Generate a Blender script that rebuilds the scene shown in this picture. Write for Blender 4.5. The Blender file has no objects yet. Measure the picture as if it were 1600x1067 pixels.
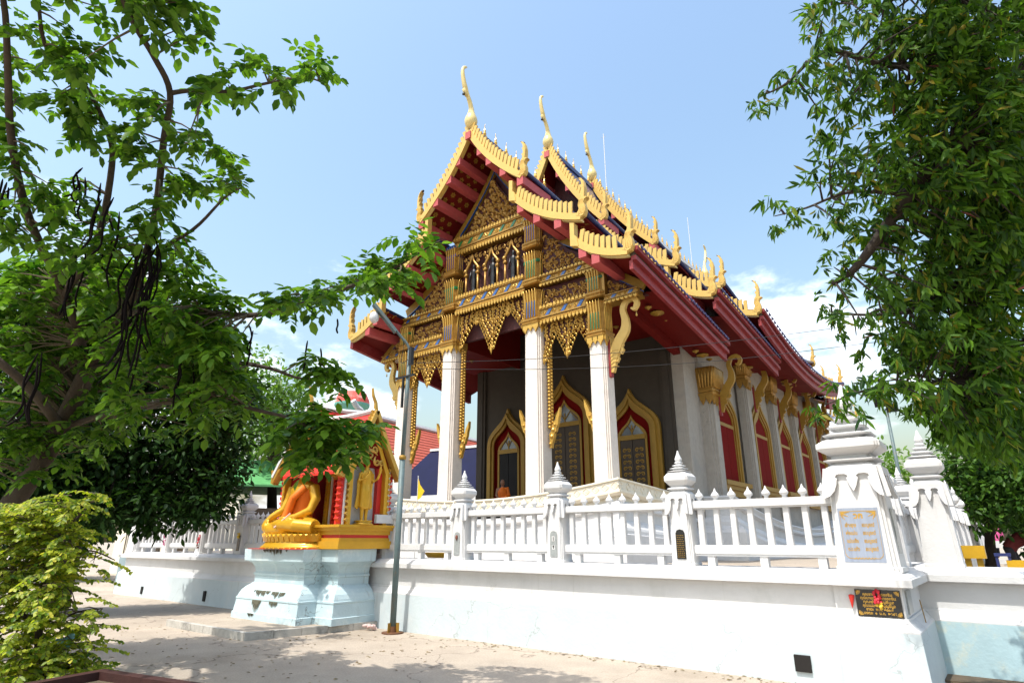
import bpy, bmesh, math, random
import numpy as np
from mathutils import Vector, Matrix
from mathutils.geometry import tessellate_polygon
random.seed(7)
R = math.radians
sc = bpy.context.scene
col = sc.collection

# ---------------------------------------------------------------- camera, sky, sun, exposure
cam_d = bpy.data.cameras.new('camera')
cam = bpy.data.objects.new('camera', cam_d)
col.objects.link(cam)
cam.location = (0, 0, 1.6)
cam.rotation_euler = (R(90 + 18.4), 0, R(38.3))
cam_d.sensor_width = 36.0
cam_d.lens = 36.0 * 937.0 / 1600.0
cam_d.clip_end = 3000
sc.camera = cam

SUN_EL, SUN_DX = R(63.0), 0.12          # light travels towards (+0.12, +1) in plan
world = bpy.data.worlds.new('World')
sc.world = world
world.use_nodes = True
wn = world.node_tree
for n in list(wn.nodes):
    wn.nodes.remove(n)
w_out = wn.nodes.new('ShaderNodeOutputWorld')
w_bg = wn.nodes.new('ShaderNodeBackground')
w_sky = wn.nodes.new('ShaderNodeTexSky')
w_sky.sky_type = 'NISHITA'
w_sky.sun_disc = False
w_sky.sun_elevation = SUN_EL
w_sky.sun_rotation = R(180) + math.atan(SUN_DX)
w_sky.air_density = 2.1
w_sky.dust_density = 4.6
w_sky.ozone_density = 5.0
w_sky.altitude = 0
w_bg.inputs['Strength'].default_value = 0.148
# scattered white clouds, low over the horizon all round
w_tc = wn.nodes.new('ShaderNodeTexCoord')
w_map = wn.nodes.new('ShaderNodeMapping')
w_map.inputs['Scale'].default_value = (3.0, 3.0, 6.5)
w_map.inputs['Location'].default_value = (0.42, 7.87, 2.67)
w_noi = wn.nodes.new('ShaderNodeTexNoise')
w_noi.inputs['Scale'].default_value = 1.35
w_noi.inputs['Detail'].default_value = 8
w_noi.inputs['Roughness'].default_value = 0.58
w_sep = wn.nodes.new('ShaderNodeSeparateXYZ')
w_el = wn.nodes.new('ShaderNodeMapRange')
w_el.inputs[1].default_value = 0.12
w_el.inputs[2].default_value = 0.70
w_el.inputs[3].default_value = 0.10
w_el.inputs[4].default_value = -0.13
w_add = wn.nodes.new('ShaderNodeMath')
w_add.operation = 'ADD'
w_ramp = wn.nodes.new('ShaderNodeMapRange')
w_ramp.interpolation_type = 'SMOOTHSTEP'
w_ramp.inputs[1].default_value = 0.575
w_ramp.inputs[2].default_value = 0.76
w_ramp.inputs[3].default_value = 0.0
w_ramp.inputs[4].default_value = 0.85
w_mix = wn.nodes.new('ShaderNodeMix')
w_mix.data_type = 'RGBA'
w_mix.inputs['B'].default_value = (8.6, 8.8, 9.2, 1)
L = wn.links.new
L(w_tc.outputs['Generated'], w_map.inputs['Vector'])
L(w_map.outputs['Vector'], w_noi.inputs['Vector'])
L(w_tc.outputs['Generated'], w_sep.inputs['Vector'])
L(w_sep.outputs['Z'], w_el.inputs[0])
L(w_noi.outputs['Fac'], w_add.inputs[0])
L(w_el.outputs[0], w_add.inputs[1])
L(w_add.outputs[0], w_ramp.inputs[0])
L(w_ramp.outputs[0], w_mix.inputs['Factor'])
L(w_sky.outputs['Color'], w_mix.inputs['A'])
L(w_mix.outputs['Result'], w_bg.inputs['Color'])
L(w_bg.outputs['Background'], w_out.inputs['Surface'])

sun_d = bpy.data.lights.new('sun', 'SUN')
sun = bpy.data.objects.new('sun', sun_d)
col.objects.link(sun)
sun_d.energy = 2.95
sun_d.angle = R(0.55)
sun_d.color = (1.0, 0.955, 0.88)
_h = math.hypot(SUN_DX, 1)
_dir = Vector((SUN_DX / _h * math.cos(SUN_EL), 1 / _h * math.cos(SUN_EL), -math.sin(SUN_EL)))
sun.rotation_euler = _dir.to_track_quat('-Z', 'Y').to_euler()
sun.location = -_dir * 60
sc.view_settings.view_transform = 'Standard'
sc.view_settings.look = 'None'
sc.view_settings.gamma = 1.0
sc.view_settings.use_curve_mapping = False
sc.view_settings.exposure = 0.87
sc.cycles.max_bounces = 6
sc.cycles.diffuse_bounces = 2
sc.cycles.transparent_max_bounces = 6

# ---------------------------------------------------------------- helpers
_F, _TH, _AZ = 937.0, R(18.4), R(38.3)
_fh = Vector((-math.sin(_AZ), math.cos(_AZ), 0)); _rt = Vector((math.cos(_AZ), math.sin(_AZ), 0)); _up = Vector((0, 0, 1))
_fw = _fh * math.cos(_TH) + _up * math.sin(_TH); _cu = -_fh * math.sin(_TH) + _up * math.cos(_TH)
CAM = Vector((0, 0, 1.6))
def ray(x, y): return _fw * _F + _rt * (x - 800) + _cu * (533.5 - y)
def at(x, y, d): return CAM + ray(x, y).normalized() * d
def atY(x, y, Y): r = ray(x, y); return CAM + r * (Y / r.y)
def atX(x, y, X): r = ray(x, y); return CAM + r * (X / r.x)
def atZ(x, y, z): r = ray(x, y); return CAM + r * ((z - 1.6) / r.z)

def V(*a): return Vector(a)
WORLD = {}
I4 = Matrix.Identity(4)
def T(x, y, z): return Matrix.Translation((x, y, z))
def RZ(a): return Matrix.Rotation(a, 4, 'Z')
def RX(a): return Matrix.Rotation(a, 4, 'X')
def RY(a): return Matrix.Rotation(a, 4, 'Y')
def SC(x, y=None, z=None):
    y = x if y is None else y; z = x if z is None else z
    return Matrix.Diagonal((x, y, z, 1))

def tag(o, label=None, cat=None, group=None, kind=None):
    if label: o['label'] = label
    if cat: o['category'] = cat
    if group: o['group'] = group
    if kind: o['kind'] = kind
    return o
def put(name, data, parent=None, M=None):
    o = bpy.data.objects.new(name, data)
    col.objects.link(o)
    M = M or I4
    if parent is not None:
        o.parent = parent
        o.matrix_parent_inverse = WORLD[parent].inverted()
    o.matrix_basis = M
    WORLD[o] = M
    return o
def thing(name, loc, label, cat, group=None):
    o = put(name, None, None, T(*loc))
    o.empty_display_size = 0.2
    return tag(o, label, cat, group)

class MB:
    def __init__(s): s.v = []; s.f = []
    def add(s, vs, fs):
        b = len(s.v)
        s.v.extend([tuple(p) for p in vs])
        s.f.extend([tuple(i + b for i in f) for f in fs])
        return s
    def merge(s, o, M=None):
        vs = [tuple(M @ Vector(p)) for p in o.v] if M else o.v
        return s.add(vs, o.f)
    def box(s, x0, x1, y0, y1, z0, z1, M=None):
        vs = [Vector((x, y, z)) for z in (z0, z1) for y in (y0, y1) for x in (x0, x1)]
        if M: vs = [M @ p for p in vs]
        return s.add(vs, [(0, 2, 3, 1), (4, 5, 7, 6), (0, 1, 5, 4), (2, 6, 7, 3), (0, 4, 6, 2), (1, 3, 7, 5)])
    def bar(s, a, b, w, h=None):                     # box along a-b
        a, b = Vector(a), Vector(b); h = h or w
        d = (b - a); ln = d.length
        M = Matrix.Translation(a) @ d.to_track_quat('X', 'Z').to_matrix().to_4x4()
        return s.box(0, ln, -w / 2, w / 2, -h / 2, h / 2, M)
    def loft(s, rings, cap=True, closed=True):
        n = len(rings[0]); b = len(s.v)
        for r in rings: s.v.extend([tuple(p) for p in r])
        for i in range(len(rings) - 1):
            for j in range(n if closed else n - 1):
                k = (j + 1) % n
                s.f.append((b + i * n + j, b + i * n + k, b + (i + 1) * n + k, b + (i + 1) * n + j))
        if cap and closed:
            s.f.append(tuple(b + j for j in range(n))[::-1])
            e = b + (len(rings) - 1) * n
            s.f.append(tuple(e + j for j in range(n)))
        return s
    def sq(s, cx, cy, lv, ch=0.18, rd=None, M=None):
        """stack of chamfered (ch) or redented (rd) square rings: lv = [(half width, z)]"""
        rings = []
        for w, z in lv:
            if rd:
                a, c = w, w * (1 - rd); e = w * (1 - rd * 0.5)
                q = [(a, c), (e, c), (e, e), (c, e), (c, a)]
                q = [(a, c), (e, c), (e, e), (c, e), (c, a)]
            else:
                c = w * (1 - ch); q = [(w, c), (c, w)]
            ring = []
            for k in range(4):
                cs, sn = [(1, 0), (0, 1), (-1, 0), (0, -1)][k]
                ring += [Vector((cx + x * cs - y * sn, cy + x * sn + y * cs, z)) for x, y in q]
            rings.append([M @ p for p in ring] if M else ring)
        return s.loft(rings)
    def lathe(s, cx, cy, lv, n=16, M=None, z=0):
        rings = []
        for r, h in lv:
            ring = [Vector((cx + r * math.cos(6.28319 * j / n), cy + r * math.sin(6.28319 * j / n), z + h)) for j in range(n)]
            rings.append([M @ p for p in ring] if M else ring)
        return s.loft(rings)
    def tube(s, pts, rad, n=6):
        pts = [Vector(p) for p in pts]
        if not hasattr(rad, '__len__'): rad = [rad] * len(pts)
        rings = []
        ref = None
        for i, p in enumerate(pts):
            d = (pts[min(i + 1, len(pts) - 1)] - pts[max(i - 1, 0)])
            d = d.normalized() if d.length > 1e-9 else Vector((0, 0, 1))
            if ref is None:
                ref = Vector((0, 0, 1)) if abs(d.z) < 0.9 else Vector((1, 0, 0))
            a = d.cross(ref).normalized(); bb = d.cross(a).normalized()
            ref = bb.cross(d).normalized() if abs(bb.cross(d).length) > 1e-6 else ref
            ref = -bb
            rings.append([p + (a * math.cos(6.28319 * j / n) + bb * math.sin(6.28319 * j / n)) * rad[i] for j in range(n)])
        return s.loft(rings)
    def prism(s, poly, fn, t0, t1, inset=0.0):
        """2-D polygon poly extruded from depth t0 to t1; fn(u, v, t) -> 3-D point"""
        n = len(poly)
        tri = tessellate_polygon([[Vector((p[0], p[1], 0)) for p in poly]])
        cx = sum(p[0] for p in poly) / n; cy = sum(p[1] for p in poly) / n
        b = len(s.v)
        s.v.extend([tuple(fn(p[0], p[1], t0)) for p in poly])
        s.v.extend([tuple(fn(cx + (p[0] - cx) * (1 - inset), cy + (p[1] - cy) * (1 - inset), t1)) for p in poly])
        for t in tri:
            s.f.append((b + t[0], b + t[1], b + t[2])); s.f.append((b + n + t[2], b + n + t[1], b + n + t[0]))
        for j in range(n):
            k = (j + 1) % n
            s.f.append((b + j, b + k, b + n + k, b + n + j))
        return s
    def ring(s, outer, inner, fn, t0, t1):
        """frame between two outlines of equal length (open at the foot)"""
        n = len(outer); b = len(s.v)
        for pl, t in ((outer, t0), (inner, t0), (inner, t1), (outer, t1)):
            s.v.extend([tuple(fn(p[0], p[1], t)) for p in pl])
        for j in range(n - 1):
            for a in range(4):
                c = (a + 1) % 4
                s.f.append((b + a * n + j, b + a * n + j + 1, b + c * n + j + 1, b + c * n + j))
        s.f.append((b, b + n, b + 2 * n, b + 3 * n)); s.f.append((b + n - 1, b + 2 * n - 1, b + 3 * n - 1, b + 4 * n - 1))
        return s
    def strip(s, pts, wid, fn, t0, t1):
        """flat ribbon of varying width along a 2-D centre line, extruded t0..t1"""
        Lp, Rp = [], []
        for i, p in enumerate(pts):
            a = pts[max(i - 1, 0)]; c = pts[min(i + 1, len(pts) - 1)]
            dx, dy = c[0] - a[0], c[1] - a[1]; l = math.hypot(dx, dy) or 1
            nx, ny = -dy / l, dx / l; w = wid[i] / 2
            Lp.append((p[0] + nx * w, p[1] + ny * w)); Rp.append((p[0] - nx * w, p[1] - ny * w))
        return s.ring(Lp, Rp, fn, t0, t1)
    def sweep(s, path, prof, zf=None, closed=False):
        """profile (outward offset, z) carried along a plan path; outward = right of travel"""
        n = len(path); rings = []
        for i, p in enumerate(path):
            if closed: a, c = path[i - 1], path[(i + 1) % n]
            else: a, c = path[max(i - 1, 0)], path[min(i + 1, n - 1)]
            def nr(q, r):
                dx, dy = r[0] - q[0], r[1] - q[1]; l = math.hypot(dx, dy)
                return (dy / l, -dx / l) if l > 1e-9 else None
            n1, n2 = nr(a, p), nr(p, c)
            n1 = n1 or n2; n2 = n2 or n1
            mx, my = n1[0] + n2[0], n1[1] + n2[1]
            k = 1 + n1[0] * n2[0] + n1[1] * n2[1]
            mx, my = mx / k, my / k
            dz = zf(i) if zf else 0
            rings.append([Vector((p[0] + mx * o, p[1] + my * o, z + dz)) for o, z in prof])
        if closed: rings.append(rings[0])
        return s.loft(rings, cap=False, closed=False)
    def mesh(s, name, mat, smooth=False):
        m = bpy.data.meshes.new(name)
        m.from_pydata(s.v, [], s.f)
        if mat: m.materials.append(mat)
        if smooth: m.shade_smooth()
        m.validate()
        bm = bmesh.new(); bm.from_mesh(m)
        bmesh.ops.recalc_face_normals(bm, faces=bm.faces)
        bm.to_mesh(m); bm.free()
        return m
    def build(s, name, mat, parent=None, smooth=False, M=None, kind=None):
        o = put(name, s.mesh(name, mat, smooth), parent, M)
        if kind: o['kind'] = kind
        return o

def bez(a, b, c, n):
    return [((1 - t) ** 2 * a[0] + 2 * t * (1 - t) * b[0] + t * t * c[0], (1 - t) ** 2 * a[1] + 2 * t * (1 - t) * b[1] + t * t * c[1]) for t in [i / n for i in range(n + 1)]]
def spline(pts, n=6):                                   # Catmull-Rom, any dimension
    P = [Vector(p) for p in pts]; out = []
    for i in range(len(P) - 1):
        p0, p1, p2, p3 = P[max(i - 1, 0)], P[i], P[i + 1], P[min(i + 2, len(P) - 1)]
        for k in range(n):
            t = k / n
            out.append(0.5 * ((2 * p1) + (p2 - p0) * t + (2 * p0 - 5 * p1 + 4 * p2 - p3) * t * t + (3 * p1 - p0 - 3 * p2 + p3) * t ** 3))
    out.append(P[-1])
    return out
def inpoly(x, y, poly):
    c = False; n = len(poly)
    for i in range(n):
        x1, y1 = poly[i]; x2, y2 = poly[i - 1]
        if (y1 > y) != (y2 > y) and x < (x2 - x1) * (y - y1) / (y2 - y1) + x1: c = not c
    return c

# ---------------------------------------------------------------- materials
MT = {}
def mat(name, c, rough=0.6, metal=0.0, var=0.12, scale=6.0, bump=0.0, bscale=60.0, c2=None, c2amt=0.5, c2scale=2.0, stretch=(1, 1, 1), spec=0.4, island=0.0):
    m = bpy.data.materials.new(name); m.use_nodes = True
    nt = m.node_tree; N = nt.nodes; K = nt.links.new
    b = N['Principled BSDF']
    b.inputs['Roughness'].default_value = rough; b.inputs['Metallic'].default_value = metal
    b.inputs['Specular IOR Level'].default_value = spec
    g = N.new('ShaderNodeNewGeometry'); mp = N.new('ShaderNodeMapping'); mp.inputs['Scale'].default_value = stretch
    K(g.outputs['Position'], mp.inputs['Vector'])
    no = N.new('ShaderNodeTexNoise'); no.inputs['Scale'].default_value = scale; no.inputs['Detail'].default_value = 6; no.inputs['Roughness'].default_value = 0.65
    K(mp.outputs['Vector'], no.inputs['Vector'])
    r = N.new('ShaderNodeMapRange'); r.inputs[1].default_value = 0.25; r.inputs[2].default_value = 0.75
    r.inputs[3].default_value = 1 - var; r.inputs[4].default_value = 1 + var
    K(no.outputs['Fac'], r.inputs[0])
    hs = N.new('ShaderNodeMix'); hs.data_type = 'RGBA'; hs.blend_type = 'MULTIPLY'; hs.inputs['Factor'].default_value = 1
    hs.inputs['A'].default_value = (*c, 1)
    K(r.outputs[0], hs.inputs['B'])
    out = hs.outputs['Result']
    if c2:
        n2 = N.new('ShaderNodeTexNoise'); n2.inputs['Scale'].default_value = c2scale; n2.inputs['Detail'].default_value = 9; n2.inputs['Roughness'].default_value = 0.72
        K(mp.outputs['Vector'], n2.inputs['Vector'])
        r2 = N.new('ShaderNodeMapRange'); r2.interpolation_type = 'SMOOTHSTEP'
        r2.inputs[1].default_value = 0.50; r2.inputs[2].default_value = 0.68; r2.inputs[3].default_value = 0; r2.inputs[4].default_value = c2amt
        K(n2.outputs['Fac'], r2.inputs[0])
        mx = N.new('ShaderNodeMix'); mx.data_type = 'RGBA'; mx.inputs['B'].default_value = (*c2, 1)
        K(r2.outputs[0], mx.inputs['Factor']); K(out, mx.inputs['A']); out = mx.outputs['Result']
    if island:
        ri = N.new('ShaderNodeMapRange'); ri.inputs[3].default_value = 1 - island; ri.inputs[4].default_value = 1 + island
        K(g.outputs['Random Per Island'], ri.inputs[0])
        m3 = N.new('ShaderNodeMix'); m3.data_type = 'RGBA'; m3.blend_type = 'MULTIPLY'; m3.inputs['Factor'].default_value = 1
        K(out, m3.inputs['A']); K(ri.outputs[0], m3.inputs['B']); out = m3.outputs['Result']
    K(out, b.inputs['Base Color'])
    if bump:
        bn = N.new('ShaderNodeTexNoise'); bn.inputs['Scale'].default_value = bscale; bn.inputs['Detail'].default_value = 4
        K(g.outputs['Position'], bn.inputs['Vector'])
        bp = N.new('ShaderNodeBump'); bp.inputs['Strength'].default_value = bump; bp.inputs['Distance'].default_value = 0.02
        K(bn.outputs['Fac'], bp.inputs['Height']); K(bp.outputs['Normal'], b.inputs['Normal'])
    MT[name] = m
    return m
def leafmat(name, c, c2, trans=0.45, spec=0.35, rough=0.45, yellow=None):
    m = bpy.data.materials.new(name); m.use_nodes = True
    nt = m.node_tree; N = nt.nodes; K = nt.links.new
    b = N['Principled BSDF']; b.inputs['Roughness'].default_value = rough; b.inputs['Specular IOR Level'].default_value = spec
    g = N.new('ShaderNodeNewGeometry')
    rp = N.new('ShaderNodeValToRGB')
    rp.color_ramp.elements[0].color = (*c, 1); rp.color_ramp.elements[1].color = (*c2, 1)
    rp.color_ramp.elements[1].position = 0.9
    if yellow:
        e = rp.color_ramp.elements.new(0.993); e.color = (*yellow, 1)
    K(g.outputs['Random Per Island'], rp.inputs['Fac'])
    K(rp.outputs['Color'], b.inputs['Base Color'])
    tr = N.new('ShaderNodeBsdfTranslucent')
    mg = N.new('ShaderNodeMix'); mg.data_type = 'RGBA'; mg.blend_type = 'MULTIPLY'; mg.inputs['Factor'].default_value = 1
    mg.inputs['B'].default_value = (1.5, 1.6, 0.55, 1)
    K(rp.outputs['Color'], mg.inputs['A']); K(mg.outputs['Result'], tr.inputs['Color'])
    ms = N.new('ShaderNodeMixShader'); ms.inputs['Fac'].default_value = trans
    K(b.outputs[0], ms.inputs[1]); K(tr.outputs[0], ms.inputs[2])
    K(ms.outputs[0], N['Material Output'].inputs['Surface'])
    MT[name] = m
    return m

mat('white', (0.605, 0.605, 0.605), 0.55, var=0.05, scale=3, bump=0.15, bscale=25, c2=(0.47, 0.48, 0.46), c2amt=0.4, c2scale=1.3)
mat('dado', (0.49, 0.56, 0.585), 0.6, var=0.06, scale=2.5, bump=0.2, bscale=20, c2=(0.555, 0.585, 0.585), c2amt=0.7, c2scale=0.9)
mat('dado_worn', (0.36, 0.50, 0.54), 0.65, var=0.10, scale=3, bump=0.2, bscale=20, c2=(0.60, 0.58, 0.44), c2amt=0.7, c2scale=2.2)
mat('aqua', (0.47, 0.60, 0.64), 0.6, var=0.07, scale=4, bump=0.2, bscale=25, c2=(0.72, 0.76, 0.74), c2amt=0.6, c2scale=2.0)
mat('mould', (0.10, 0.10, 0.07), 0.9, var=0.4, scale=30)
mat('cream', (0.66, 0.60, 0.54), 0.7, var=0.07, scale=12, bump=0.25, bscale=90, c2=(0.50, 0.42, 0.37), c2amt=0.35, c2scale=2.5)
mat('porch_shaded', (0.048, 0.038, 0.028), 0.75, var=0.14, scale=5, bump=0.2, bscale=60, c2=(0.035, 0.03, 0.026), c2amt=0.5, c2scale=1.0)  # darker copy of the plaster, with the porch's shade put into its colour
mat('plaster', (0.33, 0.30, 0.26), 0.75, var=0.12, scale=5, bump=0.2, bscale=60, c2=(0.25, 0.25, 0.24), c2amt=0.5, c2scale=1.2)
mat('ivory', (0.72, 0.66, 0.53), 0.6, var=0.06, scale=8, bump=0.15, bscale=40)
mat('gold', (0.36, 0.20, 0.04), 0.36, 0.45, var=0.22, scale=9, spec=0.5, c2=(0.30, 0.13, 0.02), c2amt=0.6, c2scale=7)
mat('goldb', (0.54, 0.32, 0.06), 0.32, 0.4, var=0.15, scale=9, spec=0.5)
mat('yellow', (0.58, 0.38, 0.10), 0.40, 0.15, var=0.08, scale=4, bump=0.08, bscale=30, c2=(0.60, 0.40, 0.12), c2amt=0.4, c2scale=2.5)
mat('pale_gold', (0.66, 0.52, 0.22), 0.38, 0.05, var=0.10, scale=4)
mat('ochre', (0.30, 0.17, 0.022), 0.5, 0.15, var=0.12, scale=5, c2=(0.34, 0.17, 0.02), c2amt=0.4, c2scale=3)
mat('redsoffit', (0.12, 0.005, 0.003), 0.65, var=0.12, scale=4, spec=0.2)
mat('purlin', (0.40, 0.07, 0.07), 0.55, var=0.15, scale=5)
mat('red', (0.23, 0.022, 0.024), 0.5, var=0.12, scale=3, c2=(0.36, 0.10, 0.10), c2amt=0.35, c2scale=1.8)
mat('redback', (0.05, 0.006, 0.005), 0.6, var=0.15)
mat('redpanel', (0.15, 0.004, 0.003), 0.8, var=0.10, spec=0.1)
mat('redbright', (0.60, 0.03, 0.02), 0.45, var=0.08)
mat('tile', (0.030, 0.038, 0.11), 0.25, var=0.35, scale=10, island=0.4)
mat('tile_end', (0.05, 0.05, 0.17), 0.2, var=0.3, spec=0.6)
mat('blueglass', (0.02, 0.09, 0.30), 0.15, var=0.35, scale=40, spec=0.7)
mat('greenglass', (0.015, 0.15, 0.04), 0.15, var=0.35, scale=40, spec=0.7)
mat('purpleglass', (0.10, 0.07, 0.24), 0.15, var=0.35, scale=40, spec=0.7)
mat('bronze', (0.012, 0.013, 0.014), 0.4, 0.2, var=0.2)
mat('darkwood', (0.05, 0.032, 0.018), 0.5, var=0.25)
mat('darkvoid', (0.012, 0.010, 0.009), 0.8)
mat('marble', (0.27, 0.31, 0.39), 0.35, var=0.16, scale=5, stretch=(6, 1, 0.6), c2=(0.22, 0.25, 0.33), c2amt=0.5, c2scale=1.6)
mat('granite', (0.012, 0.013, 0.013), 0.15, var=0.3, scale=80, spec=0.6)
mat('steel', (0.10, 0.145, 0.15), 0.55, 0.1, var=0.2, scale=6, c2=(0.24, 0.14, 0.08), c2amt=0.35, c2scale=4)
mat('rust', (0.12, 0.05, 0.02), 0.8, var=0.3)
mat('black', (0.012, 0.012, 0.013), 0.5)
mat('bark', (0.05, 0.036, 0.024), 0.85, var=0.3, scale=14, bump=0.5, bscale=30)
mat('barkdark', (0.035, 0.025, 0.018), 0.85, var=0.3, scale=14, bump=0.5, bscale=30)
mat('twig', (0.10, 0.075, 0.045), 0.8, var=0.2)
mat('pod', (0.008, 0.006, 0.006), 0.9, var=0.3, spec=0.05)
mat('podbrown', (0.16, 0.05, 0.03), 0.6, var=0.3)
mat('orange', (0.75, 0.16, 0.01), 0.65, var=0.08)
mat('skin', (0.30, 0.15, 0.09), 0.55)
mat('goldpaint', (0.60, 0.33, 0.022), 0.30, 0.30, var=0.10, scale=5, spec=0.5)
mat('roofgreen', (0.10, 0.30, 0.11), 0.4, var=0.2, scale=4)
mat('roofred', (0.42, 0.085, 0.045), 0.55, var=0.15, scale=2)
mat('roofblue', (0.0045, 0.005, 0.030), 0.6, var=0.2, scale=2, spec=0.15)
mat('towergreen', (0.10, 0.30, 0.24), 0.6, var=0.12, scale=0.4, c2=(0.2, 0.32, 0.28), c2amt=0.5, c2scale=0.3)
mat('towerred', (0.55, 0.08, 0.06), 0.6, var=0.1, scale=0.4, c2=(0.62, 0.45, 0.40), c2amt=0.8, c2scale=0.5)
mat('flag', (0.80, 0.55, 0.02), 0.7)
mat('yplastic', (0.50, 0.29, 0.015), 0.35)
mat('bluepaint', (0.02, 0.03, 0.12), 0.5)
mat('cloth_red', (0.10, 0.01, 0.012), 0.8)
mat('cloth_dark', (0.015, 0.015, 0.02), 0.8)
mat('garland_red', (0.62, 0.03, 0.05), 0.6, var=0.3, scale=40)
mat('garland_yellow', (0.75, 0.50, 0.04), 0.6, var=0.3, scale=40)
mat('pink', (0.65, 0.10, 0.28), 0.6, var=0.2)
mat('plasticbag', (0.62, 0.45, 0.42), 0.3, var=0.3, scale=20)
mat('hair', (0.01, 0.008, 0.007), 0.6)
mat('glass', (0.16, 0.17, 0.19), 0.08, var=0.1, spec=0.8)
mat('photo_tile', (0.28, 0.30, 0.30), 0.3, var=0.25, scale=30)
mat('planter', (0.045, 0.014, 0.011), 0.7, var=0.25, scale=8, bump=0.3)
mat('kerb', (0.44, 0.42, 0.38), 0.8, var=0.25, scale=6, c2=(0.09, 0.09, 0.085), c2amt=0.8, c2scale=1.4, bump=0.3)
leafmat('leaf_big', (0.017, 0.065, 0.007), (0.13, 0.25, 0.026), 0.40, spec=0.2)
leafmat('leaf_dark', (0.006, 0.022, 0.005), (0.024, 0.062, 0.010), 0.25, spec=0.15, rough=0.6)
leafmat('leaf_mid', (0.010, 0.04, 0.007), (0.075, 0.16, 0.022), 0.34, spec=0.2)
leafmat('leaf_light', (0.06, 0.14, 0.02), (0.13, 0.23, 0.04), 0.4)
leafmat('leaf_long', (0.010, 0.040, 0.006), (0.10, 0.205, 0.020), 0.40, spec=0.2, yellow=(0.22, 0.18, 0.02))
leafmat('leaf_bush', (0.07, 0.15, 0.010), (0.40, 0.44, 0.04), 0.45, yellow=(0.55, 0.50, 0.08))

def weather(name, streak=0.35, crack=0.55, col_=(0.20, 0.20, 0.17)):
    """rain streaks, blotches and hairline cracks over an existing paint material"""
    nt = MT[name].node_tree; N = nt.nodes; K = nt.links.new
    b = N['Principled BSDF']; src = b.inputs['Base Color'].links[0].from_socket
    g = N.new('ShaderNodeNewGeometry')
    mp = N.new('ShaderNodeMapping'); mp.inputs['Scale'].default_value = (9, 9, 0.55); K(g.outputs['Position'], mp.inputs['Vector'])
    n1 = N.new('ShaderNodeTexNoise'); n1.inputs['Scale'].default_value = 1.0; n1.inputs['Detail'].default_value = 6; n1.inputs['Roughness'].default_value = 0.7
    K(mp.outputs['Vector'], n1.inputs['Vector'])
    n2 = N.new('ShaderNodeTexNoise'); n2.inputs['Scale'].default_value = 0.9; n2.inputs['Detail'].default_value = 3; K(g.outputs['Position'], n2.inputs['Vector'])
    r1 = N.new('ShaderNodeMapRange'); r1.interpolation_type = 'SMOOTHSTEP'; r1.inputs[1].default_value = 0.54; r1.inputs[2].default_value = 0.78; r1.inputs[4].default_value = streak; K(n1.outputs['Fac'], r1.inputs[0])
    r2 = N.new('ShaderNodeMapRange'); r2.interpolation_type = 'SMOOTHSTEP'; r2.inputs[1].default_value = 0.42; r2.inputs[2].default_value = 0.62; K(n2.outputs['Fac'], r2.inputs[0])
    mu = N.new('ShaderNodeMath'); mu.operation = 'MULTIPLY'; K(r1.outputs[0], mu.inputs[0]); K(r2.outputs[0], mu.inputs[1])
    mx = N.new('ShaderNodeMix'); mx.data_type = 'RGBA'; mx.inputs['B'].default_value = (*col_, 1); K(mu.outputs[0], mx.inputs['Factor']); K(src, mx.inputs['A'])
    wv = N.new('ShaderNodeTexNoise'); wv.inputs['Scale'].default_value = 2.2; wv.inputs['Detail'].default_value = 5; K(g.outputs['Position'], wv.inputs['Vector'])
    ad = N.new('ShaderNodeMix'); ad.data_type = 'RGBA'; ad.blend_type = 'LINEAR_LIGHT'; ad.inputs['Factor'].default_value = 0.5; K(g.outputs['Position'], ad.inputs['A']); K(wv.outputs['Color'], ad.inputs['B'])
    vo = N.new('ShaderNodeTexVoronoi'); vo.feature = 'DISTANCE_TO_EDGE'; vo.inputs['Scale'].default_value = 0.75; K(ad.outputs['Result'], vo.inputs['Vector'])
    r3 = N.new('ShaderNodeMapRange'); r3.inputs[1].default_value = 0.002; r3.inputs[2].default_value = 0.007; r3.inputs[3].default_value = crack; r3.inputs[4].default_value = 0; K(vo.outputs['Distance'], r3.inputs[0])
    n3 = N.new('ShaderNodeTexNoise'); n3.inputs['Scale'].default_value = 0.8; K(g.outputs['Position'], n3.inputs['Vector'])
    r4 = N.new('ShaderNodeMapRange'); r4.interpolation_type = 'SMOOTHSTEP'; r4.inputs[1].default_value = 0.54; r4.inputs[2].default_value = 0.60; K(n3.outputs['Fac'], r4.inputs[0])
    m2 = N.new('ShaderNodeMath'); m2.operation = 'MULTIPLY'; K(r3.outputs[0], m2.inputs[0]); K(r4.outputs[0], m2.inputs[1])
    m3 = N.new('ShaderNodeMix'); m3.data_type = 'RGBA'; m3.inputs['B'].default_value = (0.12, 0.11, 0.10, 1); K(m2.outputs[0], m3.inputs['Factor']); K(mx.outputs['Result'], m3.inputs['A'])
    K(m3.outputs['Result'], b.inputs['Base Color'])
weather('white', 0.32, 0.18, (0.32, 0.32, 0.29)); weather('dado', 0.40, 0.34); weather('dado_worn', 0.75, 0.8, (0.10, 0.11, 0.09)); weather('aqua', 0.6, 0.6, (0.16, 0.17, 0.13)); weather('plaster', 0.5, 0.4, (0.12, 0.11, 0.10))

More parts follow.
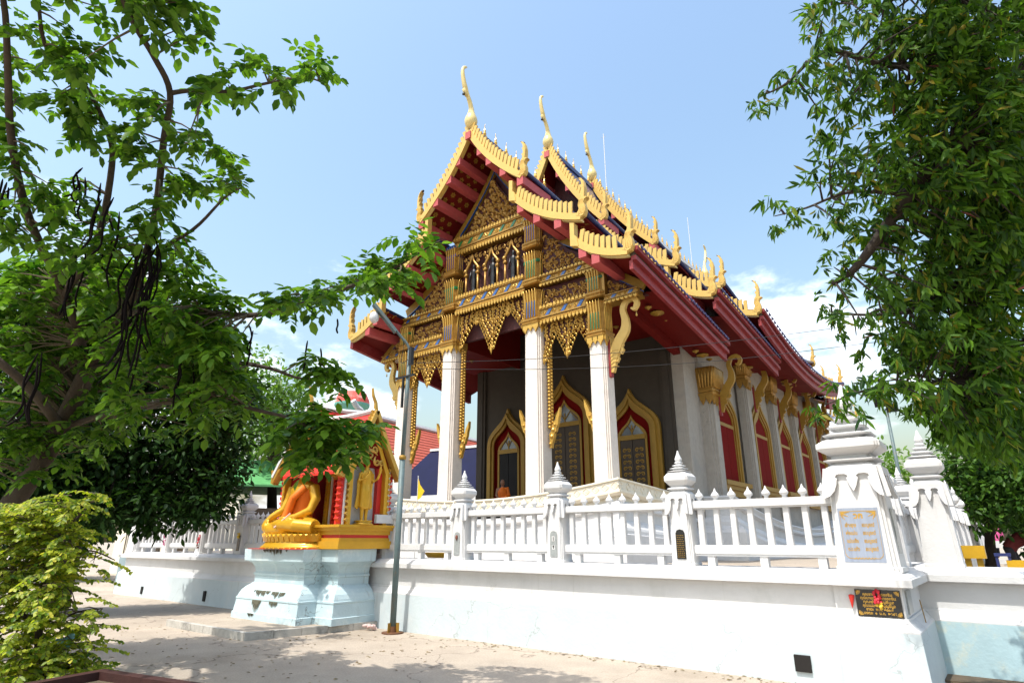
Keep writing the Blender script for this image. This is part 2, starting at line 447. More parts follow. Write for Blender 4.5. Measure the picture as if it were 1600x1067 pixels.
# ---------------------------------------------------------------- ground
def concrete():
    m = mat('concrete', (0.36, 0.305, 0.245), 0.85, var=0.16, scale=1.3, bump=0.25, bscale=70, c2=(0.25, 0.205, 0.155), c2amt=0.6, c2scale=0.45)
    nt = m.node_tree; N = nt.nodes; K = nt.links.new
    b = N['Principled BSDF']; src = b.inputs['Base Color'].links[0].from_socket
    g = N.new('ShaderNodeNewGeometry')
    wv = N.new('ShaderNodeTexNoise'); wv.inputs['Scale'].default_value = 1.1; wv.inputs['Detail'].default_value = 5
    K(g.outputs['Position'], wv.inputs['Vector'])
    ad = N.new('ShaderNodeMix'); ad.data_type = 'RGBA'; ad.blend_type = 'LINEAR_LIGHT'; ad.inputs['Factor'].default_value = 0.8
    K(g.outputs['Position'], ad.inputs['A']); K(wv.outputs['Color'], ad.inputs['B'])
    vo = N.new('ShaderNodeTexVoronoi'); vo.feature = 'DISTANCE_TO_EDGE'; vo.inputs['Scale'].default_value = 0.42
    K(ad.outputs['Result'], vo.inputs['Vector'])
    r = N.new('ShaderNodeMapRange'); r.inputs[1].default_value = 0.002; r.inputs[2].default_value = 0.0075; r.inputs[3].default_value = 0.62; r.inputs[4].default_value = 0
    K(vo.outputs['Distance'], r.inputs[0])
    # fine dark specks
    sp = N.new('ShaderNodeTexNoise'); sp.inputs['Scale'].default_value = 38; sp.inputs['Detail'].default_value = 3
    K(g.outputs['Position'], sp.inputs['Vector'])
    sr = N.new('ShaderNodeMapRange'); sr.inputs[1].default_value = 0.35; sr.inputs[2].default_value = 0.65; sr.inputs[3].default_value = 0.90; sr.inputs[4].default_value = 1.10
    K(sp.outputs['Fac'], sr.inputs[0])
    m2 = N.new('ShaderNodeMix'); m2.data_type = 'RGBA'; m2.blend_type = 'MULTIPLY'; m2.inputs['Factor'].default_value = 1
    K(src, m2.inputs['A']); K(sr.outputs[0], m2.inputs['B'])
    mx = N.new('ShaderNodeMix'); mx.data_type = 'RGBA'; mx.inputs['B'].default_value = (0.10, 0.07, 0.05, 1)
    K(r.outputs[0], mx.inputs['Factor']); K(m2.outputs['Result'], mx.inputs['A'])
    K(mx.outputs['Result'], b.inputs['Base Color'])
    return m
concrete()
g = MB().add([(-900, -900, 0), (900, -900, 0), (900, 900, 0), (-900, 900, 0)], [(0, 1, 2, 3)]).build('ground', MT['concrete'])
tag(g, 'pale cracked concrete yard in front of the white fence', kind='structure')
c = MB().box(-22.5, -1.3, 8.9, 60, 0.3, 1.06).build('courtyard_paving', MT['concrete'])
tag(c, 'raised concrete courtyard floor inside the fence', kind='structure')
mat('soil', (0.10, 0.075, 0.05), 0.95, var=0.4, scale=9, bump=0.6, bscale=14)
e = MB().box(-0.95, 9, 9.55, 10.2, 0.0, 0.03).build('soil_strip', MT['soil'])
tag(e, 'dark strip of soil at the foot of the right wall', kind='structure')

# ---------------------------------------------------------------- white fence
XC = -12.08                                  # centre line of temple and enclosure
BASE = [(0.18, -0.02), (0.155, 0.63)]
MOULD = [(0.155, 0.63), (0.155, 0.645), (0.135, 0.66), (0.12, 0.67), (0.06, 0.74), (0.055, 0.765), (0.035, 0.77)]
RECESS = [(0.035, 0.77), (0.035, 1.09)]
LEDGE = [(0.035, 1.09), (0.07, 1.09), (0.07, 1.105), (0.165, 1.105), (0.165, 1.185), (0.145, 1.19), (0.135, 1.205), (0.03, 1.265), (-0.45, 1.275), (-0.45, 0.4)]

def apron_poly(w, h):
    q = [(1, 0), (1, 1), (0.86, 0.94), (0.72, 0.78), (0.64, 0.58), (0.60, 0.36), (0.67, 0.33), (0.63, 0.25), (0.50, 0.22), (0.27, 0.23), (0.16, 0.30), (0.23, 0.36), (0.12, 0.62)]
    pts = [(x * w, -y * h) for x, y in q] + [(0, -0.80 * h)] + [(-x * w, -y * h) for x, y in q[::-1]]
    return pts
def pillar_meshes(key, hw0, hw1, lv):
    """lv: z levels above the ledge: apron bottom, apron top, disc, bulb bottom, bulb top, rings top, tip"""
    ab, at_, ds, b0, b1, rt, tp = lv
    s = MB(); s.sq(0, 0, [(hw0 * 1.04, -0.02), (hw0 * 1.04, 0.03), (hw0, 0.04), (hw1, at_ - 0.02)], rd=0.22)
    shaft = s.mesh(key + '_shaft', MT['white'])
    a = MB(); wt = hw1 * 1.0
    h = at_ - ab
    for k in range(4):
        Mk = RZ(k * math.pi / 2)
        def fn(u, v, t, Mk=Mk):
            fl = (-v / h) ** 2 * hw1 * 0.20
            return Mk @ Vector((u * (1 + 0.14 * (-v / h) ** 2), -(hw1 + 0.012 + t + fl), at_ + v))
        a.prism(apron_poly(wt * 0.98, h), fn, -0.02, 0.03)
    apron = a.mesh(key + '_apron', MT['white'])
    c = MB()
    c.sq(0, 0, [(hw1 * 1.03, at_ - 0.03), (hw1 * 1.06, at_), (hw1 * 0.86, at_ + (ds - at_) * 0.55), (hw1 * 0.76, ds - 0.03), (hw1 * 0.76, ds - 0.015)], rd=0.16)
    c.sq(0, 0, [(hw1 * 0.80, ds - 0.02), (hw1 * 1.08, ds), (hw1 * 1.08, ds + 0.012), (hw1 * 0.78, ds + 0.03), (hw1 * 0.78, b0 + 0.005)], rd=0.16)
    d = b1 - b0
    c.sq(0, 0, [(hw1 * 0.84, b0), (hw1 * 1.22, b0 + d * 0.33), (hw1 * 1.27, b0 + d * 0.42), (hw1 * 1.27, b0 + d * 0.72), (hw1 * 0.98, b1)], rd=0.14)
    cap = c.mesh(key + '_cap', MT['white'])
    r = MB(); n = 4; z = b1 - 0.005; step = (rt - b1) / n
    for k in range(n):
        w = hw1 * (0.90 - 0.19 * k)
        r.sq(0, 0, [(w * 0.74, z), (w * 0.74, z + step * 0.36), (w * 1.08, z + step * 0.58), (w * 1.10, z + step * 0.72), (w * 0.64, z + step * 1.02)], ch=0.22)
        z += step
    t = tp - rt; w = hw1 * 0.30
    r.sq(0, 0, [(w * 0.75, rt - 0.01), (w, rt + t * 0.12), (w * 1.04, rt + t * 0.24), (w * 0.78, rt + t * 0.42), (w * 0.40, rt + t * 0.72), (w * 0.24, tp - 0.012), (w * 0.16, tp)], ch=0.35)
    spire = r.mesh(key + '_spire', MT['white'])
    return shaft, apron, cap, spire
PM = pillar_meshes('post', 0.165, 0.145, (0.70, 0.99, 1.065, 1.11, 1.30, 1.475, 1.64))
PB = pillar_meshes('corner_pillar', 0.335, 0.285, (0.84, 1.21, 1.30, 1.37, 1.57, 1.98, 2.32))
PR = pillar_meshes('wall_pillar', 0.215, 0.175, (0.78, 1.08, 1.17, 1.22, 1.42, 1.66, 1.84))
def pillar(parent, kind, x, y, z=1.27, name='post'):
    M = T(x, y, z)
    p = put(name, kind[0], parent, M)
    put('apron', kind[1], p, M); put('cap', kind[2], p, M); put('spire', kind[3], p, M)
    return p
m_bal = MB().sq(0, 0, [(0.042, 0), (0.038, 0.5)], ch=0.2).mesh('baluster', MT['white'])
m_bud = MB().lathe(0, 0, [(0.030, -0.005), (0.030, 0.022), (0.026, 0.028), (0.056, 0.055), (0.06, 0.075), (0.040, 0.105), (0.020, 0.125), (0.012, 0.150), (0.003, 0.172)], 12).mesh('bud', MT['white'], True)
def bay(parent, a, b, n=8, z0=1.27):
    """rails, balusters and lotus buds between two post faces a and b (x, y)"""
    a, b = Vector((a[0], a[1], 0)), Vector((b[0], b[1], 0)); d = b - a; ln = d.length; ang = math.atan2(d.y, d.x)
    M = T(a.x, a.y, z0) @ RZ(ang)
    lo = MB().box(0, ln, -0.062, 0.062, 0.135, 0.165, M).box(0, ln, -0.075, 0.075, 0.165, 0.262, M).box(0, ln, -0.055, 0.055, 0.262, 0.28, M)
    for k in (0.12, 0.5, 0.88): lo.box(ln * k - 0.05, ln * k + 0.05, -0.05, 0.05, -0.01, 0.135, M)
    lo.build('lower_rail', MT['white'], parent)
    MB().box(0, ln, -0.06, 0.06, 0.765, 0.785, M).box(0, ln, -0.085, 0.085, 0.785, 0.86, M).box(0, ln, -0.07, 0.07, 0.86, 0.885, M).build('top_rail', MT['white'], parent)
    for k in range(n):
        q = M @ T(ln * (k + 0.5) / n, 0, 0)
        put('baluster', m_bal, parent, q @ T(0, 0, 0.275)); put('bud', m_bud, parent, q @ T(0, 0, 0.885))

def wall_run(parent, path, dado='dado'):
    MB().sweep(path, BASE).build('base_course', MT[dado], parent)
    MB().sweep(path, MOULD).build('base_moulding', MT['white'], parent)
    MB().sweep(path, RECESS).build('wall_face', MT['white'], parent)
    MB().sweep(path, LEDGE).build('ledge', MT['white'], parent)

YF = 8.80
fr = thing('fence', (-6.5, 8.6, 0), 'white temple fence of balusters right of the gilded shrine, on a pale blue base', 'fence')
wall_run(fr, [(-12.6, 8.6), (-1.80, 8.6)])
PX = [-10.36, -8.13, -5.94, -3.73]
for x in PX: pillar(fr, PM, x, YF)
for a, b in zip(PX, PX[1:] + [-1.40]):
    bay(fr, (a + 0.155, YF), (b - (0.155 if b != -1.40 else 0.29), YF))
# drain hole in the base course
MB().box(-2.32, -2.14, 8.395, 8.43, 0.13, 0.31).build('drain_hole', MT['darkvoid'], fr)

fl = thing('fence', (-18, 8.6, 0), 'white temple fence left of the gilded shrine, half under dark foliage', 'fence')
wall_run(fl, [(-22.85, 45), (-22.85, 8.6), (-12.6, 8.6)])
LX = [-22.78, -20.43, -18.22, -16.03, -13.8]
for x in LX[1:]: pillar(fl, PM, x, YF)
pillar(fl, PB, LX[0], YF + 0.1, name='corner_pillar')
for a, b in zip(LX, LX[1:]):
    bay(fl, (a + (0.155 if a != LX[0] else 0.29), YF), (b - 0.155, YF))
for y0 in np.arange(9.4, 40, 4.4):
    bay(fl, (-22.7, y0 + 4.1), (-22.7, y0), 14)
for x, zt in ((-17.0, 0.35), (-20.9, 0.3)):
    MB().box(x - 0.06, x + 0.06, 8.40, 8.43, 0.1, zt).build('drain_hole', MT['darkvoid'], fl)

fc = thing('corner_pillar', (-1.4, 8.9, 0), 'large white corner pillar with grey marble plaque above a black plaque', 'pillar')
wall_run(fc, [(-1.80, 8.575), (-1.125, 8.575), (-1.125, 10.2)])
pillar(fc, PB, -1.40, 8.93, 1.275, 'shaft')
MB().tube([(-1.0, 9.35, 0.66), (-1.02, 9.35, 0.92)], 0.006, 5).build('incense_stick', MT['ochre'], fc)
MB().box(-1.095, -1.066, 8.80, 9.08, 1.46, 1.98).build('side_plaque', MT['photo_tile'], fc)
MB().box(-1.09, -1.07, 8.74, 9.10, 0.80, 1.05).build('side_plaque', MT['photo_tile'], fc)

fs = thing('fence', (-1.4, 20, 0), 'white side fence running away behind the corner pillar', 'fence')
MB().sweep([(-1.3, 10.2), (-1.3, 48)], [(0.1, 1.0), (0.1, 1.2), (-0.5, 1.2)]).build('ledge', MT['white'], fs)
SY = [11.2 + 2.2 * k for k in range(16)]
for y in SY: pillar(fs, PM, -1.42, y)
for a, b in zip([9.3] + SY, SY):
    bay(fs, (-1.42, a + 0.155), (-1.42, b - 0.155))

fo = thing('wall', (2, 10.2, 0), 'worn pale blue and white low wall right of the corner pillar', 'wall')
wall_run(fo, [(-1.1, 10.17), (9.0, 10.17)], 'dado_worn')
pillar(fo, PR, -0.76, 10.38, 1.275, 'pillar')
OY = [12.6 + 2.2 * k for k in range(14)]
f2 = thing('fence', (-0.92, 20, 0), 'outer white fence of close posts running back from the smaller pillar', 'fence')
MB().box(-1.15, -0.70, 10.7, 44, 1.0, 1.27).build('ledge', MT['white'], f2)
for y in OY: pillar(f2, PM, -0.92, y)
for a, b in zip(OY, OY[1:]): bay(f2, (-0.92, a + 0.155), (-0.92, b - 0.155))

# ---------------------------------------------------------------- plaques with Thai lettering
_dg = None
def text_mesh(txt, size, bold=0.0):
    cu = bpy.data.curves.new('txt', 'FONT'); cu.body = txt; cu.size = size; cu.align_x = 'CENTER'; cu.align_y = 'CENTER'
    cu.extrude = 0.0012; cu.offset = bold; cu.resolution_u = 2
    o = bpy.data.objects.new('txt', cu); col.objects.link(o)
    dg = bpy.context.evaluated_depsgraph_get(); dg.update()
    m = bpy.data.meshes.new_from_object(o.evaluated_get(dg))
    bpy.data.objects.remove(o); bpy.data.curves.remove(cu)
    m.materials.clear()
    return m
def lettering(parent, txt, size, x, y, z, m, lean=0.0, bold=0.0, width=None):
    me = text_mesh(txt, size, bold); me.materials.append(MT[m])
    s = 1.0
    if width:
        xs = [v.co.x for v in me.vertices]; w = max(xs) - min(xs); s = width / w
    put('lettering', me, parent, T(x, y, z) @ RX(R(90) - lean) @ SC(s, 1, 1))
# grey marble plaque on the leaning front of the corner pillar
ln_ = math.atan(0.05 / 1.2)
yf0 = 8.93 - 0.335
def pf(z): return yf0 + (z - 1.31) * 0.05 / 1.17
mp_ = MB(); x0, x1 = -1.63, -1.19
mp_.add([(x0, pf(1.36) - 0.004, 1.36), (x1, pf(1.36) - 0.004, 1.36), (x1, pf(1.99) - 0.004, 1.99), (x0, pf(1.99) - 0.004, 1.99), (x0, pf(1.36) + 0.02, 1.36), (x1, pf(1.36) + 0.02, 1.36), (x1, pf(1.99) + 0.02, 1.99), (x0, pf(1.99) + 0.02, 1.99)],
        [(0, 1, 2, 3), (7, 6, 5, 4), (0, 4, 5, 1), (1, 5, 6, 2), (2, 6, 7, 3), (3, 7, 4, 0)])
pl = mp_.build('marble_plaque', MT['marble'], fc); pl['label'] = 'grey marble plaque with gilt Thai names'
xm = (x0 + x1) / 2
lettering(pl, 'วก', 0.095, xm, pf(1.89) - 0.006, 1.895, 'goldb', -ln_, 0.004)
for k, (a, b) in enumerate((('ล่าสุข', 'สมบูรณ์'), ('พ่อแม่น', 'สมบูรณ์'), ('แม่มะลิ้ง', 'สมบูรณ์'), ('ด.ว.แก้ว', 'สมบูรณ์'))):
    z = 1.785 - 0.092 * k
    lettering(pl, a, 0.06, xm - 0.10, pf(z) - 0.006, z, 'goldb', -ln_, 0.0018, 0.125)
    lettering(pl, b, 0.06, xm + 0.09, pf(z) - 0.006, z, 'goldb', -ln_, 0.0018, 0.135)
bd = MB()
def lineseg(a, b, w=0.006):
    (xa, za), (xb, zb) = a, b
    bd.bar((xa, pf(za) - 0.0055, za), (xb, pf(zb) - 0.0055, zb), 0.003, w)
bp = [(x0 + 0.02, 1.95), (x1 - 0.02, 1.95), (x1 - 0.02, 1.46), (x1 - 0.03, 1.43), (x1 - 0.06, 1.405), (x0 + 0.06, 1.405), (x0 + 0.03, 1.43), (x0 + 0.02, 1.46), (x0 + 0.02, 1.95)]
for a, b in zip(bp, bp[1:]): lineseg(a, b)
for s in (-1, 1):
    cx = xm + s * ((x1 - x0) / 2 - 0.03)
    for k in range(9):
        a = R(90 + 90 * k / 8); r_ = 0.03 + 0.022 * (k % 3)
        lineseg((cx, 1.94), (cx - s * r_ * 1.3 * math.sin(R(90 * k / 8)), 1.94 - r_ * 1.3 * math.cos(R(90 * k / 8))), 0.008)
for k in range(14):
    lineseg((xm - 0.11 + k * 0.017, 1.405), (xm - 0.105 + k * 0.017, 1.418 if k % 2 else 1.392), 0.009)
bd.build('gilt_border', MT['goldb'], pl)
# black plaque on the wall face below
yb = 8.575 - 0.035
bx0, bx1, bz0, bz1 = -1.57, -1.11, 0.775, 1.065
bk = MB().box(bx0, bx1, yb - 0.016, yb + 0.01, bz0, bz1).build('black_plaque', MT['granite'], fc); bk['label'] = 'black plaque with gold Thai lettering and a garland'
bm_ = (bx0 + bx1) / 2
for k, (t, w) in enumerate((('คุณชาติ  ไกรชลธิน', 0.30), ('คุณนายนุช  วิทรชลธิน', 0.36), ('คุณพ่อ  บุญธีมูล', 0.31), ('คุณแม่ละมัย  บุญธีมูล', 0.33), ('ชาตะ  พ.ศ. ๒๔๓๗', 0.27), ('มรณะ  ๑  ม.ค.  ๒๕๔๕', 0.33))):
    lettering(bk, t, 0.042, bm_, yb - 0.0185, bz1 - 0.052 - 0.040 * k, 'goldb', 0, 0.0014, w)
cb = MB()
for sx in (-1, 1):
    for sz in (-1, 1):
        cx = bm_ + sx * 0.218; cz = (bz0 + bz1) / 2 + sz * 0.133
        for k in range(6):
            a = R(15 * k + 8); cb.bar((cx, yb - 0.0175, cz), (cx - sx * 0.05 * math.cos(a), yb - 0.0175, cz - sz * 0.05 * math.sin(a)), 0.002, 0.006)
cb.build('gilt_border', MT['goldb'], bk)
# small plaques on the posts
def post_face(x, z): return x, YF - 0.165 + (z - 1.31) * 0.02 / 0.95 - 0.006
for x in PX + LX[3:4]:
    dark = x in (PX[3], LX[3])
    xx, yy = post_face(x, 1.55)
    w = 0.068
    poly = [(-w, -0.19), (w, -0.19), (w, 0.16), (w * 0.7, 0.20), (0, 0.215), (-w * 0.7, 0.20), (-w, 0.16)]
    p = MB().prism(poly, lambda u, v, t: Vector((xx + u, yy + v * 0.02 + t, 1.55 + v)), 0.012, -0.006).build('memorial_plaque', MT['granite' if dark else 'photo_tile'], fr if x in PX else fl)
    if dark:
        lt = MB()
        for r_ in range(12):
            xa = -0.052
            while xa < 0.045:
                wd = random.uniform(0.012, 0.03); z = 1.68 - 0.0265 * r_
                lt.box(xx + xa, xx + min(xa + wd, 0.054), yy - 0.0085 + (z - 1.55) * 0.02, yy - 0.006 + (z - 1.55) * 0.02, z - 0.0035, z + 0.0035); xa += wd + 0.010
        lt.build('lettering', MT['ochre'], p)
    elif x == PX[2]:
        MB().box(xx - 0.03, xx + 0.025, yy - 0.009, yy - 0.006, 1.60, 1.68).build('photo_label', MT['white'], p); MB().box(xx - 0.03, xx + 0.025, yy - 0.0095, yy - 0.0065, 1.47, 1.54).build('photo_label', MT['white'], p)
        MB().box(xx - 0.008, xx + 0.006, yy - 0.0125, yy - 0.009, 1.61, 1.67).box(xx - 0.016, xx + 0.012, yy - 0.0125, yy - 0.0092, 1.51, 1.535).box(xx - 0.008, xx + 0.006, yy - 0.0125, yy - 0.0092, 1.485, 1.512).build('lettering', MT['black'], p)
    elif x == PX[1]:
        MB().lathe(0, 0, [(0.002, -0.045), (0.022, -0.02), (0.026, 0.01), (0.018, 0.04), (0.004, 0.05)], 10, T(xx, yy - 0.012, 1.66)).build('dried_garland', MT['podbrown'], p)
    elif x == PX[0]:
        MB().lathe(0, 0, [(0.001, 0.0), (0.03, 0.0), (0.03, 0.004), (0.001, 0.005)], 14, T(xx, yy - 0.006, 1.62) @ SC(1, 1, 1.3) @ RX(R(90))).build('portrait', MT['black'], p)
# little offerings hanging on the fence
def garland(x, y, z, h, mats, label):
    o = thing('garland', (x, y, z - h), label, 'garland')
    for k, mname in enumerate(mats):
        b = MB()
        for j in range(9):
            a = random.uniform(0, 6.28); zz = z - h * (k + random.random()) / len(mats)
            b.lathe(0, 0, [(0.002, -0.02), (0.015, -0.009), (0.018, 0.003), (0.010, 0.016), (0.002, 0.02)], 7, T(x + 0.03 * math.cos(a), y + 0.02 * math.sin(a) - 0.025, zz))
        b.build('blossom', MT[mname], o)
garland(bm_ + 0.0, yb - 0.02, 1.06, 0.20, ['garland_red', 'garland_red', 'garland_yellow'], 'red and orange flower garland hung over the black plaque')
garland(-16.03, YF - 0.17, 1.80, 0.12, ['garland_yellow', 'garland_yellow'], 'yellow flower garland on the post left of the shrine')
garland(-18.2, YF - 0.17, 1.78, 0.36, ['garland_red', 'garland_red', 'podbrown'], 'red ribbon garland on the second post left of the shrine')
garland(-20.4, YF - 0.17, 1.80, 0.34, ['pink', 'pink'], 'pink ribbon garland on the third post left of the shrine')
cn = MB().lathe(0, 0, [(0.004, 0), (0.018, 0.06), (0.032, 0.125), (0.030, 0.14), (0.012, 0.147)], 12, T(-1.615, 8.50, 0.86) @ RY(R(4))).build('paper_cone', MT['redbright'])
tag(cn, 'small red paper cone tucked beside the black plaque', 'paper cone')

# ================================================================ the temple
tp = thing('temple', (XC, 14, 1.06), 'gilded temple hall with tiered red and gold roofs and tall pale porch columns', 'temple')
def PT(u, y, z): return Vector((XC + u, y, z))
def front(Y):                                   # drawing plane facing the yard: (u, z, depth towards viewer)
    return lambda u, v, t: Vector((XC + u, Y - t, v))
def side(X):                                    # drawing plane on the right flank: (y, z, depth outwards)
    return lambda u, v, t: Vector((X + t, u, v))

# ---- podium, sagging towards the middle like a boat hull
def hull(path_u, Y0, z_mid, rise, half, mid):
    return [z_mid + rise * ((p - mid) / half) ** 2 for p in path_u]
def podium(name, pts, sag, prof, m, parent=tp):
    return MB().sweep(pts, prof, zf=lambda i: sag[i]).build(name, MT[m], parent)
us = [-4.7 + 9.4 * k / 16 for k in range(17)]
pp = [(XC - 4.7, 19.0 - 5.4 * k / 6) for k in range(6)] + [(XC + u, 13.6) for u in us] + [(XC + 4.7, 13.6 + 5.4 * k / 6) for k in range(1, 7)]
def sagp(p):
    u = p[0] - XC; return 0.36 * (u / 4.7) ** 2 - (0.05 * (p[1] - 13.6) if p[1] > 13.61 else 0)
sg = [sagp(p) for p in pp]
podium('parapet_cap', pp, sg, [(-0.3, 2.72), (0.0, 2.75), (0.035, 2.735), (0.035, 2.70), (0.0, 2.69)], 'ivory')
podium('parapet', pp, sg, [(0.0, 2.69), (0.0, 2.47), (0.02, 2.46)], 'ivory')
podium('parapet_cornice', pp, sg, [(0.02, 2.46), (0.06, 2.45), (0.06, 2.40), (-0.02, 2.33), (-0.10, 2.32), (-0.10, 2.22)], 'ivory')
podium('podium_body', pp, sg, [(-0.10, 2.22), (-0.04, 2.19), (0.02, 2.10), (0.02, 2.05), (-0.06, 2.0), (-0.06, 1.75), (0.05, 1.68), (0.16, 1.56), (0.18, 1.50), (0.18, 1.42), (0.25, 1.40), (0.27, 1.0), (0.27, 0.6)], 'white')
# raised lattice on the parapet
lat = MB()
for k in range(34):
    u = -4.6 + 9.2 * k / 33; z = 2.58 + 0.36 * (u / 4.7) ** 2; s = 0.10
    for a in (0, 1):
        q = [(-s, 0), (0, s * 0.95), (s, 0), (0, -s * 0.95)]
    for i in range(4):
        a, b = q[i], q[(i + 1) % 4]
        lat.bar((XC + u + a[0], 13.594, z + a[1]), (XC + u + b[0], 13.594, z + b[1]), 0.016, 0.014)
    lat.lathe(0, 0, [(0.001, -0.01), (0.035, -0.004), (0.035, 0.0)], 8, T(XC + u, 13.592, z) @ RX(R(90)))
for k in range(14):
    y = 13.7 + 5.2 * k / 13; z = 2.58 + 0.36 - 0.05 * (y - 13.6); s = 0.10
    q = [(-s, 0), (0, s * 0.95), (s, 0), (0, -s * 0.95)]
    for i in range(4):
        a, b = q[i], q[(i + 1) % 4]
        lat.bar((XC + 4.706, y + a[0], z + a[1]), (XC + 4.706, y + b[0], z + b[1]), 0.016, 0.014)
lat.build('parapet_lattice', MT['ivory'], tp, kind='stuff')
MB().box(XC - 4.6, XC + 4.6, 13.7, 19.2, 1.0, 2.45).build('porch_floor', MT['porch_shaded'], tp)
# hull of the main hall behind
hp = [(XC + 4.6, 19.05), (XC + 5.75, 19.05)] + [(XC + 5.75, 19.05 + 18.6 * k / 12) for k in range(1, 13)]
hs = [0.0, 0.0] + [-0.85 * (1 - ((19.05 + 18.6 * k / 12 - 28.35) / 9.3) ** 2) for k in range(1, 13)]
podium('hall_podium', hp, hs, [(-0.9, 2.95), (-0.10, 2.95), (-0.06, 2.9), (-0.12, 2.78), (-0.02, 2.72), (-0.02, 2.66), (-0.14, 2.6), (-0.14, 2.35), (-0.02, 2.25), (0.04, 2.15), (0.04, 2.05), (0.22, 1.95), (0.28, 1.85), (0.28, 0.4)], 'white')

# ---- columns
def capital(col_o, u, Y, hw, lvls, glass, ribs=5, faces=('f', 'r')):
    """lvls = [(z0, z1)] reeded sections stacked above one another"""
    for i, (z0, z1) in enumerate(lvls):
        h = z1 - z0; w = hw * (1.0 if i == 0 else 0.94)
        c = MB().sq(XC + u, Y + hw, [(w * 1.04, z0), (w * 1.26, z0 + 0.03), (w * 1.30, z0 + 0.075), (w * 1.18, z0 + 0.11), (w * 1.28, z0 + 0.15), (w * 1.28, z0 + 0.19), (w * 1.06, z0 + 0.23), (w * 1.04, z0 + h * 0.72), (w * 1.16, z1 - 0.07), (w * 1.26, z1 - 0.02), (w * 1.16, z1)], rd=0.2)
        cap = c.build('capital', MT['gold'], col_o)
        rb = MB(); gl = MB()
        for f in faces:
            for k in range(ribs):
                s = (k - (ribs - 1) / 2) * w * 1.7 / ribs
                zs = [z0 + 0.22, z0 + h * 0.70, z1 - 0.08, z1 + 0.03]; os = [1.06, 1.06, 1.18, 1.34]
                pts = [(XC + u + s * (1 + 0.1 * (o - 1.06) * 4), Y + hw - w * o - 0.008, z) if f == 'f' else (XC + u + w * o + 0.008, Y + hw + s, z) for z, o in zip(zs, os)]
                rb.tube(pts, [0.026, 0.026, 0.028, 0.008], 5)
                if k < ribs - 1:
                    s2 = s + w * 0.85 / ribs
                    if f == 'f': gl.box(XC + u + s2 - 0.012, XC + u + s2 + 0.012, Y + hw - w * 1.06 - 0.012, Y + hw - w * 1.0, z0 + 0.26, z0 + h * 0.70)
                    else: gl.box(XC + u + w * 1.0, XC + u + w * 1.06 + 0.012, Y + hw + s2 - 0.012, Y + hw + s2 + 0.012, z0 + 0.26, z0 + h * 0.70)
        rb.build('reed', MT['goldb'], cap, True, kind='stuff')
        gl.build('glass_inlay', MT[glass[i]], cap, kind='stuff')
        if i:
            MB().sq(XC + u, Y + hw, [(w * 1.10, z0 + h * 0.68), (w * 1.12, z0 + h * 0.70), (w * 1.13, z0 + h * 0.76), (w * 1.10, z0 + h * 0.78)], rd=0.2).build('glass_band', MT[glass[i]], cap)
    # pointed leaves hanging below the lowest ring
    ap = MB(); z0 = lvls[0][0]
    for f in faces + (('l',) if u < 0 else ()):
        for k in (-1, 0, 1):
            s = k * hw * 0.66; big = 0.26 if k else 0.20
            poly = [(-0.10, 0.03), (0.10, 0.03), (0.095, -big * 0.35), (0.04, -big * 0.62), (0, -big), (-0.04, -big * 0.62), (-0.095, -big * 0.35)]
            if f == 'f': ap.prism([(XC + u + s + p[0], z0 + p[1]) for p in poly], lambda a, b, t: Vector((a, Y - 0.012 - t, b)), 0.0, 0.045)
            elif f == 'r': ap.prism([(Y + hw + s + p[0], z0 + p[1]) for p in poly], lambda a, b, t: Vector((XC + u + hw + 0.012 + t, a, b)), 0.0, 0.045)
            else: ap.prism([(Y + hw + s + p[0], z0 + p[1]) for p in poly], lambda a, b, t: Vector((XC + u - hw - 0.012 - t, a, b)), 0.0, 0.045)
    ap.build('leaf_apron', MT['goldb'], col_o)

def kanok_flame(mb, M, s=1.0):
    """flame-shaped bird-head finial, about 1.15 m tall"""
    base = [(-0.03, 0.0), (0.03, 0.0), (0.05, 0.12), (0.12, 0.30), (0.13, 0.42), (0.19, 0.46), (0.22, 0.58), (0.27, 0.68), (0.29, 0.82), (0.33, 0.95), (0.34, 1.16), (0.27, 1.02), (0.20, 0.90), (0.18, 0.80), (0.11, 0.74), (0.10, 0.64), (0.03, 0.60), (0.02, 0.48), (-0.04, 0.40), (-0.03, 0.22)]
    mb.prism([(x * s, y * s) for x, y in base], lambda u, v, t: M @ Vector((u, t, v)), -0.055 * s, 0.055 * s, 0.0)
    for (x, y, r) in ((0.05, 0.33, 0.075), (0.10, 0.52, 0.07), (0.17, 0.66, 0.05), (0.0, 0.12, 0.05)):
        mb.lathe(0, 0, [(0.001, -0.11 * s), (r * 0.7 * s, -0.08 * s), (r * s, 0), (r * 0.7 * s, 0.08 * s), (0.001, 0.11 * s)], 9, M @ T(x * s, 0, y * s) @ RX(R(90)))

def column(u, hw, zt, lvls, glass):
    o = MB().sq(XC + u, 14.0 + hw, [(hw * 1.10, 2.3), (hw * 1.08, 2.6), (hw, zt + 0.05)], rd=0.30).build('column', MT['cream'], tp)
    capital(o, u, 14.0, hw, lvls, glass)
    return o
CI = [(7.90, 9.02), (9.26, 10.36), (10.56, 11.62)]
CO = [(7.02, 8.10), (8.22, 9.10)]
cols = {}
for s in (-1, 1):
    cols[s * 1.78] = column(s * 1.78, 0.295, 7.9, CI, ['blueglass', 'greenglass', 'purpleglass'])
    cols[s * 4.03] = column(s * 4.03, 0.255, 7.0, CO, ['greenglass', 'greenglass'])
    MB().box(XC + s * 1.78 - 0.2, XC + s * 1.78 + 0.2, 13.94, 14.5, 11.60, 11.72).build('glass_cap', MT['blueglass'], tp)
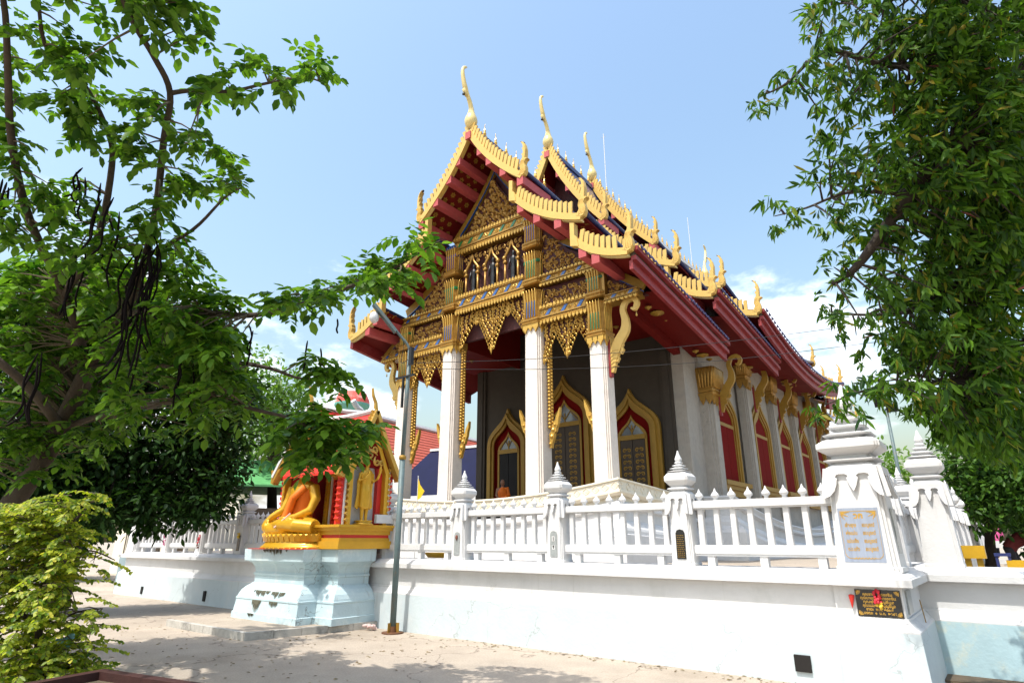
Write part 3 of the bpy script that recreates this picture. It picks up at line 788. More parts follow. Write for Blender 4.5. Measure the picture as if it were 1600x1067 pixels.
# gilded strips down the column flanks, ending in bird heads
def strip_ornament(u, Y, zt, zb, sgn):
    st = MB().box(XC + u - 0.035, XC + u + 0.035, Y, Y + 0.17, zb + 0.55, zt).build('gilt_strip', MT['gold'], tp)
    b = MB(); z = zb + 0.6
    while z < zt - 0.06:
        b.lathe(0, 0, [(0.001, -0.05), (0.05, -0.03), (0.06, 0.0), (0.05, 0.03), (0.001, 0.05)], 6, T(XC + u + 0.0, Y + 0.02, z) @ SC(1.0, 1.0, 0.9)); z += 0.105
    z = zb + 0.65
    while z < zt - 0.06:
        b.lathe(0, 0, [(0.001, -0.05), (0.05, -0.03), (0.055, 0.0), (0.05, 0.03), (0.001, 0.05)], 6, T(XC + u + sgn * 0.03, Y + 0.10, z) @ SC(1.0, 1.0, 0.9)); z += 0.105
    b.build('bead_row', MT['goldb'], st, True, kind='stuff')
    k = MB(); kanok_flame(k, T(XC + u, Y + 0.09, zb) @ SC(sgn, 1, 1), 1.0)
    k.build('bird_finial', MT['goldb'], tp)
strip_ornament(1.78 + 0.40, 14.30, 7.9, 4.15, 1)
strip_ornament(4.03 - 0.33, 14.28, 7.1, 4.25, -1)
strip_ornament(-1.78 + 0.40, 14.30, 7.9, 4.15, 1)
strip_ornament(1.78 - 0.40, 14.30, 7.9, 4.25, -1)
strip_ornament(-4.03 + 0.33, 14.28, 7.1, 4.15, 1)
strip_ornament(-1.78 - 0.40, 14.30, 7.9, 4.25, -1)

# ---- carved work
def scroll(mb, fn, cx, cy, s, ang, flip, base=0.0, h=0.05, turns=1.25):
    n = 11; pts = []
    for i in range(n):
        t = i / (n - 1); a = ang + flip * (t * turns * 6.283); r = s * (0.62 * (1 - t) ** 0.8 + 0.03)
        pts.append((cx + r * math.cos(a), cy + r * math.sin(a), s * (0.20 * (1 - t) + 0.05)))
    # flame tail at the outer end
    a0 = ang - flip * 0.55; pts.insert(0, (cx + s * 0.80 * math.cos(a0), cy + s * 0.80 * math.sin(a0), s * 0.15)); a0 = ang - flip * 1.0
    pts.insert(0, (cx + s * 1.08 * math.cos(a0), cy + s * 1.08 * math.sin(a0), s * 0.02))
    b = len(mb.v); m = len(pts)
    for i, (x, y, w) in enumerate(pts):
        p = pts[max(i - 1, 0)]; q = pts[min(i + 1, m - 1)]
        dx, dy = q[0] - p[0], q[1] - p[1]; l = math.hypot(dx, dy) or 1; nx, ny = -dy / l * w, dx / l * w
        mb.v += [tuple(fn(x + nx, y + ny, base)), tuple(fn(x, y, base + h * (0.5 + w / s * 2.2))), tuple(fn(x - nx, y - ny, base))]
    for i in range(m - 1):
        for k in (0, 1):
            mb.f.append((b + 3 * i + k, b + 3 * i + k + 1, b + 3 * i + k + 4, b + 3 * i + k + 3))
def carve(name, poly, Y, step, parent, mtl='gold', back='redback', h=0.07, mirror=None, frame=0.0, seed=1, fn=None):
    rnd = random.Random(seed); fn = fn or front(Y)
    if back: MB().prism(poly, fn, -0.05, 0.0).build(name + '_ground', MT[back], parent)
    mb = MB()
    x0 = min(p[0] for p in poly); x1 = max(p[0] for p in poly); y0 = min(p[1] for p in poly); y1 = max(p[1] for p in poly)
    j = 0; y = y0 + step * 0.45
    while y < y1:
        x = x0 + step * (0.35 if j % 2 else 0.85)
        while x < x1:
            px, py = x + rnd.uniform(-0.2, 0.2) * step, y + rnd.uniform(-0.2, 0.2) * step
            if inpoly(px, py, poly) and all(inpoly(px + dx * step * 0.42, py + dy * step * 0.42, poly) for dx, dy in ((1, 0), (-1, 0), (0, 1), (0, -1))):
                fl = 1 if (px > (x0 + x1) / 2) else -1
                if rnd.random() < 0.3: fl = -fl
                scroll(mb, fn, px, py, step * rnd.uniform(0.56, 0.72), rnd.uniform(0, 6.28), fl, 0.0, h, rnd.choice((0.9, 1.2, 1.4)))
            x += step
        y += step * 0.82; j += 1
    return mb.build(name, MT[mtl], parent, True, kind='stuff')
def teeth(mb, u0, u1, z, Y, n, w, h, dirn=-1):
    for k in range(n):
        u = u0 + (u1 - u0) * (k + 0.5) / n
        poly = [(-w / 2, 0), (w / 2, 0), (w * 0.46, dirn * h * 0.5), (0.0, dirn * h), (-w * 0.46, dirn * h * 0.5)]
        mb.prism([(u + p[0], z + p[1]) for p in poly], front(Y), 0.0, 0.05, 0.0)
def beam(u0, u1, z0, z1, Y, glass, name='beam', crest=True):
    o = MB()
    h = z1 - z0
    o.box(XC + u0, XC + u1, Y, Y + 0.42, z0 + h * 0.20, z1 - h * 0.05)
    o.box(XC + u0, XC + u1, Y - 0.05, Y, z0 + h * 0.42, z0 + h * 0.50)
    o.box(XC + u0, XC + u1, Y - 0.05, Y, z1 - h * 0.10, z1 - h * 0.03)
    o.box(XC + u0, XC + u1, Y - 0.03, Y, z0 + h * 0.18, z0 + h * 0.36)
    o = o.build(name, MT['gold'], tp)
    t = MB(); n = max(4, int((u1 - u0) / 0.125))
    teeth(t, u0, u1, z0 + h * 0.22, Y - 0.03, n, 0.10, h * 0.24)
    if crest: teeth(t, u0, u1, z1 - h * 0.04, Y - 0.03, n, 0.10, h * 0.22, 1)
    # little petals on the mid course
    for k in range(n * 2):
        u = u0 + (u1 - u0) * (k + 0.5) / (n * 2)
        t.lathe(0, 0, [(0.001, -0.03), (0.024, -0.01), (0.024, 0.01), (0.001, 0.03)], 5, T(XC + u, Y - 0.035, z0 + h * 0.29))
    t.build('tooth_row', MT['goldb'], o, kind='stuff')
    gl = MB(); sc_ = MB(); m = max(2, int((u1 - u0) / 0.46)); zc = z0 + h * 0.70; hh = h * 0.17
    for k in range(m):
        uc = u0 + (u1 - u0) * (k + 0.5) / m
        gl.prism([(uc - 0.02 - hh * 0.8, zc - hh), (uc + 0.10 - hh * 0.8, zc - hh), (uc + 0.10 + hh * 0.8, zc + hh), (uc - 0.02 + hh * 0.8, zc + hh)], front(Y), -0.01, 0.018)
        scroll(sc_, front(Y), uc - 0.13, zc, hh * 1.0, 0.4 + k, 1, 0.0, 0.04)
        scroll(sc_, front(Y), uc + 0.24, zc, hh * 0.9, 2.4 + k, -1, 0.0, 0.04)
    gl.build('glass_inlay', MT[glass], o, kind='stuff'); sc_.build('beam_scroll', MT['goldb'], o, True, kind='stuff')
    return o

# backing wall of the gable, following the roof line
gw = [(-5.5, 8.1), (-4.5, 9.05), (-4.25, 9.5), (-3.0, 10.5), (-2.1, 11.6), (-1.7, 12.2), (-0.9, 13.3), (0, 14.45), (0.9, 13.3), (1.7, 12.2), (2.1, 11.6), (3.0, 10.5), (4.25, 9.5), (4.5, 9.05), (5.5, 8.1)]
MB().prism(gw, front(14.42), -0.12, 0.0).build('gable_wall', MT['redback'], tp)
# plain ochre band under the rafters
for s in (-1, 1):
    for k, (pts, w) in enumerate(((((0, 14.50), (0.82, 13.30), (1.95, 12.05)), 0.26), (((1.75, 11.62), (2.9, 10.62), (4.35, 9.82)), 0.34), (((3.95, 9.42), (4.55, 8.98), (5.45, 8.32)), 0.24))):
        c = bez(pts[0], (2 * pts[1][0] - (pts[0][0] + pts[2][0]) / 2, 2 * pts[1][1] - (pts[0][1] + pts[2][1]) / 2), pts[2], 8)
        MB().strip([(s * p[0], p[1]) for p in c], [w] * 9, front(14.30), -0.10, 0.0).build('gable_band', MT['ochre'], tp)
        MB().strip([(s * (p[0] - 0.02), p[1] - w / 2 - 0.03) for p in c], [0.028] * 9, front(14.26), -0.06, 0.0).build('glass_edge', MT['blueglass'], tp)
# top pediment
ped = [(-1.42, 12.02), (1.42, 12.02), (0.75, 12.85), (0.28, 13.5), (0, 14.0), (-0.28, 13.5), (-0.75, 12.85)]
carve('pediment_carving', ped, 14.24, 0.205, tp, 'gold', 'redback', 0.12, seed=3)
beam(-1.70, 1.70, 11.28, 11.92, 14.08, 'greenglass')
beam(-1.50, 1.50, 8.98, 9.62, 14.06, 'blueglass')
# niche storey with three dark standing figures
MB().box(XC - 1.5, XC + 1.5, 14.36, 14.42, 9.55, 11.35).build('niche_back', MT['redback'], tp)
def figure(mb, x, y, z, h):
    lv = [(0.11, 0), (0.12, 0.03), (0.085, 0.06), (0.075, 0.30), (0.085, 0.48), (0.062, 0.58), (0.088, 0.70), (0.095, 0.78), (0.030, 0.82), (0.030, 0.845), (0.045, 0.87), (0.046, 0.92), (0.030, 0.955), (0.012, 0.985), (0.003, 1.0)]
    mb.loft([[Vector((x + r * h * 0.95 * math.cos(6.2832 * j / 10), y + r * h * 0.62 * math.sin(6.2832 * j / 10), z + t * h)) for j in range(10)] for r, t in lv])
    for s in (-1, 1):
        mb.tube([(x + s * 0.09 * h, y, z + 0.76 * h), (x + s * 0.125 * h, y - 0.01, z + 0.62 * h), (x + s * 0.115 * h, y - 0.03, z + 0.46 * h)], [0.026 * h, 0.022 * h, 0.016 * h], 6)
for k, u in enumerate((-0.88, 0.0, 0.88)):
    f = MB(); figure(f, XC + u, 14.24, 9.60, 1.28); f.build('niche_figure', MT['bronze'], tp, True)
    ar = MB()
    for s in (-1, 1):
        ar.tube([(XC + u + s * 0.27, 14.16, 9.58), (XC + u + s * 0.27, 14.16, 10.42)], 0.040, 6)
        ar.sq(XC + u + s * 0.27, 14.16, [(0.06, 10.40), (0.065, 10.46), (0.045, 10.5)], ch=0.2)
        pts = [Vector((XC + u + s * a, 14.16, b)) for a, b in ((0.27, 10.48), (0.27, 10.66), (0.17, 10.80), (0.07, 10.96), (0.0, 11.22))]
        ar.tube(spline(pts, 3), [0.048] * 4 + [0.05] * 4 + [0.04] * 4 + [0.015], 6)
        ar.lathe(0, 0, [(0.001, -0.08), (0.075, -0.03), (0.08, 0.02), (0.03, 0.08), (0.001, 0.12)], 8, T(XC + u + s * 0.30, 14.15, 10.60))
    ar.build('niche_arch', MT['gold'], tp, True)
    sc2 = MB()
    for s in (-1, 1):
        for (a, b) in ((0.26, 10.92), (0.36, 11.08), (0.17, 11.12)): scroll(sc2, front(14.2), u + s * a, b, 0.11, 0.6 * s + 1.57, s, 0.0, 0.05)
    sc2.build('arch_scroll', MT['gold'], tp, True, kind='stuff')
# side bays
for s in (-1, 1):
    def mu(pl): return [(s * p[0], p[1]) for p in pl]
    u0, u1 = sorted((s * 2.08, s * 3.78))
    beam(u0, u1, 7.84, 8.38, 14.06, 'blueglass')
    beam(*sorted((s * 2.08, s * 4.30)), 9.10, 9.46, 14.08, 'blueglass')
    carve('panel_carving', mu([(2.08, 8.38), (3.80, 8.38), (3.80, 9.12), (2.08, 9.12)]), 14.22, 0.19, tp, seed=5 + s)
    carve('panel_carving', mu([(2.08, 9.46), (4.05, 9.46), (3.75, 9.72), (3.05, 10.22), (2.45, 10.85), (2.10, 11.3), (2.08, 11.3)]), 14.22, 0.195, tp, seed=8 + s)
    beam(*sorted((s * 4.30, s * 5.36)), 7.98, 8.26, 14.10, 'blueglass', crest=False)
    carve('panel_carving', mu([(4.28, 8.24), (5.40, 8.24), (4.9, 8.52), (4.36, 8.92)]), 14.24, 0.15, tp, seed=11 + s)
    MB().box(*sorted((XC + s * 4.25, XC + s * 4.36)), 14.05, 14.4, 8.24, 9.0).build('end_post', MT['gold'], tp)
# lambrequins hanging under the beams
def pendant(uc, w, zt, zb, half=0, seed=0):
    rnd = random.Random(seed); h = zt - zb; fn = front(14.22)
    A = [(0, zb), (0.10 * w, zb + 0.22 * h), (0.26 * w, zb + 0.48 * h), (0.40 * w, zb + 0.70 * h), (0.5 * w, zt)]
    poly = [(uc + a, z) for a, z in A] + [(uc - a, z) for a, z in A[:0:-1]]
    if half: poly = [(uc, zt), (uc, zb)] + [(uc + half * a * 1.2, z) for a, z in A[1:]]
    p = MB().prism([(uc + (a_ - uc) * 0.72, zt + (b_ - zt) * 0.78) for a_, b_ in poly], fn, -0.03, -0.012).build('pendant', MT['redback'], tp)
    sc3 = MB(); st = 0.17; y = zb + 0.10 * h
    while y < zt - 0.03:
        hwid = np.interp(y, [a[1] for a in A], [a[0] for a in A]) * (1.2 if half else 1)
        n = max(1, int(2 * hwid / st) if not half else int(hwid / st) or 1)
        for k in range(n):
            x = uc + (hwid * (2 * (k + 0.5) / n - 1) if not half else half * hwid * (k + 0.5) / n)
            sgn = 1 if x > uc else -1
            scroll(sc3, fn, x, y, st * rnd.uniform(0.50, 0.64), 1.57 + sgn * rnd.uniform(0, 1.2), sgn, 0.0, 0.06, 1.1)
        for sg in ((-1, 1) if not half else (half,)):
            scroll(sc3, fn, uc + sg * hwid, y + 0.03, st * 0.5, -0.4 if sg > 0 else 3.5, sg, -0.01, 0.05, 0.7)
        y += st * 0.74
    sc3.lathe(0, 0, [(0.001, 0.0), (0.035, 0.10), (0.045, 0.18), (0.02, 0.26), (0.04, 0.32), (0.001, 0.36)], 8, T(XC + uc, 14.2, zb - 0.06))
    sc3.build('pendant_scroll', MT['goldb'], p, True, kind='stuff')
pendant(0.0, 1.25, 9.02, 7.42, seed=1); pendant(-1.42, 1.2, 9.02, 7.75, 1, 2); pendant(1.42, 1.2, 9.02, 7.75, -1, 3)
pendant(-0.68, 0.34, 9.02, 8.55, 0, 9); pendant(0.68, 0.34, 9.02, 8.55, 0, 10)
for s in (-1, 1):
    pendant(s * 2.93, 0.95, 7.88, 6.72, seed=4 + s); pendant(s * 2.10, 0.8, 7.88, 6.65, s, 6); pendant(s * 3.76, 0.8, 7.88, 6.75, -s, 7)

# ---- porch ceiling and hall front wall
YW = 18.5
MB().box(XC - 2.2, XC + 2.2, 14.45, YW, 9.6, 9.7).build('porch_ceiling', MT['redsoffit'], tp)
for s in (-1, 1):
    a, b = sorted((s * 2.2, s * 4.6)); MB().box(XC + a, XC + b, 14.45, YW, 8.35, 8.45).build('porch_ceiling', MT['redsoffit'], tp)
    MB().box(*sorted((XC + s * 2.1, XC + s * 2.2)), 14.45, YW, 8.2, 9.7).build('porch_girder', MT['redsoffit'], tp)
med = MB()
for (u, y, z, r) in [(0, 15.3, 9.59, 0.26), (0, 17, 9.59, 0.26), (-1.1, 15.2, 9.59, 0.12), (1.1, 15.2, 9.59, 0.12), (-1.1, 16.2, 9.59, 0.12), (1.1, 16.2, 9.59, 0.12)] + [(s * 3.2, y, 8.34, r) for s in (-1, 1) for y, r in ((15.2, 0.1), (16, 0.2), (16.8, 0.1))]:
    med.lathe(0, 0, [(0.001, 0), (r, 0), (r * 0.9, -0.03), (r * 0.5, -0.04), (r * 0.3, -0.08), (0.001, -0.09)], 12, T(XC + u, y, z))
med.build('ceiling_medallion', MT['ochre'], tp, True, kind='stuff')
wl = MB()
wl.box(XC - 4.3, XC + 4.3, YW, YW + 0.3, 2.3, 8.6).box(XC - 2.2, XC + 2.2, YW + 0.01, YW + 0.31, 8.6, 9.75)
wl.build('front_wall', MT['porch_shaded'], tp)
for s in (-1, 1):
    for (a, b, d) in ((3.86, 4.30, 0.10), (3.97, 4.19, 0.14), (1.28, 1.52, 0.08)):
        x0_, x1_ = sorted((XC + s * a, XC + s * b)); MB().box(x0_, x1_, YW - d, YW, 2.3, 8.6).build('wall_pilaster', MT['porch_shaded'], tp)

def ogee(w, z0, z1, z2, c=0.0, n=12):
    r = [(w, z0), (w, z1)]
    h = z2 - z1
    P = [(w, z1), (w, z1 + 0.50 * h), (0.22 * w, z1 + 0.52 * h), (0, z2)]
    for i in range(1, n + 1):
        t = i / n; a = (1 - t) ** 3; b = 3 * t * (1 - t) ** 2; d = 3 * t * t * (1 - t); e = t ** 3
        r.append((a * P[0][0] + b * P[1][0] + d * P[2][0] + e * P[3][0], a * P[0][1] + b * P[1][1] + d * P[2][1] + e * P[3][1]))
    return [(c + x, z) for x, z in r] + [(c - x, z) for x, z in r[-2::-1]]
def opening(parent, name, fn, c, w, z0, z1, z2, fw, depth, kind, pr=1.0):
    """stepped gilt frame, red reveal and leaves; fn's third axis points out of the wall"""
    o1 = ogee(w, z0, z1, z2, c); o2 = ogee(w - fw * 0.35, z0, z1, z2 - fw * 0.55, c); o3 = ogee(w - fw * 0.7, z0, z1, z2 - fw * 1.1, c); o4 = ogee(w - fw, z0, z1, z2 - fw * 1.6, c)
    d = MB().ring(o1, o2, fn, 0.0, 0.14 * pr).ring(o2, o3, fn, 0.0, 0.24 * pr).ring(o3, o4, fn, 0.0, 0.17 * pr).build(name, MT['ochre'], parent)
    rv = MB().ring(o4, ogee(w - fw - 0.012, z0, z1, z2 - fw * 1.6 - 0.02, c), fn, 0.11 * pr, 0.02).build('reveal', MT['redpanel'], d)
    return d, o4
# three doors in the shaded front wall
for k, (u, w, z1, z2) in enumerate(((-2.66, 1.04, 5.15, 6.62), (0.0, 1.22, 5.9, 7.55), (2.70, 1.06, 5.15, 6.62))):
    d, o4 = opening(tp, 'door', front(YW - 0.002), u, w, 2.45, z1, z2, 0.36, 0.3, 0)
    MB().prism(ogee(w - 0.36, 2.45, z1, z2 - 0.58, u), front(YW), -0.01, 0.006).build('red_reveal', MT['redpanel'], d)
    wi = w - 0.56
    MB().prism(ogee(wi, 2.45, z1 - 0.25, z2 - 1.0, u), front(YW - 0.02), 0.0, 0.012).build('fanlight', MT['glass'], d)
    MB().ring(ogee(wi + 0.05, 2.45, z1 - 0.25, z2 - 0.93, u), ogee(wi - 0.03, 2.45, z1 - 0.25, z2 - 1.05, u), front(YW - 0.03), 0.0, 0.05).build('inner_frame', MT['ochre'], d)
    zt = z1 - 0.30
    MB().box(XC + u - wi, XC + u + wi, YW - 0.10, YW - 0.02, zt, zt + 0.16).build('transom', MT['ochre'], d)
    mu_ = MB()
    for s in (-1, 1): mu_.tube([(XC + u + s * wi * 0.85, YW - 0.05, zt + 0.2), (XC + u + s * wi * 0.35, YW - 0.05, zt + 0.55), (XC + u, YW - 0.05, zt + 0.25)], 0.022, 5)
    mu_.tube([(XC + u, YW - 0.05, zt), (XC + u, YW - 0.05, zt + 0.5)], 0.022, 5)
    mu_.build('fanlight_bar', MT['ochre'], d)
    for s in (-1, 1):
        a, b = sorted((u + s * 0.012, u + s * (wi - 0.05)))
        lf = MB().box(XC + a, XC + b, YW - 0.065, YW - 0.02, 2.5, zt).build('door_leaf', MT['darkvoid' if k == 0 else 'darkwood'], d)
        if k == 0: continue
        orn = MB(); fnl = front(YW - 0.066); zz = 2.9; cxm = (a + b) / 2
        while zz < zt - 0.2:
            scroll(orn, fnl, cxm - 0.085, zz, 0.10, 1.0, 1, 0, 0.02); scroll(orn, fnl, cxm + 0.09, zz, 0.10, 2.1, -1, 0, 0.02); zz += 0.2
        orn.build('door_gilding', MT['ochre'], lf, True, kind='stuff')

# ---- flank of the hall: walls, pilasters, windows
XA, XM = XC + 4.78, XC + 4.98
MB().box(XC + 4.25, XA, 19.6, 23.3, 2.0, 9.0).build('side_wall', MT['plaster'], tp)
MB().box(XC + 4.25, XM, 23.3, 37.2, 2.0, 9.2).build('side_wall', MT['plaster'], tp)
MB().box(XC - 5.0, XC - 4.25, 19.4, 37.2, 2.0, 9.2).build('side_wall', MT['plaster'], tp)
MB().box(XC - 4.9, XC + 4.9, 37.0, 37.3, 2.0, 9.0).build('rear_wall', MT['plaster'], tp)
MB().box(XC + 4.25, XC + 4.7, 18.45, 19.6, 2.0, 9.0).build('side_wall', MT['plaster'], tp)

def bracket_mesh():
    cl = spline([(0.03, 0.0, 0), (0.08, 0.45, 0), (0.26, 0.85, 0), (0.47, 1.15, 0), (0.50, 1.45, 0), (0.44, 1.75, 0), (0.55, 1.98, 0), (0.78, 2.02, 0), (0.88, 1.86, 0), (0.80, 1.70, 0), (0.70, 1.74, 0)], 3)
    n = len(cl); wd = [float(np.interp(i / (n - 1), [0, 0.12, 0.3, 0.45, 0.6, 0.8, 0.92, 1], [0.08, 0.30, 0.26, 0.17, 0.14, 0.14, 0.10, 0.03])) for i in range(n)]
    mb = MB().strip([(p[0], p[1]) for p in cl], wd, lambda u, v, t: Vector((u, t, v)), -0.06, 0.06)
    for (x, z, s, a) in ((0.02, 0.72, 0.16, 2.2), (0.30, 0.62, 0.13, -0.3), (0.16, 0.40, 0.12, 0.0), (0.0, 0.95, 0.12, 2.0)):
        mb.strip([(x, z - s), (x + s * 0.5 * math.cos(a), z - s * 0.2), (x + s * 0.3 * math.cos(a), z + s * 0.5), (x + s * 0.8 * math.cos(a), z + s)], [s * 0.5, s * 0.75, s * 0.45, 0.01], lambda u, v, t: Vector((u, t, v)), -0.045, 0.045)
    for k in range(5):
        mb.strip([(0.0, 0.12 + k * 0.11), (0.09, 0.18 + k * 0.11), (0.18 + k * 0.02, 0.17 + k * 0.11)], [0.02, 0.03, 0.01], lambda u, v, t: Vector((u, t, v)), -0.075, 0.075)
    mb.lathe(0, 0, [(0.001, -0.08), (0.03, -0.05), (0.02, -0.02), (0.008, 0.05), (0.001, 0.06)], 8, T(0.84, 0, 1.55))
    return mb
bk_mesh = bracket_mesh()
m_bracket = bk_mesh.mesh('bracket', MT['yellow']); m_bracket_d = bk_mesh.mesh('bracket', MT['ochre'])
m_bplate = MB().box(-0.07, 0.0, -0.07, 0.07, -0.12, 0.95).mesh('bracket_plate', MT['red'])
def bracket(x, y, z, s=1.0, sx=1, me=None):
    b = put('bracket', me or m_bracket, tp, T(x, y, z) @ SC(s * sx, s, s)); put('back_plate', m_bplate, b, T(x, y, z) @ SC(s * sx, s, s))
bracket(XC + 4.03 + 0.33, 14.25, 6.0); bracket(XC - 4.03 - 0.33, 14.25, 6.0, 1.0, -1)

def side_column(y, X, z1, w=0.36, proud=0.32):
    o = MB().box(X - 0.1, X + proud * 0.6, y - w, y + w, 2.6, z1 + 0.2).box(X - 0.1, X + proud * 0.8, y - w * 0.8, y + w * 0.8, 2.6, z1 + 0.2).box(X - 0.1, X + proud, y - w * 0.6, y + w * 0.6, 2.6, z1 + 0.2).build('side_column', MT['plaster'], tp)
    c = MB(); cx = X + 0.02; k = 1.0
    def rg(wy, ox, z): return [Vector((cx - 0.1, y - wy, z)), Vector((cx + ox, y - wy, z)), Vector((cx + ox + 0.04, y - wy * 0.7, z)), Vector((cx + ox + 0.04, y + wy * 0.7, z)), Vector((cx + ox, y + wy, z)), Vector((cx - 0.1, y + wy, z))]
    c.loft([rg(w * a, proud * b, z1 + dz) for a, b, dz in ((1.05, 1.0, 0.0), (1.18, 1.2, 0.05), (1.2, 1.22, 0.10), (1.05, 1.05, 0.14), (1.15, 1.15, 0.2), (1.12, 1.12, 0.28), (1.2, 1.25, 0.45), (1.34, 1.45, 0.75), (1.36, 1.5, 0.92), (1.25, 1.3, 1.0))])
    cap = c.build('capital', MT['gold'], o)
    ap = MB()
    for kx in (-1, 0, 1):
        poly = [(-0.14, 0.04), (0.14, 0.04), (0.12, -0.12), (0.0, -0.30), (-0.12, -0.12)]
        ap.prism([(y + kx * w * 0.72 + p[0], z1 + p[1]) for p in poly], lambda a, b, t: Vector((X + proud + 0.02 + t, a, b)), 0.0, 0.05)
        if kx < 1: ap.prism([(X + 0.06 + (kx + 1) * 0.22 + p[0] * 0.8, z1 + p[1]) for p in poly], lambda a, b, t: Vector((a, y - w - 0.01 - t, b)), 0.0, 0.05)
    ap.build('leaf_apron', MT['gold'], o)
    lf = MB()
    for j in range(7):
        t = (j - 3) / 3.0; lf.tube([(X + proud * 1.25 + 0.03, y + t * w * 1.0, z1 + 0.28), (X + proud * 1.5, y + t * w * 1.12, z1 + 0.7), (X + proud * 1.65, y + t * w * 1.2, z1 + 0.97)], [0.05, 0.06, 0.015], 5)
    for j in range(5):
        t = j / 4; lf.tube([(X + 0.02 + t * proud * 1.1, y - w * 1.16, z1 + 0.28), (X + 0.02 + t * proud * 1.3, y - w * 1.32, z1 + 0.7), (X + 0.02 + t * proud * 1.4, y - w * 1.42, z1 + 0.97)], [0.05, 0.06, 0.015], 5)
    lf.build('petal', MT['gold'], cap, True, kind='stuff')
side_column(19.98, XA, 6.25, 0.36, 0.34)
for y in (23.4, 26.85, 30.25, 33.65, 37.0): side_column(y, XM, 7.45, 0.27, 0.24)
for y, X, z in ((19.95, XA + 0.45, 5.75), (23.6, XM + 0.36, 6.45), (27.0, XM + 0.36, 6.55), (30.4, XM + 0.36, 6.55), (33.8, XM + 0.36, 6.55)):
    bracket(X, y + 0.25, z, 0.92, 1, m_bracket_d)
for y, X in ((21.65, XA), (25.1, XM), (28.5, XM), (31.95, XM), (35.3, XM)):
    fn = side(X + 0.003)
    d, o4 = opening(tp, 'window', fn, y, 1.22, 3.55, 5.75, 7.30, 0.40, 0.3, 0, 0.55)
    MB().prism(ogee(0.82, 3.55, 5.75, 6.66, y), fn, -0.02, 0.004).build('red_panel', MT['redpanel'], d)
    iw = 0.74
    MB().ring(ogee(iw + 0.08, 3.6, 5.7, 6.68, y), ogee(iw, 3.6, 5.7, 6.5, y), fn, 0.005, 0.05).build('inner_frame', MT['ochre'], d)
    MB().box(X + 0.004, X + 0.06, y - 0.76, y + 0.76, 5.50, 5.62).build('transom', MT['ochre'], d)
    for s in (-1, 1): MB().box(X + 0.006, X + 0.05, *sorted((y + s * 0.008, y + s * 0.70)), 3.62, 5.5).build('shutter', MT['redpanel'], d)
    MB().box(X, X + 0.32, y - 1.30, y + 1.30, 3.40, 3.55).box(X, X + 0.26, y - 1.22, y + 1.22, 3.26, 3.40).box(X, X + 0.20, y - 1.14, y + 1.14, 3.05, 3.26).build('sill', MT['ochre'], d)

# ================================================================ roofs: three tiers, each gable end in three leaps
def curve3(a, m, c, n=10):
    return bez(a, (2 * m[0] - (a[0] + c[0]) / 2, 2 * m[1] - (a[1] + c[1]) / 2), c, n)
TIERS = [  # front Y, back Y, (apex z), three segments (start, middle, end), sag of ridge, sag of eave
    dict(y0=13.0, y1=19.6, seg=[((0.0, 15.36), (0.95, 13.92), (2.30, 12.62)), ((1.98, 11.98), (3.00, 11.05), (4.38, 10.42)), ((4.18, 9.70), (4.85, 9.20), (5.74, 8.92))], sl=-0.145),
    dict(y0=17.8, y1=24.2, seg=[((0.0, 17.30), (1.0, 15.25), (2.47, 13.20)), ((2.25, 12.65), (3.45, 11.45), (5.08, 10.58)), ((4.85, 9.95), (5.45, 9.45), (6.17, 9.20))], sl=-0.135),
    dict(y0=21.4, y1=35.3, seg=[((0.0, 17.60), (1.1, 15.6), (2.84, 13.55)), ((2.60, 13.0), (3.8, 11.75), (5.36, 10.95)), ((5.15, 10.30), (5.8, 9.80), (6.52, 9.57))], sl=None),
]
YM = 28.35
def sagf(t, y, frac):
    """drop of the roof at y; frac 0 at the ridge, 1 at the eave"""
    if t['sl'] is not None: return t['sl'] * (y - t['y0']) * (0.35 + 0.65 * frac)
    k = (y - YM) / (YM - t['y0']); return -(1 - k * k) * (0.30 + 0.60 * frac)
m_blade = MB().prism([(-0.058, -0.12), (0.058, -0.12), (0.066, 0.20), (0.066, 0.33), (0.064, 0.375), (-0.035, 0.40), (-0.06, 0.395), (-0.06, 0.34), (-0.062, 0.2)], lambda u, v, t: Vector((u, t, v)), -0.03, 0.03).mesh('blade', MT['yellow'])
m_bladetip = MB().prism([(-0.045, 0.372), (0.012, 0.388), (0.02, 0.40), (-0.06, 0.395), (-0.085, 0.37)], lambda u, v, t: Vector((u, t, v)), -0.03, 0.03).mesh('blade_tip', MT['darkwood'])
_hh = [(-0.34, 0.0), (-0.05, -0.10), (0.10, -0.06), (0.18, 0.08), (0.175, 0.24), (0.10, 0.42), (0.16, 0.52), (0.29, 0.56), (0.15, 0.62), (0.17, 0.80), (0.18, 1.0), (0.13, 1.18), (0.04, 1.32), (-0.10, 1.39), (0.02, 1.26), (0.055, 1.10), (-0.03, 1.08), (0.04, 0.98), (0.035, 0.86), (-0.06, 0.84), (0.0, 0.72), (-0.05, 0.62), (-0.12, 0.57), (-0.09, 0.47), (-0.17, 0.40), (-0.12, 0.26), (-0.20, 0.14)]
def hh_mesh():
    mb = MB(); fn = lambda u, v, t: Vector((u, t, v))
    mb.prism(_hh, fn, -0.09, 0.09)
    mb.prism([(x * 0.86 + 0.01, y * 0.93 + 0.03) for x, y in _hh], fn, -0.125, 0.125)
    for k in range(4):
        q = [Vector((-0.16 + 0.075 * k, 0, 0.02)), Vector((-0.10 + 0.07 * k, 0, 0.20)), Vector((-0.14 + 0.065 * k, 0, 0.36)), Vector((-0.07 + 0.05 * k, 0, 0.54))]
        for s in (-1, 1): mb.tube([p + Vector((0, s * 0.125, 0)) for p in spline(q, 3)], 0.020, 5)
    return mb
m_hh = hh_mesh().mesh('naga_finial', MT['yellow'])
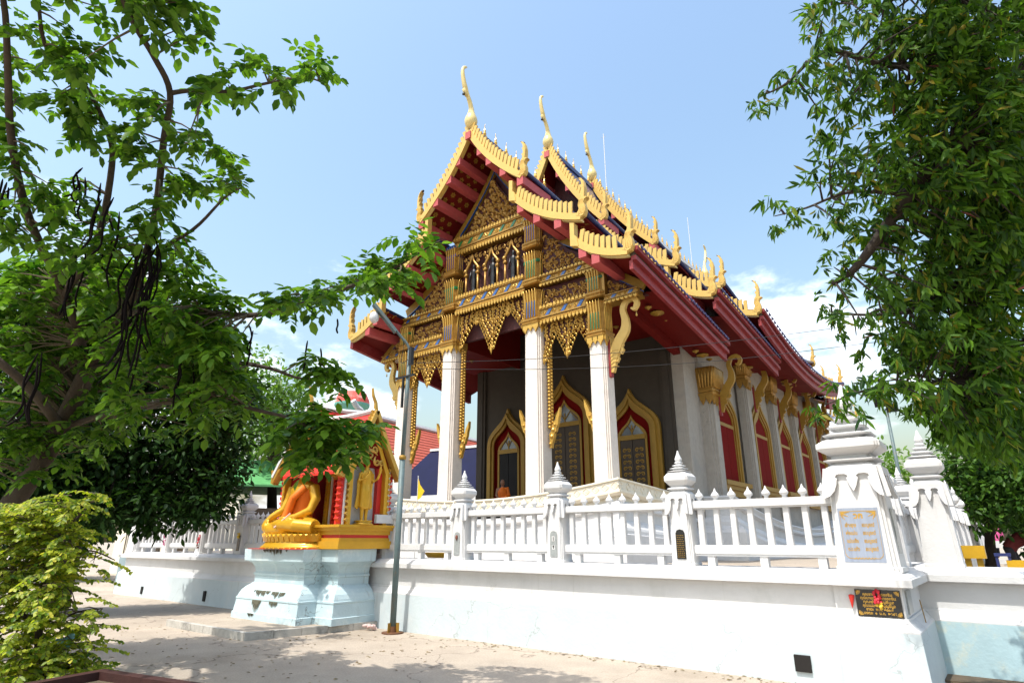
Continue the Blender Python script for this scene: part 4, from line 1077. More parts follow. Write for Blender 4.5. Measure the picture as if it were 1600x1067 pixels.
m_hht = MB().prism([(0.06, 1.325), (-0.10, 1.395), (-0.16, 1.41), (-0.02, 1.27)], lambda u, v, t: Vector((u, t, v)), -0.05, 0.05).mesh('finial_tip', MT['darkwood'])
def chofa_mesh(s=1.0):
    mb = MB()
    mb.lathe(0, 0, [(0.06, -0.05), (0.12, 0.0), (0.20, 0.10), (0.235, 0.24), (0.21, 0.38), (0.15, 0.52), (0.11, 0.66), (0.085, 0.82)], 14)
    pts = spline([(0, 0.0, 0.76), (0, -0.08, 1.0), (0, -0.24, 1.28), (0, -0.36, 1.50), (0, -0.45, 1.78), (0, -0.50, 2.06), (0, -0.46, 2.27), (0, -0.28, 2.42)], 4)
    n = len(pts); mb.tube(pts, [float(np.interp(i / (n - 1), [0, 0.3, 0.42, 0.5, 0.8, 0.93, 1], [0.088, 0.075, 0.095, 0.085, 0.06, 0.055, 0.018])) for i in range(n)], 8)
    mb.prism([(-0.26, 1.24), (-0.42, 1.40), (-0.46, 1.36), (-0.38, 1.22), (-0.28, 1.14)], lambda u, v, t: Vector((t, u, v)), -0.05, 0.05)
    return mb
m_chofa = chofa_mesh().mesh('apex_finial', MT['pale_gold'], True)
m_bell = MB().lathe(0, 0, [(0.004, 0.14), (0.006, 0.06), (0.035, 0.03), (0.05, -0.04), (0.055, -0.05), (0.001, -0.05)], 10).mesh('bell', MT['bronze'], True)
m_spire = MB().lathe(0, 0, [(0.07, 0), (0.075, 0.05), (0.04, 0.09), (0.055, 0.14), (0.055, 0.17), (0.028, 0.22), (0.04, 0.26), (0.012, 0.36), (0.006, 0.50), (0.001, 0.52)], 8).mesh('ridge_spire', MT['goldb'])
m_tend = MB().tube([Vector((0.115 * math.cos(a), 0, 0.115 * math.sin(a))) for a in [R(195 + 20 * k) for k in range(8)]], [0.012, 0.026, 0.034, 0.036, 0.036, 0.034, 0.026, 0.012], 5).mesh('tile_end', MT['tile_end'], True)
m_flower = MB()
for k in range(6):
    a = R(60 * k); c, s = math.cos(a), math.sin(a)
    m_flower.add([(0.02 * c - 0.015 * s, 0.02 * s + 0.015 * c, 0), (0.075 * c - 0.035 * s, 0.075 * s + 0.035 * c, 0), (0.11 * c, 0.11 * s, 0), (0.075 * c + 0.035 * s, 0.075 * s - 0.035 * c, 0), (0.02 * c + 0.015 * s, 0.02 * s - 0.015 * c, 0)], [(0, 1, 2, 3, 4)])

def roof_seg(t, j, sd, mirror=False, detail=True):
    """one slope: tiles on top, red boarding below; sd = +1 right, -1 left"""
    c = curve3(*t['seg'][j], 10)
    y0, y1 = t['y0'], t['y1']
    ny = 10
    fy = (lambda y: 2 * YM - y) if mirror else (lambda y: y)
    rows = []
    for i in range(ny + 1):
        y = y0 + (y1 - y0) * i / ny; row = []
        for k, (d, z) in enumerate(c):
            frac = (j + k / 10.0) / 3.0
            row.append((sd * d, fy(y), z + sagf(t, y, frac)))
        rows.append(row)
    top = MB(); bot = MB()
    top.loft([[PT(*p) for p in r] for r in rows], cap=False, closed=False)
    bot.loft([[PT(p[0], p[1], p[2] - 0.13) for p in r] for r in rows], cap=False, closed=False)
    # edge boards front and eave
    bot.loft([[PT(p[0], p[1], p[2] - 0.004) for p in [r[-1] for r in rows]], [PT(p[0], p[1], p[2] - 0.13) for p in [r[-1] for r in rows]]], cap=False, closed=False)
    bot.loft([[PT(p[0], p[1], p[2] - 0.004) for p in rows[0]], [PT(p[0], p[1], p[2] - 0.13) for p in rows[0]]], cap=False, closed=False)
    rf = top.build('roof_tiles', MT['tile'], tp)
    sf = bot.build('soffit', MT['redsoffit'], tp)
    return c, rows, rf, sf

def gable_trim(t, j, sd, c, mirror=False, nb=None):
    Y = (2 * YM - t['y0']) if mirror else t['y0']; o = 1 if mirror else -1
    fn = lambda u, v, q: Vector((XC + sd * u, Y + o * q, v))
    n = len(c); wd = [0.20] * n
    cc = [(d, z - 0.17) for d, z in c]
    b = MB().strip(cc, wd, fn, -0.02, 0.15).build('bargeboard', MT['yellow'], tp)
    MB().strip([(d, z - 0.285) for d, z in c], [0.04] * n, fn, -0.03, 0.09).build('bargeboard_edge', MT['pale_gold'], b)
    # square end block where the lower leaps begin
    if j:
        MB().prism([(c[0][0] - 0.16, c[0][1] - 0.28), (c[0][0] + 0.10, c[0][1] - 0.36), (c[0][0] + 0.06, c[0][1] - 0.06), (c[0][0] - 0.02, c[0][1] + 0.02), (c[0][0] - 0.02, c[0][1] + 0.40), (c[0][0] - 0.16, c[0][1] + 0.45)], fn, -0.03, 0.17).build('end_block', MT['yellow'], b)
    # blades
    L_ = [0]
    for a, d in zip(c, c[1:]): L_.append(L_[-1] + math.hypot(d[0] - a[0], d[1] - a[1]))
    nb = nb or int((L_[-1] - 0.35) / 0.195)
    for k in range(nb):
        s = (0.14 if j == 0 else 0.18) + (L_[-1] - (0.30 if j == 0 else 0.42)) * (k + 0.2) / nb
        x = float(np.interp(s, L_, [p[0] for p in c])); z = float(np.interp(s, L_, [p[1] for p in c]))
        s2 = min(s + 0.1, L_[-1]); x2 = float(np.interp(s2, L_, [p[0] for p in c])); z2 = float(np.interp(s2, L_, [p[1] for p in c]))
        sl = math.atan2(z - z2, x2 - x) if s2 > s else 0.3
        M = T(XC + sd * x, Y + o * 0.07, z + 0.02) @ SC(-1 if sd > 0 else 1, 1, 1) @ RY(-(sl * 0.45 - 0.12)) @ SC(1.0, 1, 0.76)
        put('blade', m_blade, b, M); 
    M = T(XC + sd * (c[-1][0] + 0.04), Y + o * 0.07, c[-1][1] - 0.12) @ SC(sd, 1, 1) @ SC(0.68, 0.7, 0.88)
    h = put('naga_finial', m_hh, tp, M); put('finial_tip', m_hht, h, M)
    return b

def purlins(t, sd, j, fr, depth):
    c = curve3(*t['seg'][j], 20)
    for k in fr:
        d, z = c[int(k * 20)]
        MB().box(*sorted((XC + sd * (d - 0.04), XC + sd * (d + 0.20))) if d > 0.05 else (XC - 0.11, XC + 0.11), t['y0'] - 0.13, t['y0'] + depth, z - 0.60, z - 0.32).build('purlin', MT['purlin'], tp)

PF = {0: (0.25, 0.47, 0.73, 0.95), 1: (0.12, 0.42, 0.72), 2: (0.10, 0.42)}
for ti, t in enumerate(TIERS):
    dep = (1.38, 1.0, 1.0)[ti]
    for sd in (1, -1):
        for j in range(3):
            c, rows, rf, sf = roof_seg(t, j, sd)
            gable_trim(t, j, sd, c)
            purlins(t, sd, j, PF[j], dep)
            if ti == 0:                                      # gilt flowers stencilled on the boarding
                fl_ = MB(); cs = curve3(*t['seg'][j], 24)
                for a in range(1, 24, 2):
                    (d0, z0), (d1, z1) = cs[a], cs[min(a + 1, 24)]
                    if math.hypot(d1 - d0, z1 - z0) < 1e-6: continue
                    for q in range(3):
                        y = 13.28 + 0.36 * q + (0.18 if (a // 2) % 2 else 0)
                        tx = Vector((sd * (d1 - d0), 0, z1 - z0)).normalized(); ny_ = Vector((0, 1, 0)); nz = tx.cross(ny_)
                        if nz.z > 0: nz = -nz
                        Mf = Matrix(((tx.x, ny_.x, nz.x, 0), (tx.y, ny_.y, nz.y, 0), (tx.z, ny_.z, nz.z, 0), (0, 0, 0, 1)))
                        fl_.merge(m_flower, Matrix.Translation(PT(sd * d0, y, z0 - 0.134 + sagf(t, y, 0.5))) @ Mf)
                fl_.build('gilt_flower', MT['ochre'], sf, kind='stuff')
            if j == 2 and sd == 1:                            # double red eave board and the row of tile ends
                e = [r[-1] for r in rows]
                for nm, o0, o1, z0, z1 in (('eave_board', -0.04, 0.06, -0.64, -0.40), ('eave_board', 0.02, 0.16, -0.40, -0.28), ('eave_rafter_row', 0.0, 0.10, -0.28, -0.14), ('eave_board', 0.08, 0.22, -0.14, -0.02)):
                    bb = MB(); m_ = 'darkwood' if nm == 'eave_rafter_row' else 'red'
                    bb.loft([[PT(p[0] + o0, p[1], p[2] + z0), PT(p[0] + o1, p[1], p[2] + z0), PT(p[0] + o1, p[1], p[2] + z1), PT(p[0] + o0, p[1], p[2] + z1)] for p in e]).build(nm, MT[m_], tp)
                n = int((t['y1'] - t['y0']) / (0.23 if ti < 2 else 0.30))
                ys = [p[1] for p in e]
                for k in range(n):
                    y = t['y0'] + 0.25 + (t['y1'] - t['y0'] - 0.3) * k / n
                    put('tile_end', m_tend, tp, T(XC + e[0][0] + 0.26, y, float(np.interp(y, ys, [p[2] for p in e])) + 0.10) @ RZ(R(90)))
            if j < 2 and sd == 1:                             # tile lips of the upper slopes
                e = [r[-1] for r in rows]; bb = MB()
                bb.tube([PT(p[0] + 0.04, p[1], p[2] + 0.01) for p in e], 0.075, 6).build('tile_lip', MT['tile'], tp, True)
            if j == 2 and sd == -1:
                e = [r[-1] for r in rows]
                MB().loft([[PT(p[0] - 0.16, p[1], p[2] - 0.50), PT(p[0] + 0.0, p[1], p[2] - 0.50), PT(p[0] + 0.0, p[1], p[2] - 0.02), PT(p[0] - 0.16, p[1], p[2] - 0.02)] for p in e]).build('eave_board', MT['red'], tp)
    # ridge with spires, apex finial
    za = t['seg'][0][0][1]
    rp = [PT(0, t['y0'] + (t['y1'] - t['y0']) * k / 10, za + 0.03 + sagf(t, t['y0'] + (t['y1'] - t['y0']) * k / 10, 0)) for k in range(11)]
    MB().loft([[p + Vector((-0.10, 0, -0.15)), p + Vector((0.10, 0, -0.15)), p + Vector((0.07, 0, 0.09)), p + Vector((-0.07, 0, 0.09))] for p in rp]).build('ridge', MT['white' if ti == 2 else 'tile'], tp)
    y = t['y0'] + 0.7
    yend = t['y1'] if ti == 2 else TIERS[ti + 1]['y0'] + 0.2
    while y < yend - 0.4:
        put('ridge_spire', m_spire, tp, T(XC, y, za + 0.08 + sagf(t, y, 0)) @ SC(1.15)); y += 0.62
    MB().box(XC - 0.12, XC + 0.12, t['y0'] - 0.19, t['y0'] + dep, za - 0.50, za - 0.22).build('purlin', MT['purlin'], tp)
    M = T(XC, t['y0'] - 0.04, za + 0.05)
    ch = put('apex_finial', m_chofa, tp, M); put('bell', m_bell, ch, M @ T(0, -0.42, 1.18))
    if ti:
        gy = t['y0'] + dep
        MB().prism([(-d, z - 0.16) for d, z in curve3(*t['seg'][0], 8)] + [(d, z - 0.16) for d, z in curve3(*t['seg'][0], 8)[::-1][:-1]], front(gy), -0.1, 0.0).build('gable_wall', MT['redback'], tp)
        for sd in (1, -1):
            c = curve3(*t['seg'][1], 8)
            MB().prism([(sd * d, z - 0.16) for d, z in c] + [(sd * c[-1][0], c[-1][1] - 2.2), (sd * c[0][0], c[0][1] - 2.6)], front(gy), -0.1, 0.0).build('gable_wall', MT['redback'], tp)
# lightning rods
MB().tube([(XC, 22.7, 17.5), (XC, 22.7, 21.0)], 0.018, 5).tube([(XC - 0.12, 22.7, 20.8), (XC + 0.12, 22.7, 20.8)], 0.012, 4).build('lightning_rod', MT['white'], tp)
MB().tube([(XC, 33.2, 17.4), (XC, 33.2, 21.0)], 0.018, 5).build('lightning_rod', MT['white'], tp)
# rear tiers seen past the far end
rear_rows = None
for ti in (1, 0):
    t = TIERS[ti]
    for sd in (1,):
        for j in range(3):
            c, rows, rf, sf = roof_seg(t, j, sd, True)
            gable_trim(t, j, sd, c, True, 6)
            if j == 2:
                e = [r[-1] for r in rows]
                MB().loft([[PT(p[0] - 0.0, p[1], p[2] - 0.55), PT(p[0] + 0.18, p[1], p[2] - 0.55), PT(p[0] + 0.18, p[1], p[2] - 0.02), PT(p[0], p[1], p[2] - 0.02)] for p in e]).build('eave_board', MT['red'], tp)
for j in range(3):
    c = curve3(*TIERS[2]['seg'][j], 10); gable_trim(TIERS[2], j, 1, c, True, 8)
ch = put('apex_finial', m_chofa, tp, T(XC, 35.34, 17.65) @ RZ(R(180)))
# flat red soffits between wall and eave along the flank, with gilt medallions and painted beams
for (y0, y1, x0, x1, z) in ((14.5, 19.4, 4.55, 5.70, 8.05), (18.6, 24.0, 4.6, 6.1, 8.35), (23.2, 36.8, 4.85, 6.4, 8.6)):
    ny = 8; t = [TIERS[0], TIERS[1], TIERS[2]][int(y0 > 15) + int(y0 > 20)]
    r0 = []; r1 = []
    for k in range(ny + 1):
        y = y0 + (y1 - y0) * k / ny; dz = sagf(t, y, 1)
        r0.append(PT(x0, y, t['seg'][2][2][1] - 0.36 + dz)); r1.append(PT(x1, y, t['seg'][2][2][1] - 0.52 + dz))
    MB().loft([r0, r1], cap=False, closed=False).build('flank_soffit', MT['redsoffit'], tp)
    md = MB()
    for k in range(2 if y0 < 20 else 4):
        y = y0 + 1.3 + k * 3.4; dz = sagf(t, y, 1)
        for dy, r in ((0, 0.22), (-0.6, 0.11), (0.6, 0.11)):
            md.lathe(0, 0, [(0.001, 0), (r, 0), (r * 0.9, -0.03), (r * 0.5, -0.04), (r * 0.3, -0.08), (0.001, -0.09)], 12, T(XC + (x0 + x1) / 2, y + dy, t['seg'][2][2][1] - 0.455 + dz))
    md.build('soffit_medallion', MT['ochre'], tp, True, kind='stuff')
    bmz = MB().loft([[p + Vector((-0.14, 0, -0.26)), p + Vector((0.10, 0, -0.26)), p + Vector((0.10, 0, 0.02)), p + Vector((-0.14, 0, 0.02))] for p in r0]).build('soffit_beam', MT['redsoffit'], tp)
# little gilt figure crouching where the first eave meets the second
MB().tube(spline([(XC + 5.3, 19.5, 8.35), (XC + 5.35, 19.4, 8.75), (XC + 5.25, 19.3, 9.05), (XC + 5.3, 19.2, 9.45)], 3), [0.12, 0.16, 0.18, 0.2, 0.2, 0.18, 0.14, 0.12, 0.07, 0.02], 7).build('eave_figure', MT['gold'], tp, True)

# ================================================================ shrine, pedestal, statues
sl = thing('paving_slab', (-12, 7, 0), 'low concrete step with a chipped kerb under the blue pedestal', 'step')
MB().prism([(-13.40, 6.08), (-10.58, 6.08), (-10.05, 8.43), (-13.40, 8.43)], lambda u, v, t: Vector((u, v, t)), 0.0, 0.118).build('slab_top', MT['concrete'], sl)
x = -13.47
while x < -10.7:
    ln = random.uniform(0.42, 0.55); xe = min(x + ln, -10.53)
    MB().box(x, xe - 0.008, 5.99 + random.uniform(-0.006, 0.006), 6.08, 0.0, 0.124 + random.uniform(-0.004, 0.004)).build('kerb_stone', MT['kerb'], sl); x = xe
for k in range(5):
    a = Vector((-10.53, 6.0, 0)).lerp(Vector((-10.0, 8.42, 0)), k / 5); b = Vector((-10.53, 6.0, 0)).lerp(Vector((-10.0, 8.42, 0)), (k + 0.985) / 5)
    MB().bar((a.x - 0.02, a.y, 0.062), (b.x - 0.02, b.y, 0.062), 0.085, 0.124).build('kerb_stone', MT['kerb'], sl)

pd = thing('pedestal', (-11.6, 7.7, 0.12), 'pale blue moulded pedestal with dark mould stains carrying the golden Buddha', 'pedestal')
ppath = [(-12.96, 8.44), (-12.96, 7.03), (-10.63, 7.03), (-10.63, 7.43), (-10.10, 7.43), (-10.10, 8.44)]
P0 = [(0.0, 0.115), (0.0, 0.235), (-0.02, 0.245), (-0.045, 0.475), (-0.035, 0.485), (-0.035, 0.515), (-0.055, 0.52)]
P1 = [(-0.055, 0.52), (-0.065, 0.56), (-0.10, 0.64), (-0.17, 0.72), (-0.235, 0.765), (-0.245, 0.785), (-0.27, 0.79)]
P2 = [(-0.27, 0.79), (-0.27, 0.93), (-0.245, 0.94), (-0.245, 0.975), (-0.27, 0.98), (-0.27, 1.02), (-0.255, 1.09), (-0.215, 1.16), (-0.15, 1.205), (-0.105, 1.215)]
P3 = [(-0.105, 1.215), (-0.09, 1.22), (-0.075, 1.45), (-0.5, 1.455)]
for nm, pr_ in (('plinth', P0), ('lotus_moulding', P1), ('waist', P2), ('cap', P3)):
    MB().sweep(ppath, pr_).build(nm, MT['aqua'], pd)
MB().prism([(-12.7, 8.4), (-12.7, 7.3), (-10.85, 7.3), (-10.85, 7.62), (-10.3, 7.62), (-10.3, 8.4)], lambda u, v, t: Vector((u, v, t)), 1.2, 1.452).build('pedestal_top', MT['redbright'], pd)
# mould running down the mouldings
st = MB(); rnd = random.Random(4)
def stain(x, z, w, h, o):
    for k in range(34):
        xx = x + rnd.uniform(-w, w); hh = h * rnd.uniform(0.3, 1) * (1 - abs(xx - x) / w * 0.6); ww = rnd.uniform(0.008, 0.026)
        zs = [z, z - hh * 0.5, z - hh]
        oo = [float(np.interp(q, [0.12, 0.235, 0.475, 0.52, 0.64, 0.765, 0.79, 0.93, 1.02, 1.2, 1.22, 1.45], [0.0, 0.0, -0.045, -0.055, -0.10, -0.235, -0.27, -0.27, -0.27, -0.15, -0.09, -0.075])) for q in zs]
        st.add([(xx - ww, 7.03 - oo[0] - 0.012, zs[0]), (xx + ww, 7.03 - oo[0] - 0.012, zs[0]), (xx + ww * 0.8, 7.03 - oo[1] - 0.012, zs[1]), (xx - ww * 0.8, 7.03 - oo[1] - 0.012, zs[1]), (xx, 7.03 - oo[2] - 0.012, zs[2])], [(0, 1, 2, 3), (3, 2, 4)])
stain(-12.05, 0.66, 0.30, 0.16, 0); stain(-11.45, 0.655, 0.22, 0.16, 0); stain(-12.1, 0.50, 0.15, 0.30, 0); stain(-11.5, 0.49, 0.14, 0.16, 0); stain(-12.2, 0.24, 0.10, 0.1, 0); stain(-11.7, 1.44, 0.45, 0.14, 0)
st.build('mould_stain', MT['mould'], pd, kind='stuff')

bu = thing('offering_cup', (-11.7, 7.08, 1.455), 'small black offering cup on the front edge of the blue pedestal', 'cup')
MB().sq(-11.68, 7.16, [(0.07, 1.457), (0.075, 1.58), (0.065, 1.58), (0.06, 1.5)], ch=0.25).build('cup', MT['black'], bu)
MB().box(-11.80, -11.55, 7.095, 7.25, 1.456, 1.464).build('saucer', MT['ochre'], bu)

def fuse(o, vs=0.02):
    m = o.modifiers.new('fuse', 'REMESH'); m.mode = 'VOXEL'; m.voxel_size = vs; m.use_smooth_shade = True
    s = o.modifiers.new('soften', 'SMOOTH'); s.iterations = 3; s.factor = 0.5
def ell(mb, c, r, M=None, n=12):
    lv = [(math.cos(R(a)), math.sin(R(a))) for a in range(-90, 91, 15)]
    rings = []
    for k, h in lv:
        k = max(k, 0.001)
        ring = [Vector((c[0] + r[0] * k * math.cos(6.28319 * j / n), c[1] + r[1] * k * math.sin(6.28319 * j / n), c[2] + r[2] * h)) for j in range(n)]
        rings.append([M @ p for p in ring] if M else ring)
    return mb.loft(rings)

sb = thing('statue', (-11.68, 7.45, 1.455), 'golden seated Buddha in an orange sash on a lotus base on the blue pedestal', 'statue')
# local frame: x to viewer's right, -y towards the viewer
B0 = T(-11.68, 7.52, 1.455)
lb = MB().loft([[Vector((-11.68 + a * 0.98 * math.cos(6.28319 * j / 32), 7.50 + a * 0.50 * math.sin(6.28319 * j / 32), 1.455 + z)) for j in range(32)] for a, z in ((1.0, 0.0), (1.0, 0.04), (0.93, 0.07), (0.86, 0.13), (0.90, 0.19), (0.95, 0.25), (0.93, 0.28), (0.8, 0.29))])
lbo = lb.build('lotus_base', MT['goldpaint'], sb, True)
pt_ = MB()
for k in range(38):
    a = 6.28319 * k / 38
    cx, cy = -11.68 + 0.95 * math.cos(a), 7.50 + 0.49 * math.sin(a)
    Mk = T(cx, cy, 1.455) @ RZ(math.atan2(0.95 * math.sin(a), 0.49 * math.cos(a)))
    pt_.prism([(-0.055, 0.14), (0.055, 0.14), (0.06, 0.23), (0.0, 0.30), (-0.06, 0.23)], lambda u, v, t: Mk @ Vector((t + (v - 0.14) * 0.35 - 0.07, u, v)), 0.0, 0.03)
    pt_.prism([(-0.06, 0.10), (0.06, 0.10), (0.065, 0.05), (0.0, 0.0), (-0.065, 0.05)], lambda u, v, t: Mk @ Vector((t - (v - 0.10) * 0.9 - 0.09, u, v)), 0.0, 0.03)
pt_.build('lotus_petal', MT['goldpaint'], lbo, kind='stuff')
MB().box(-12.62, -10.72, 7.02, 8.0, 1.45, 1.458).build('red_cloth', MT['redbright'], sb)
bd_ = MB()
def P_(x, y, z): return B0 @ Vector((x, y, z))
# crossed legs
bd_.tube([P_(0.18, 0.10, 0.42), P_(0.48, -0.05, 0.43), P_(0.78, -0.12, 0.41)], [0.20, 0.19, 0.15], 12)
bd_.tube([P_(-0.18, 0.10, 0.42), P_(-0.48, -0.05, 0.43), P_(-0.78, -0.12, 0.41)], [0.20, 0.19, 0.15], 12)
bd_.tube([P_(0.80, -0.14, 0.40), P_(0.45, -0.33, 0.44), P_(0.0, -0.36, 0.46), P_(-0.30, -0.34, 0.48)], [0.14, 0.135, 0.11, 0.07], 12)
bd_.tube([P_(-0.80, -0.14, 0.40), P_(-0.45, -0.32, 0.36), P_(0.0, -0.32, 0.36), P_(0.35, -0.30, 0.37)], [0.14, 0.125, 0.10, 0.07], 12)
# torso, neck, head
def orng(w, d, z, y=0.0): return [P_(w * math.cos(6.28319 * j / 18), y + d * math.sin(6.28319 * j / 18), z) for j in range(18)]
TOR = [(0.30, 0.22, 0.36, 0.06), (0.31, 0.23, 0.48, 0.06), (0.27, 0.19, 0.66, 0.06), (0.27, 0.18, 0.84, 0.05), (0.33, 0.20, 1.04, 0.05), (0.38, 0.20, 1.18, 0.06), (0.37, 0.17, 1.28, 0.07), (0.22, 0.13, 1.36, 0.07), (0.10, 0.10, 1.40, 0.06), (0.09, 0.09, 1.46, 0.05)]
bd_.loft([orng(w, d, z, y) for w, d, z, y in TOR])
ell(bd_, P_(0, 0.02, 1.62), (0.155, 0.175, 0.205)); ell(bd_, P_(0, 0.05, 1.80), (0.10, 0.10, 0.10))
bd_.tube([P_(0, 0.05, 1.86), P_(0, 0.05, 1.96), P_(0, 0.05, 2.08)], [0.05, 0.035, 0.006], 8)
for s in (-1, 1): bd_.tube([P_(s * 0.16, 0.04, 1.66), P_(s * 0.165, 0.04, 1.55), P_(s * 0.155, 0.03, 1.46)], [0.02, 0.03, 0.022], 6)
bd_.tube([P_(0, -0.155, 1.66), P_(0, -0.19, 1.60), P_(0, -0.17, 1.575)], [0.014, 0.028, 0.03], 6)
bd_.tube([P_(-0.05, -0.15, 1.53), P_(0, -0.165, 1.525), P_(0.05, -0.15, 1.53)], [0.008, 0.016, 0.008], 6)
# right arm over the knee (viewer's left), left hand in the lap
bd_.tube([P_(-0.36, 0.07, 1.24), P_(-0.46, 0.04, 0.98), P_(-0.50, -0.04, 0.78), P_(-0.66, -0.20, 0.64), P_(-0.74, -0.26, 0.56)], [0.12, 0.105, 0.09, 0.07, 0.05], 10)
for k in range(4): bd_.tube([P_(-0.70 - 0.028 * k, -0.28, 0.57), P_(-0.705 - 0.03 * k, -0.325, 0.46), P_(-0.70 - 0.03 * k, -0.32, 0.33 + 0.015 * abs(k - 1))], [0.022, 0.02, 0.012], 6)
bd_.tube([P_(-0.69, -0.25, 0.57), P_(-0.63, -0.30, 0.52), P_(-0.60, -0.32, 0.47)], [0.024, 0.022, 0.014], 6)
bd_.tube([P_(0.36, 0.07, 1.24), P_(0.50, 0.05, 0.98), P_(0.50, -0.06, 0.74), P_(0.26, -0.22, 0.62), P_(0.06, -0.30, 0.60)], [0.12, 0.105, 0.09, 0.07, 0.05], 10)
for k in range(4): bd_.tube([P_(0.08, -0.28 - 0.03 * k, 0.60), P_(-0.04, -0.29 - 0.03 * k, 0.605), P_(-0.13, -0.29 - 0.028 * k, 0.61)], [0.022, 0.02, 0.012], 6)
bo = bd_.build('body', MT['goldpaint'], sb, True); fuse(bo, 0.018)
# orange sash wound over the left shoulder
sa = MB(); rings = []
for i in range(10):
    t = i / 9; ring = []
    for j in range(28):
        a = 6.28319 * j / 28; top = 0.92 + 0.36 * math.cos(a - 0.3); z = 0.50 + (top - 0.50) * t
        w = float(np.interp(z, [q[2] for q in TOR], [q[0] for q in TOR])) + 0.022 + 0.008 * math.sin(9 * a + 3 * t); d = float(np.interp(z, [q[2] for q in TOR], [q[1] for q in TOR])) + 0.022 + 0.008 * math.sin(9 * a + 3 * t)
        ring.append(P_(w * math.cos(a), 0.055 + d * math.sin(a), z))
    rings.append(ring)
sa.loft(rings, cap=False)
sa.tube([P_(0.30, -0.10, 1.22), P_(0.10, -0.22, 1.0), P_(-0.02, -0.22, 0.75), P_(-0.08, -0.26, 0.52), P_(-0.10, -0.36, 0.46)], [0.08, 0.08, 0.09, 0.10, 0.05], 8)
sa.build('sash', MT['orange'], sb, True)
gl_ = MB()
for k in range(15):
    t = k / 14; gl_.lathe(0, 0, [(0.001, -0.022), (0.02, 0), (0.001, 0.022)], 6, T(*P_(0.26 - 0.35 * t, -0.36 - 0.10 * t, 0.67 - 0.26 * t)))
gl_.build('garland', MT['plasticbag'], sb, kind='stuff')

# ---- the shrine behind
sh = thing('shrine', (-11.7, 8.3, 1.455), 'small red, white and gold pavilion shrine behind the seated Buddha', 'shrine')
XS = -10.20
MB().box(-13.05, XS - 0.20, 8.13, 8.95, 1.455, 3.2).build('core_wall', MT['white'], sh)
for (o, z0, z1, m) in ((0.06, 1.455, 1.60, 'goldpaint'), (0.02, 1.60, 1.66, 'goldpaint'), (0.0, 1.66, 1.72, 'redbright'), (0.03, 1.72, 1.80, 'goldpaint'), (0.08, 1.80, 1.86, 'goldpaint'), (0.12, 1.86, 1.91, 'goldpaint')):
    MB().box(-11.0, XS + 0.03 + o, 7.50 - o, 8.72 + o * 0.5, z0, z1).build('plinth_course', MT[m], sh)
def house(hw, z0, zs, za, c): return [(c + hw, z0), (c + hw, zs), (c + hw * 0.5, (zs + za) / 2 + (za - zs) * 0.08), (c, za), (c - hw * 0.5, (zs + za) / 2 + (za - zs) * 0.08), (c - hw, zs), (c - hw, z0)]
def niche(fn, c, hw, z0, zs, za, depth=0.16):
    rg = [('flame_band', 0.0, 0.03, 'redbright', 0.02), ('white_band', 0.03, 0.07, 'white', 0.05), ('red_band', 0.07, 0.10, 'redbright', 0.02), ('gold_frame', 0.10, 0.19, 'goldpaint', 0.09)]
    prev = None
    for nm, a, b, m, d in rg:
        MB().ring(house(hw - a, z0, zs - a * 0.4, za - a * 1.6, c), house(hw - b, z0, zs - b * 0.4, za - b * 1.6, c), fn, -depth, d).build(nm, MT[m], sh)
    return house(hw - 0.19, z0, zs - 0.08, za - 0.30, c)
fs_ = side(XS)
inn = niche(fs_, 8.08, 0.60, 1.91, 3.02, 4.05)
MB().prism(inn, fs_, -0.16, -0.12).build('niche_back', MT['white'], sh)
MB().prism([(8.38, 1.91), (8.49, 1.91), (8.49, 2.92), (8.26, 3.5), (8.38, 2.9)], fs_, -0.12, -0.02).build('red_reveal', MT['redbright'], sh)
ff_ = lambda u, v, t: Vector((u, 7.98 - t, v))
inn2 = niche(ff_, -12.12, 0.98, 1.46, 3.05, 4.35)
MB().prism(inn2, ff_, -0.12, -0.06).build('niche_back', MT['redpanel'], sh)
# serrated flame leaves up the edges
fm = MB(); gm = MB()
for s in (-1, 1):
    for k in range(13):
        z = 1.55 + 0.115 * k
        fm.prism([(-12.12 + s * 0.98, z), (-12.12 + s * 1.06, z + 0.07), (-12.12 + s * 1.03, z + 0.11), (-12.12 + s * 0.98, z + 0.10)], ff_, -0.10, 0.03)
        gm.prism([(-12.12 + s * 0.80, z), (-12.12 + s * 0.865, z + 0.05), (-12.12 + s * 0.80, z + 0.09)], ff_, 0.0, 0.10)
        fm.prism([(8.08 + s * 0.60, z + 0.4), (8.08 + s * 0.67, z + 0.47), (8.08 + s * 0.64, z + 0.50), (8.08 + s * 0.60, z + 0.49)], fs_, -0.1, 0.03)
        gm.prism([(8.08 + s * 0.50, z + 0.4), (8.08 + s * 0.55, z + 0.45), (8.08 + s * 0.50, z + 0.49)], fs_, 0.0, 0.11)
fm.build('flame_leaf', MT['redbright'], sh, kind='stuff'); gm.build('gilt_leaf', MT['goldb'], sh, kind='stuff')
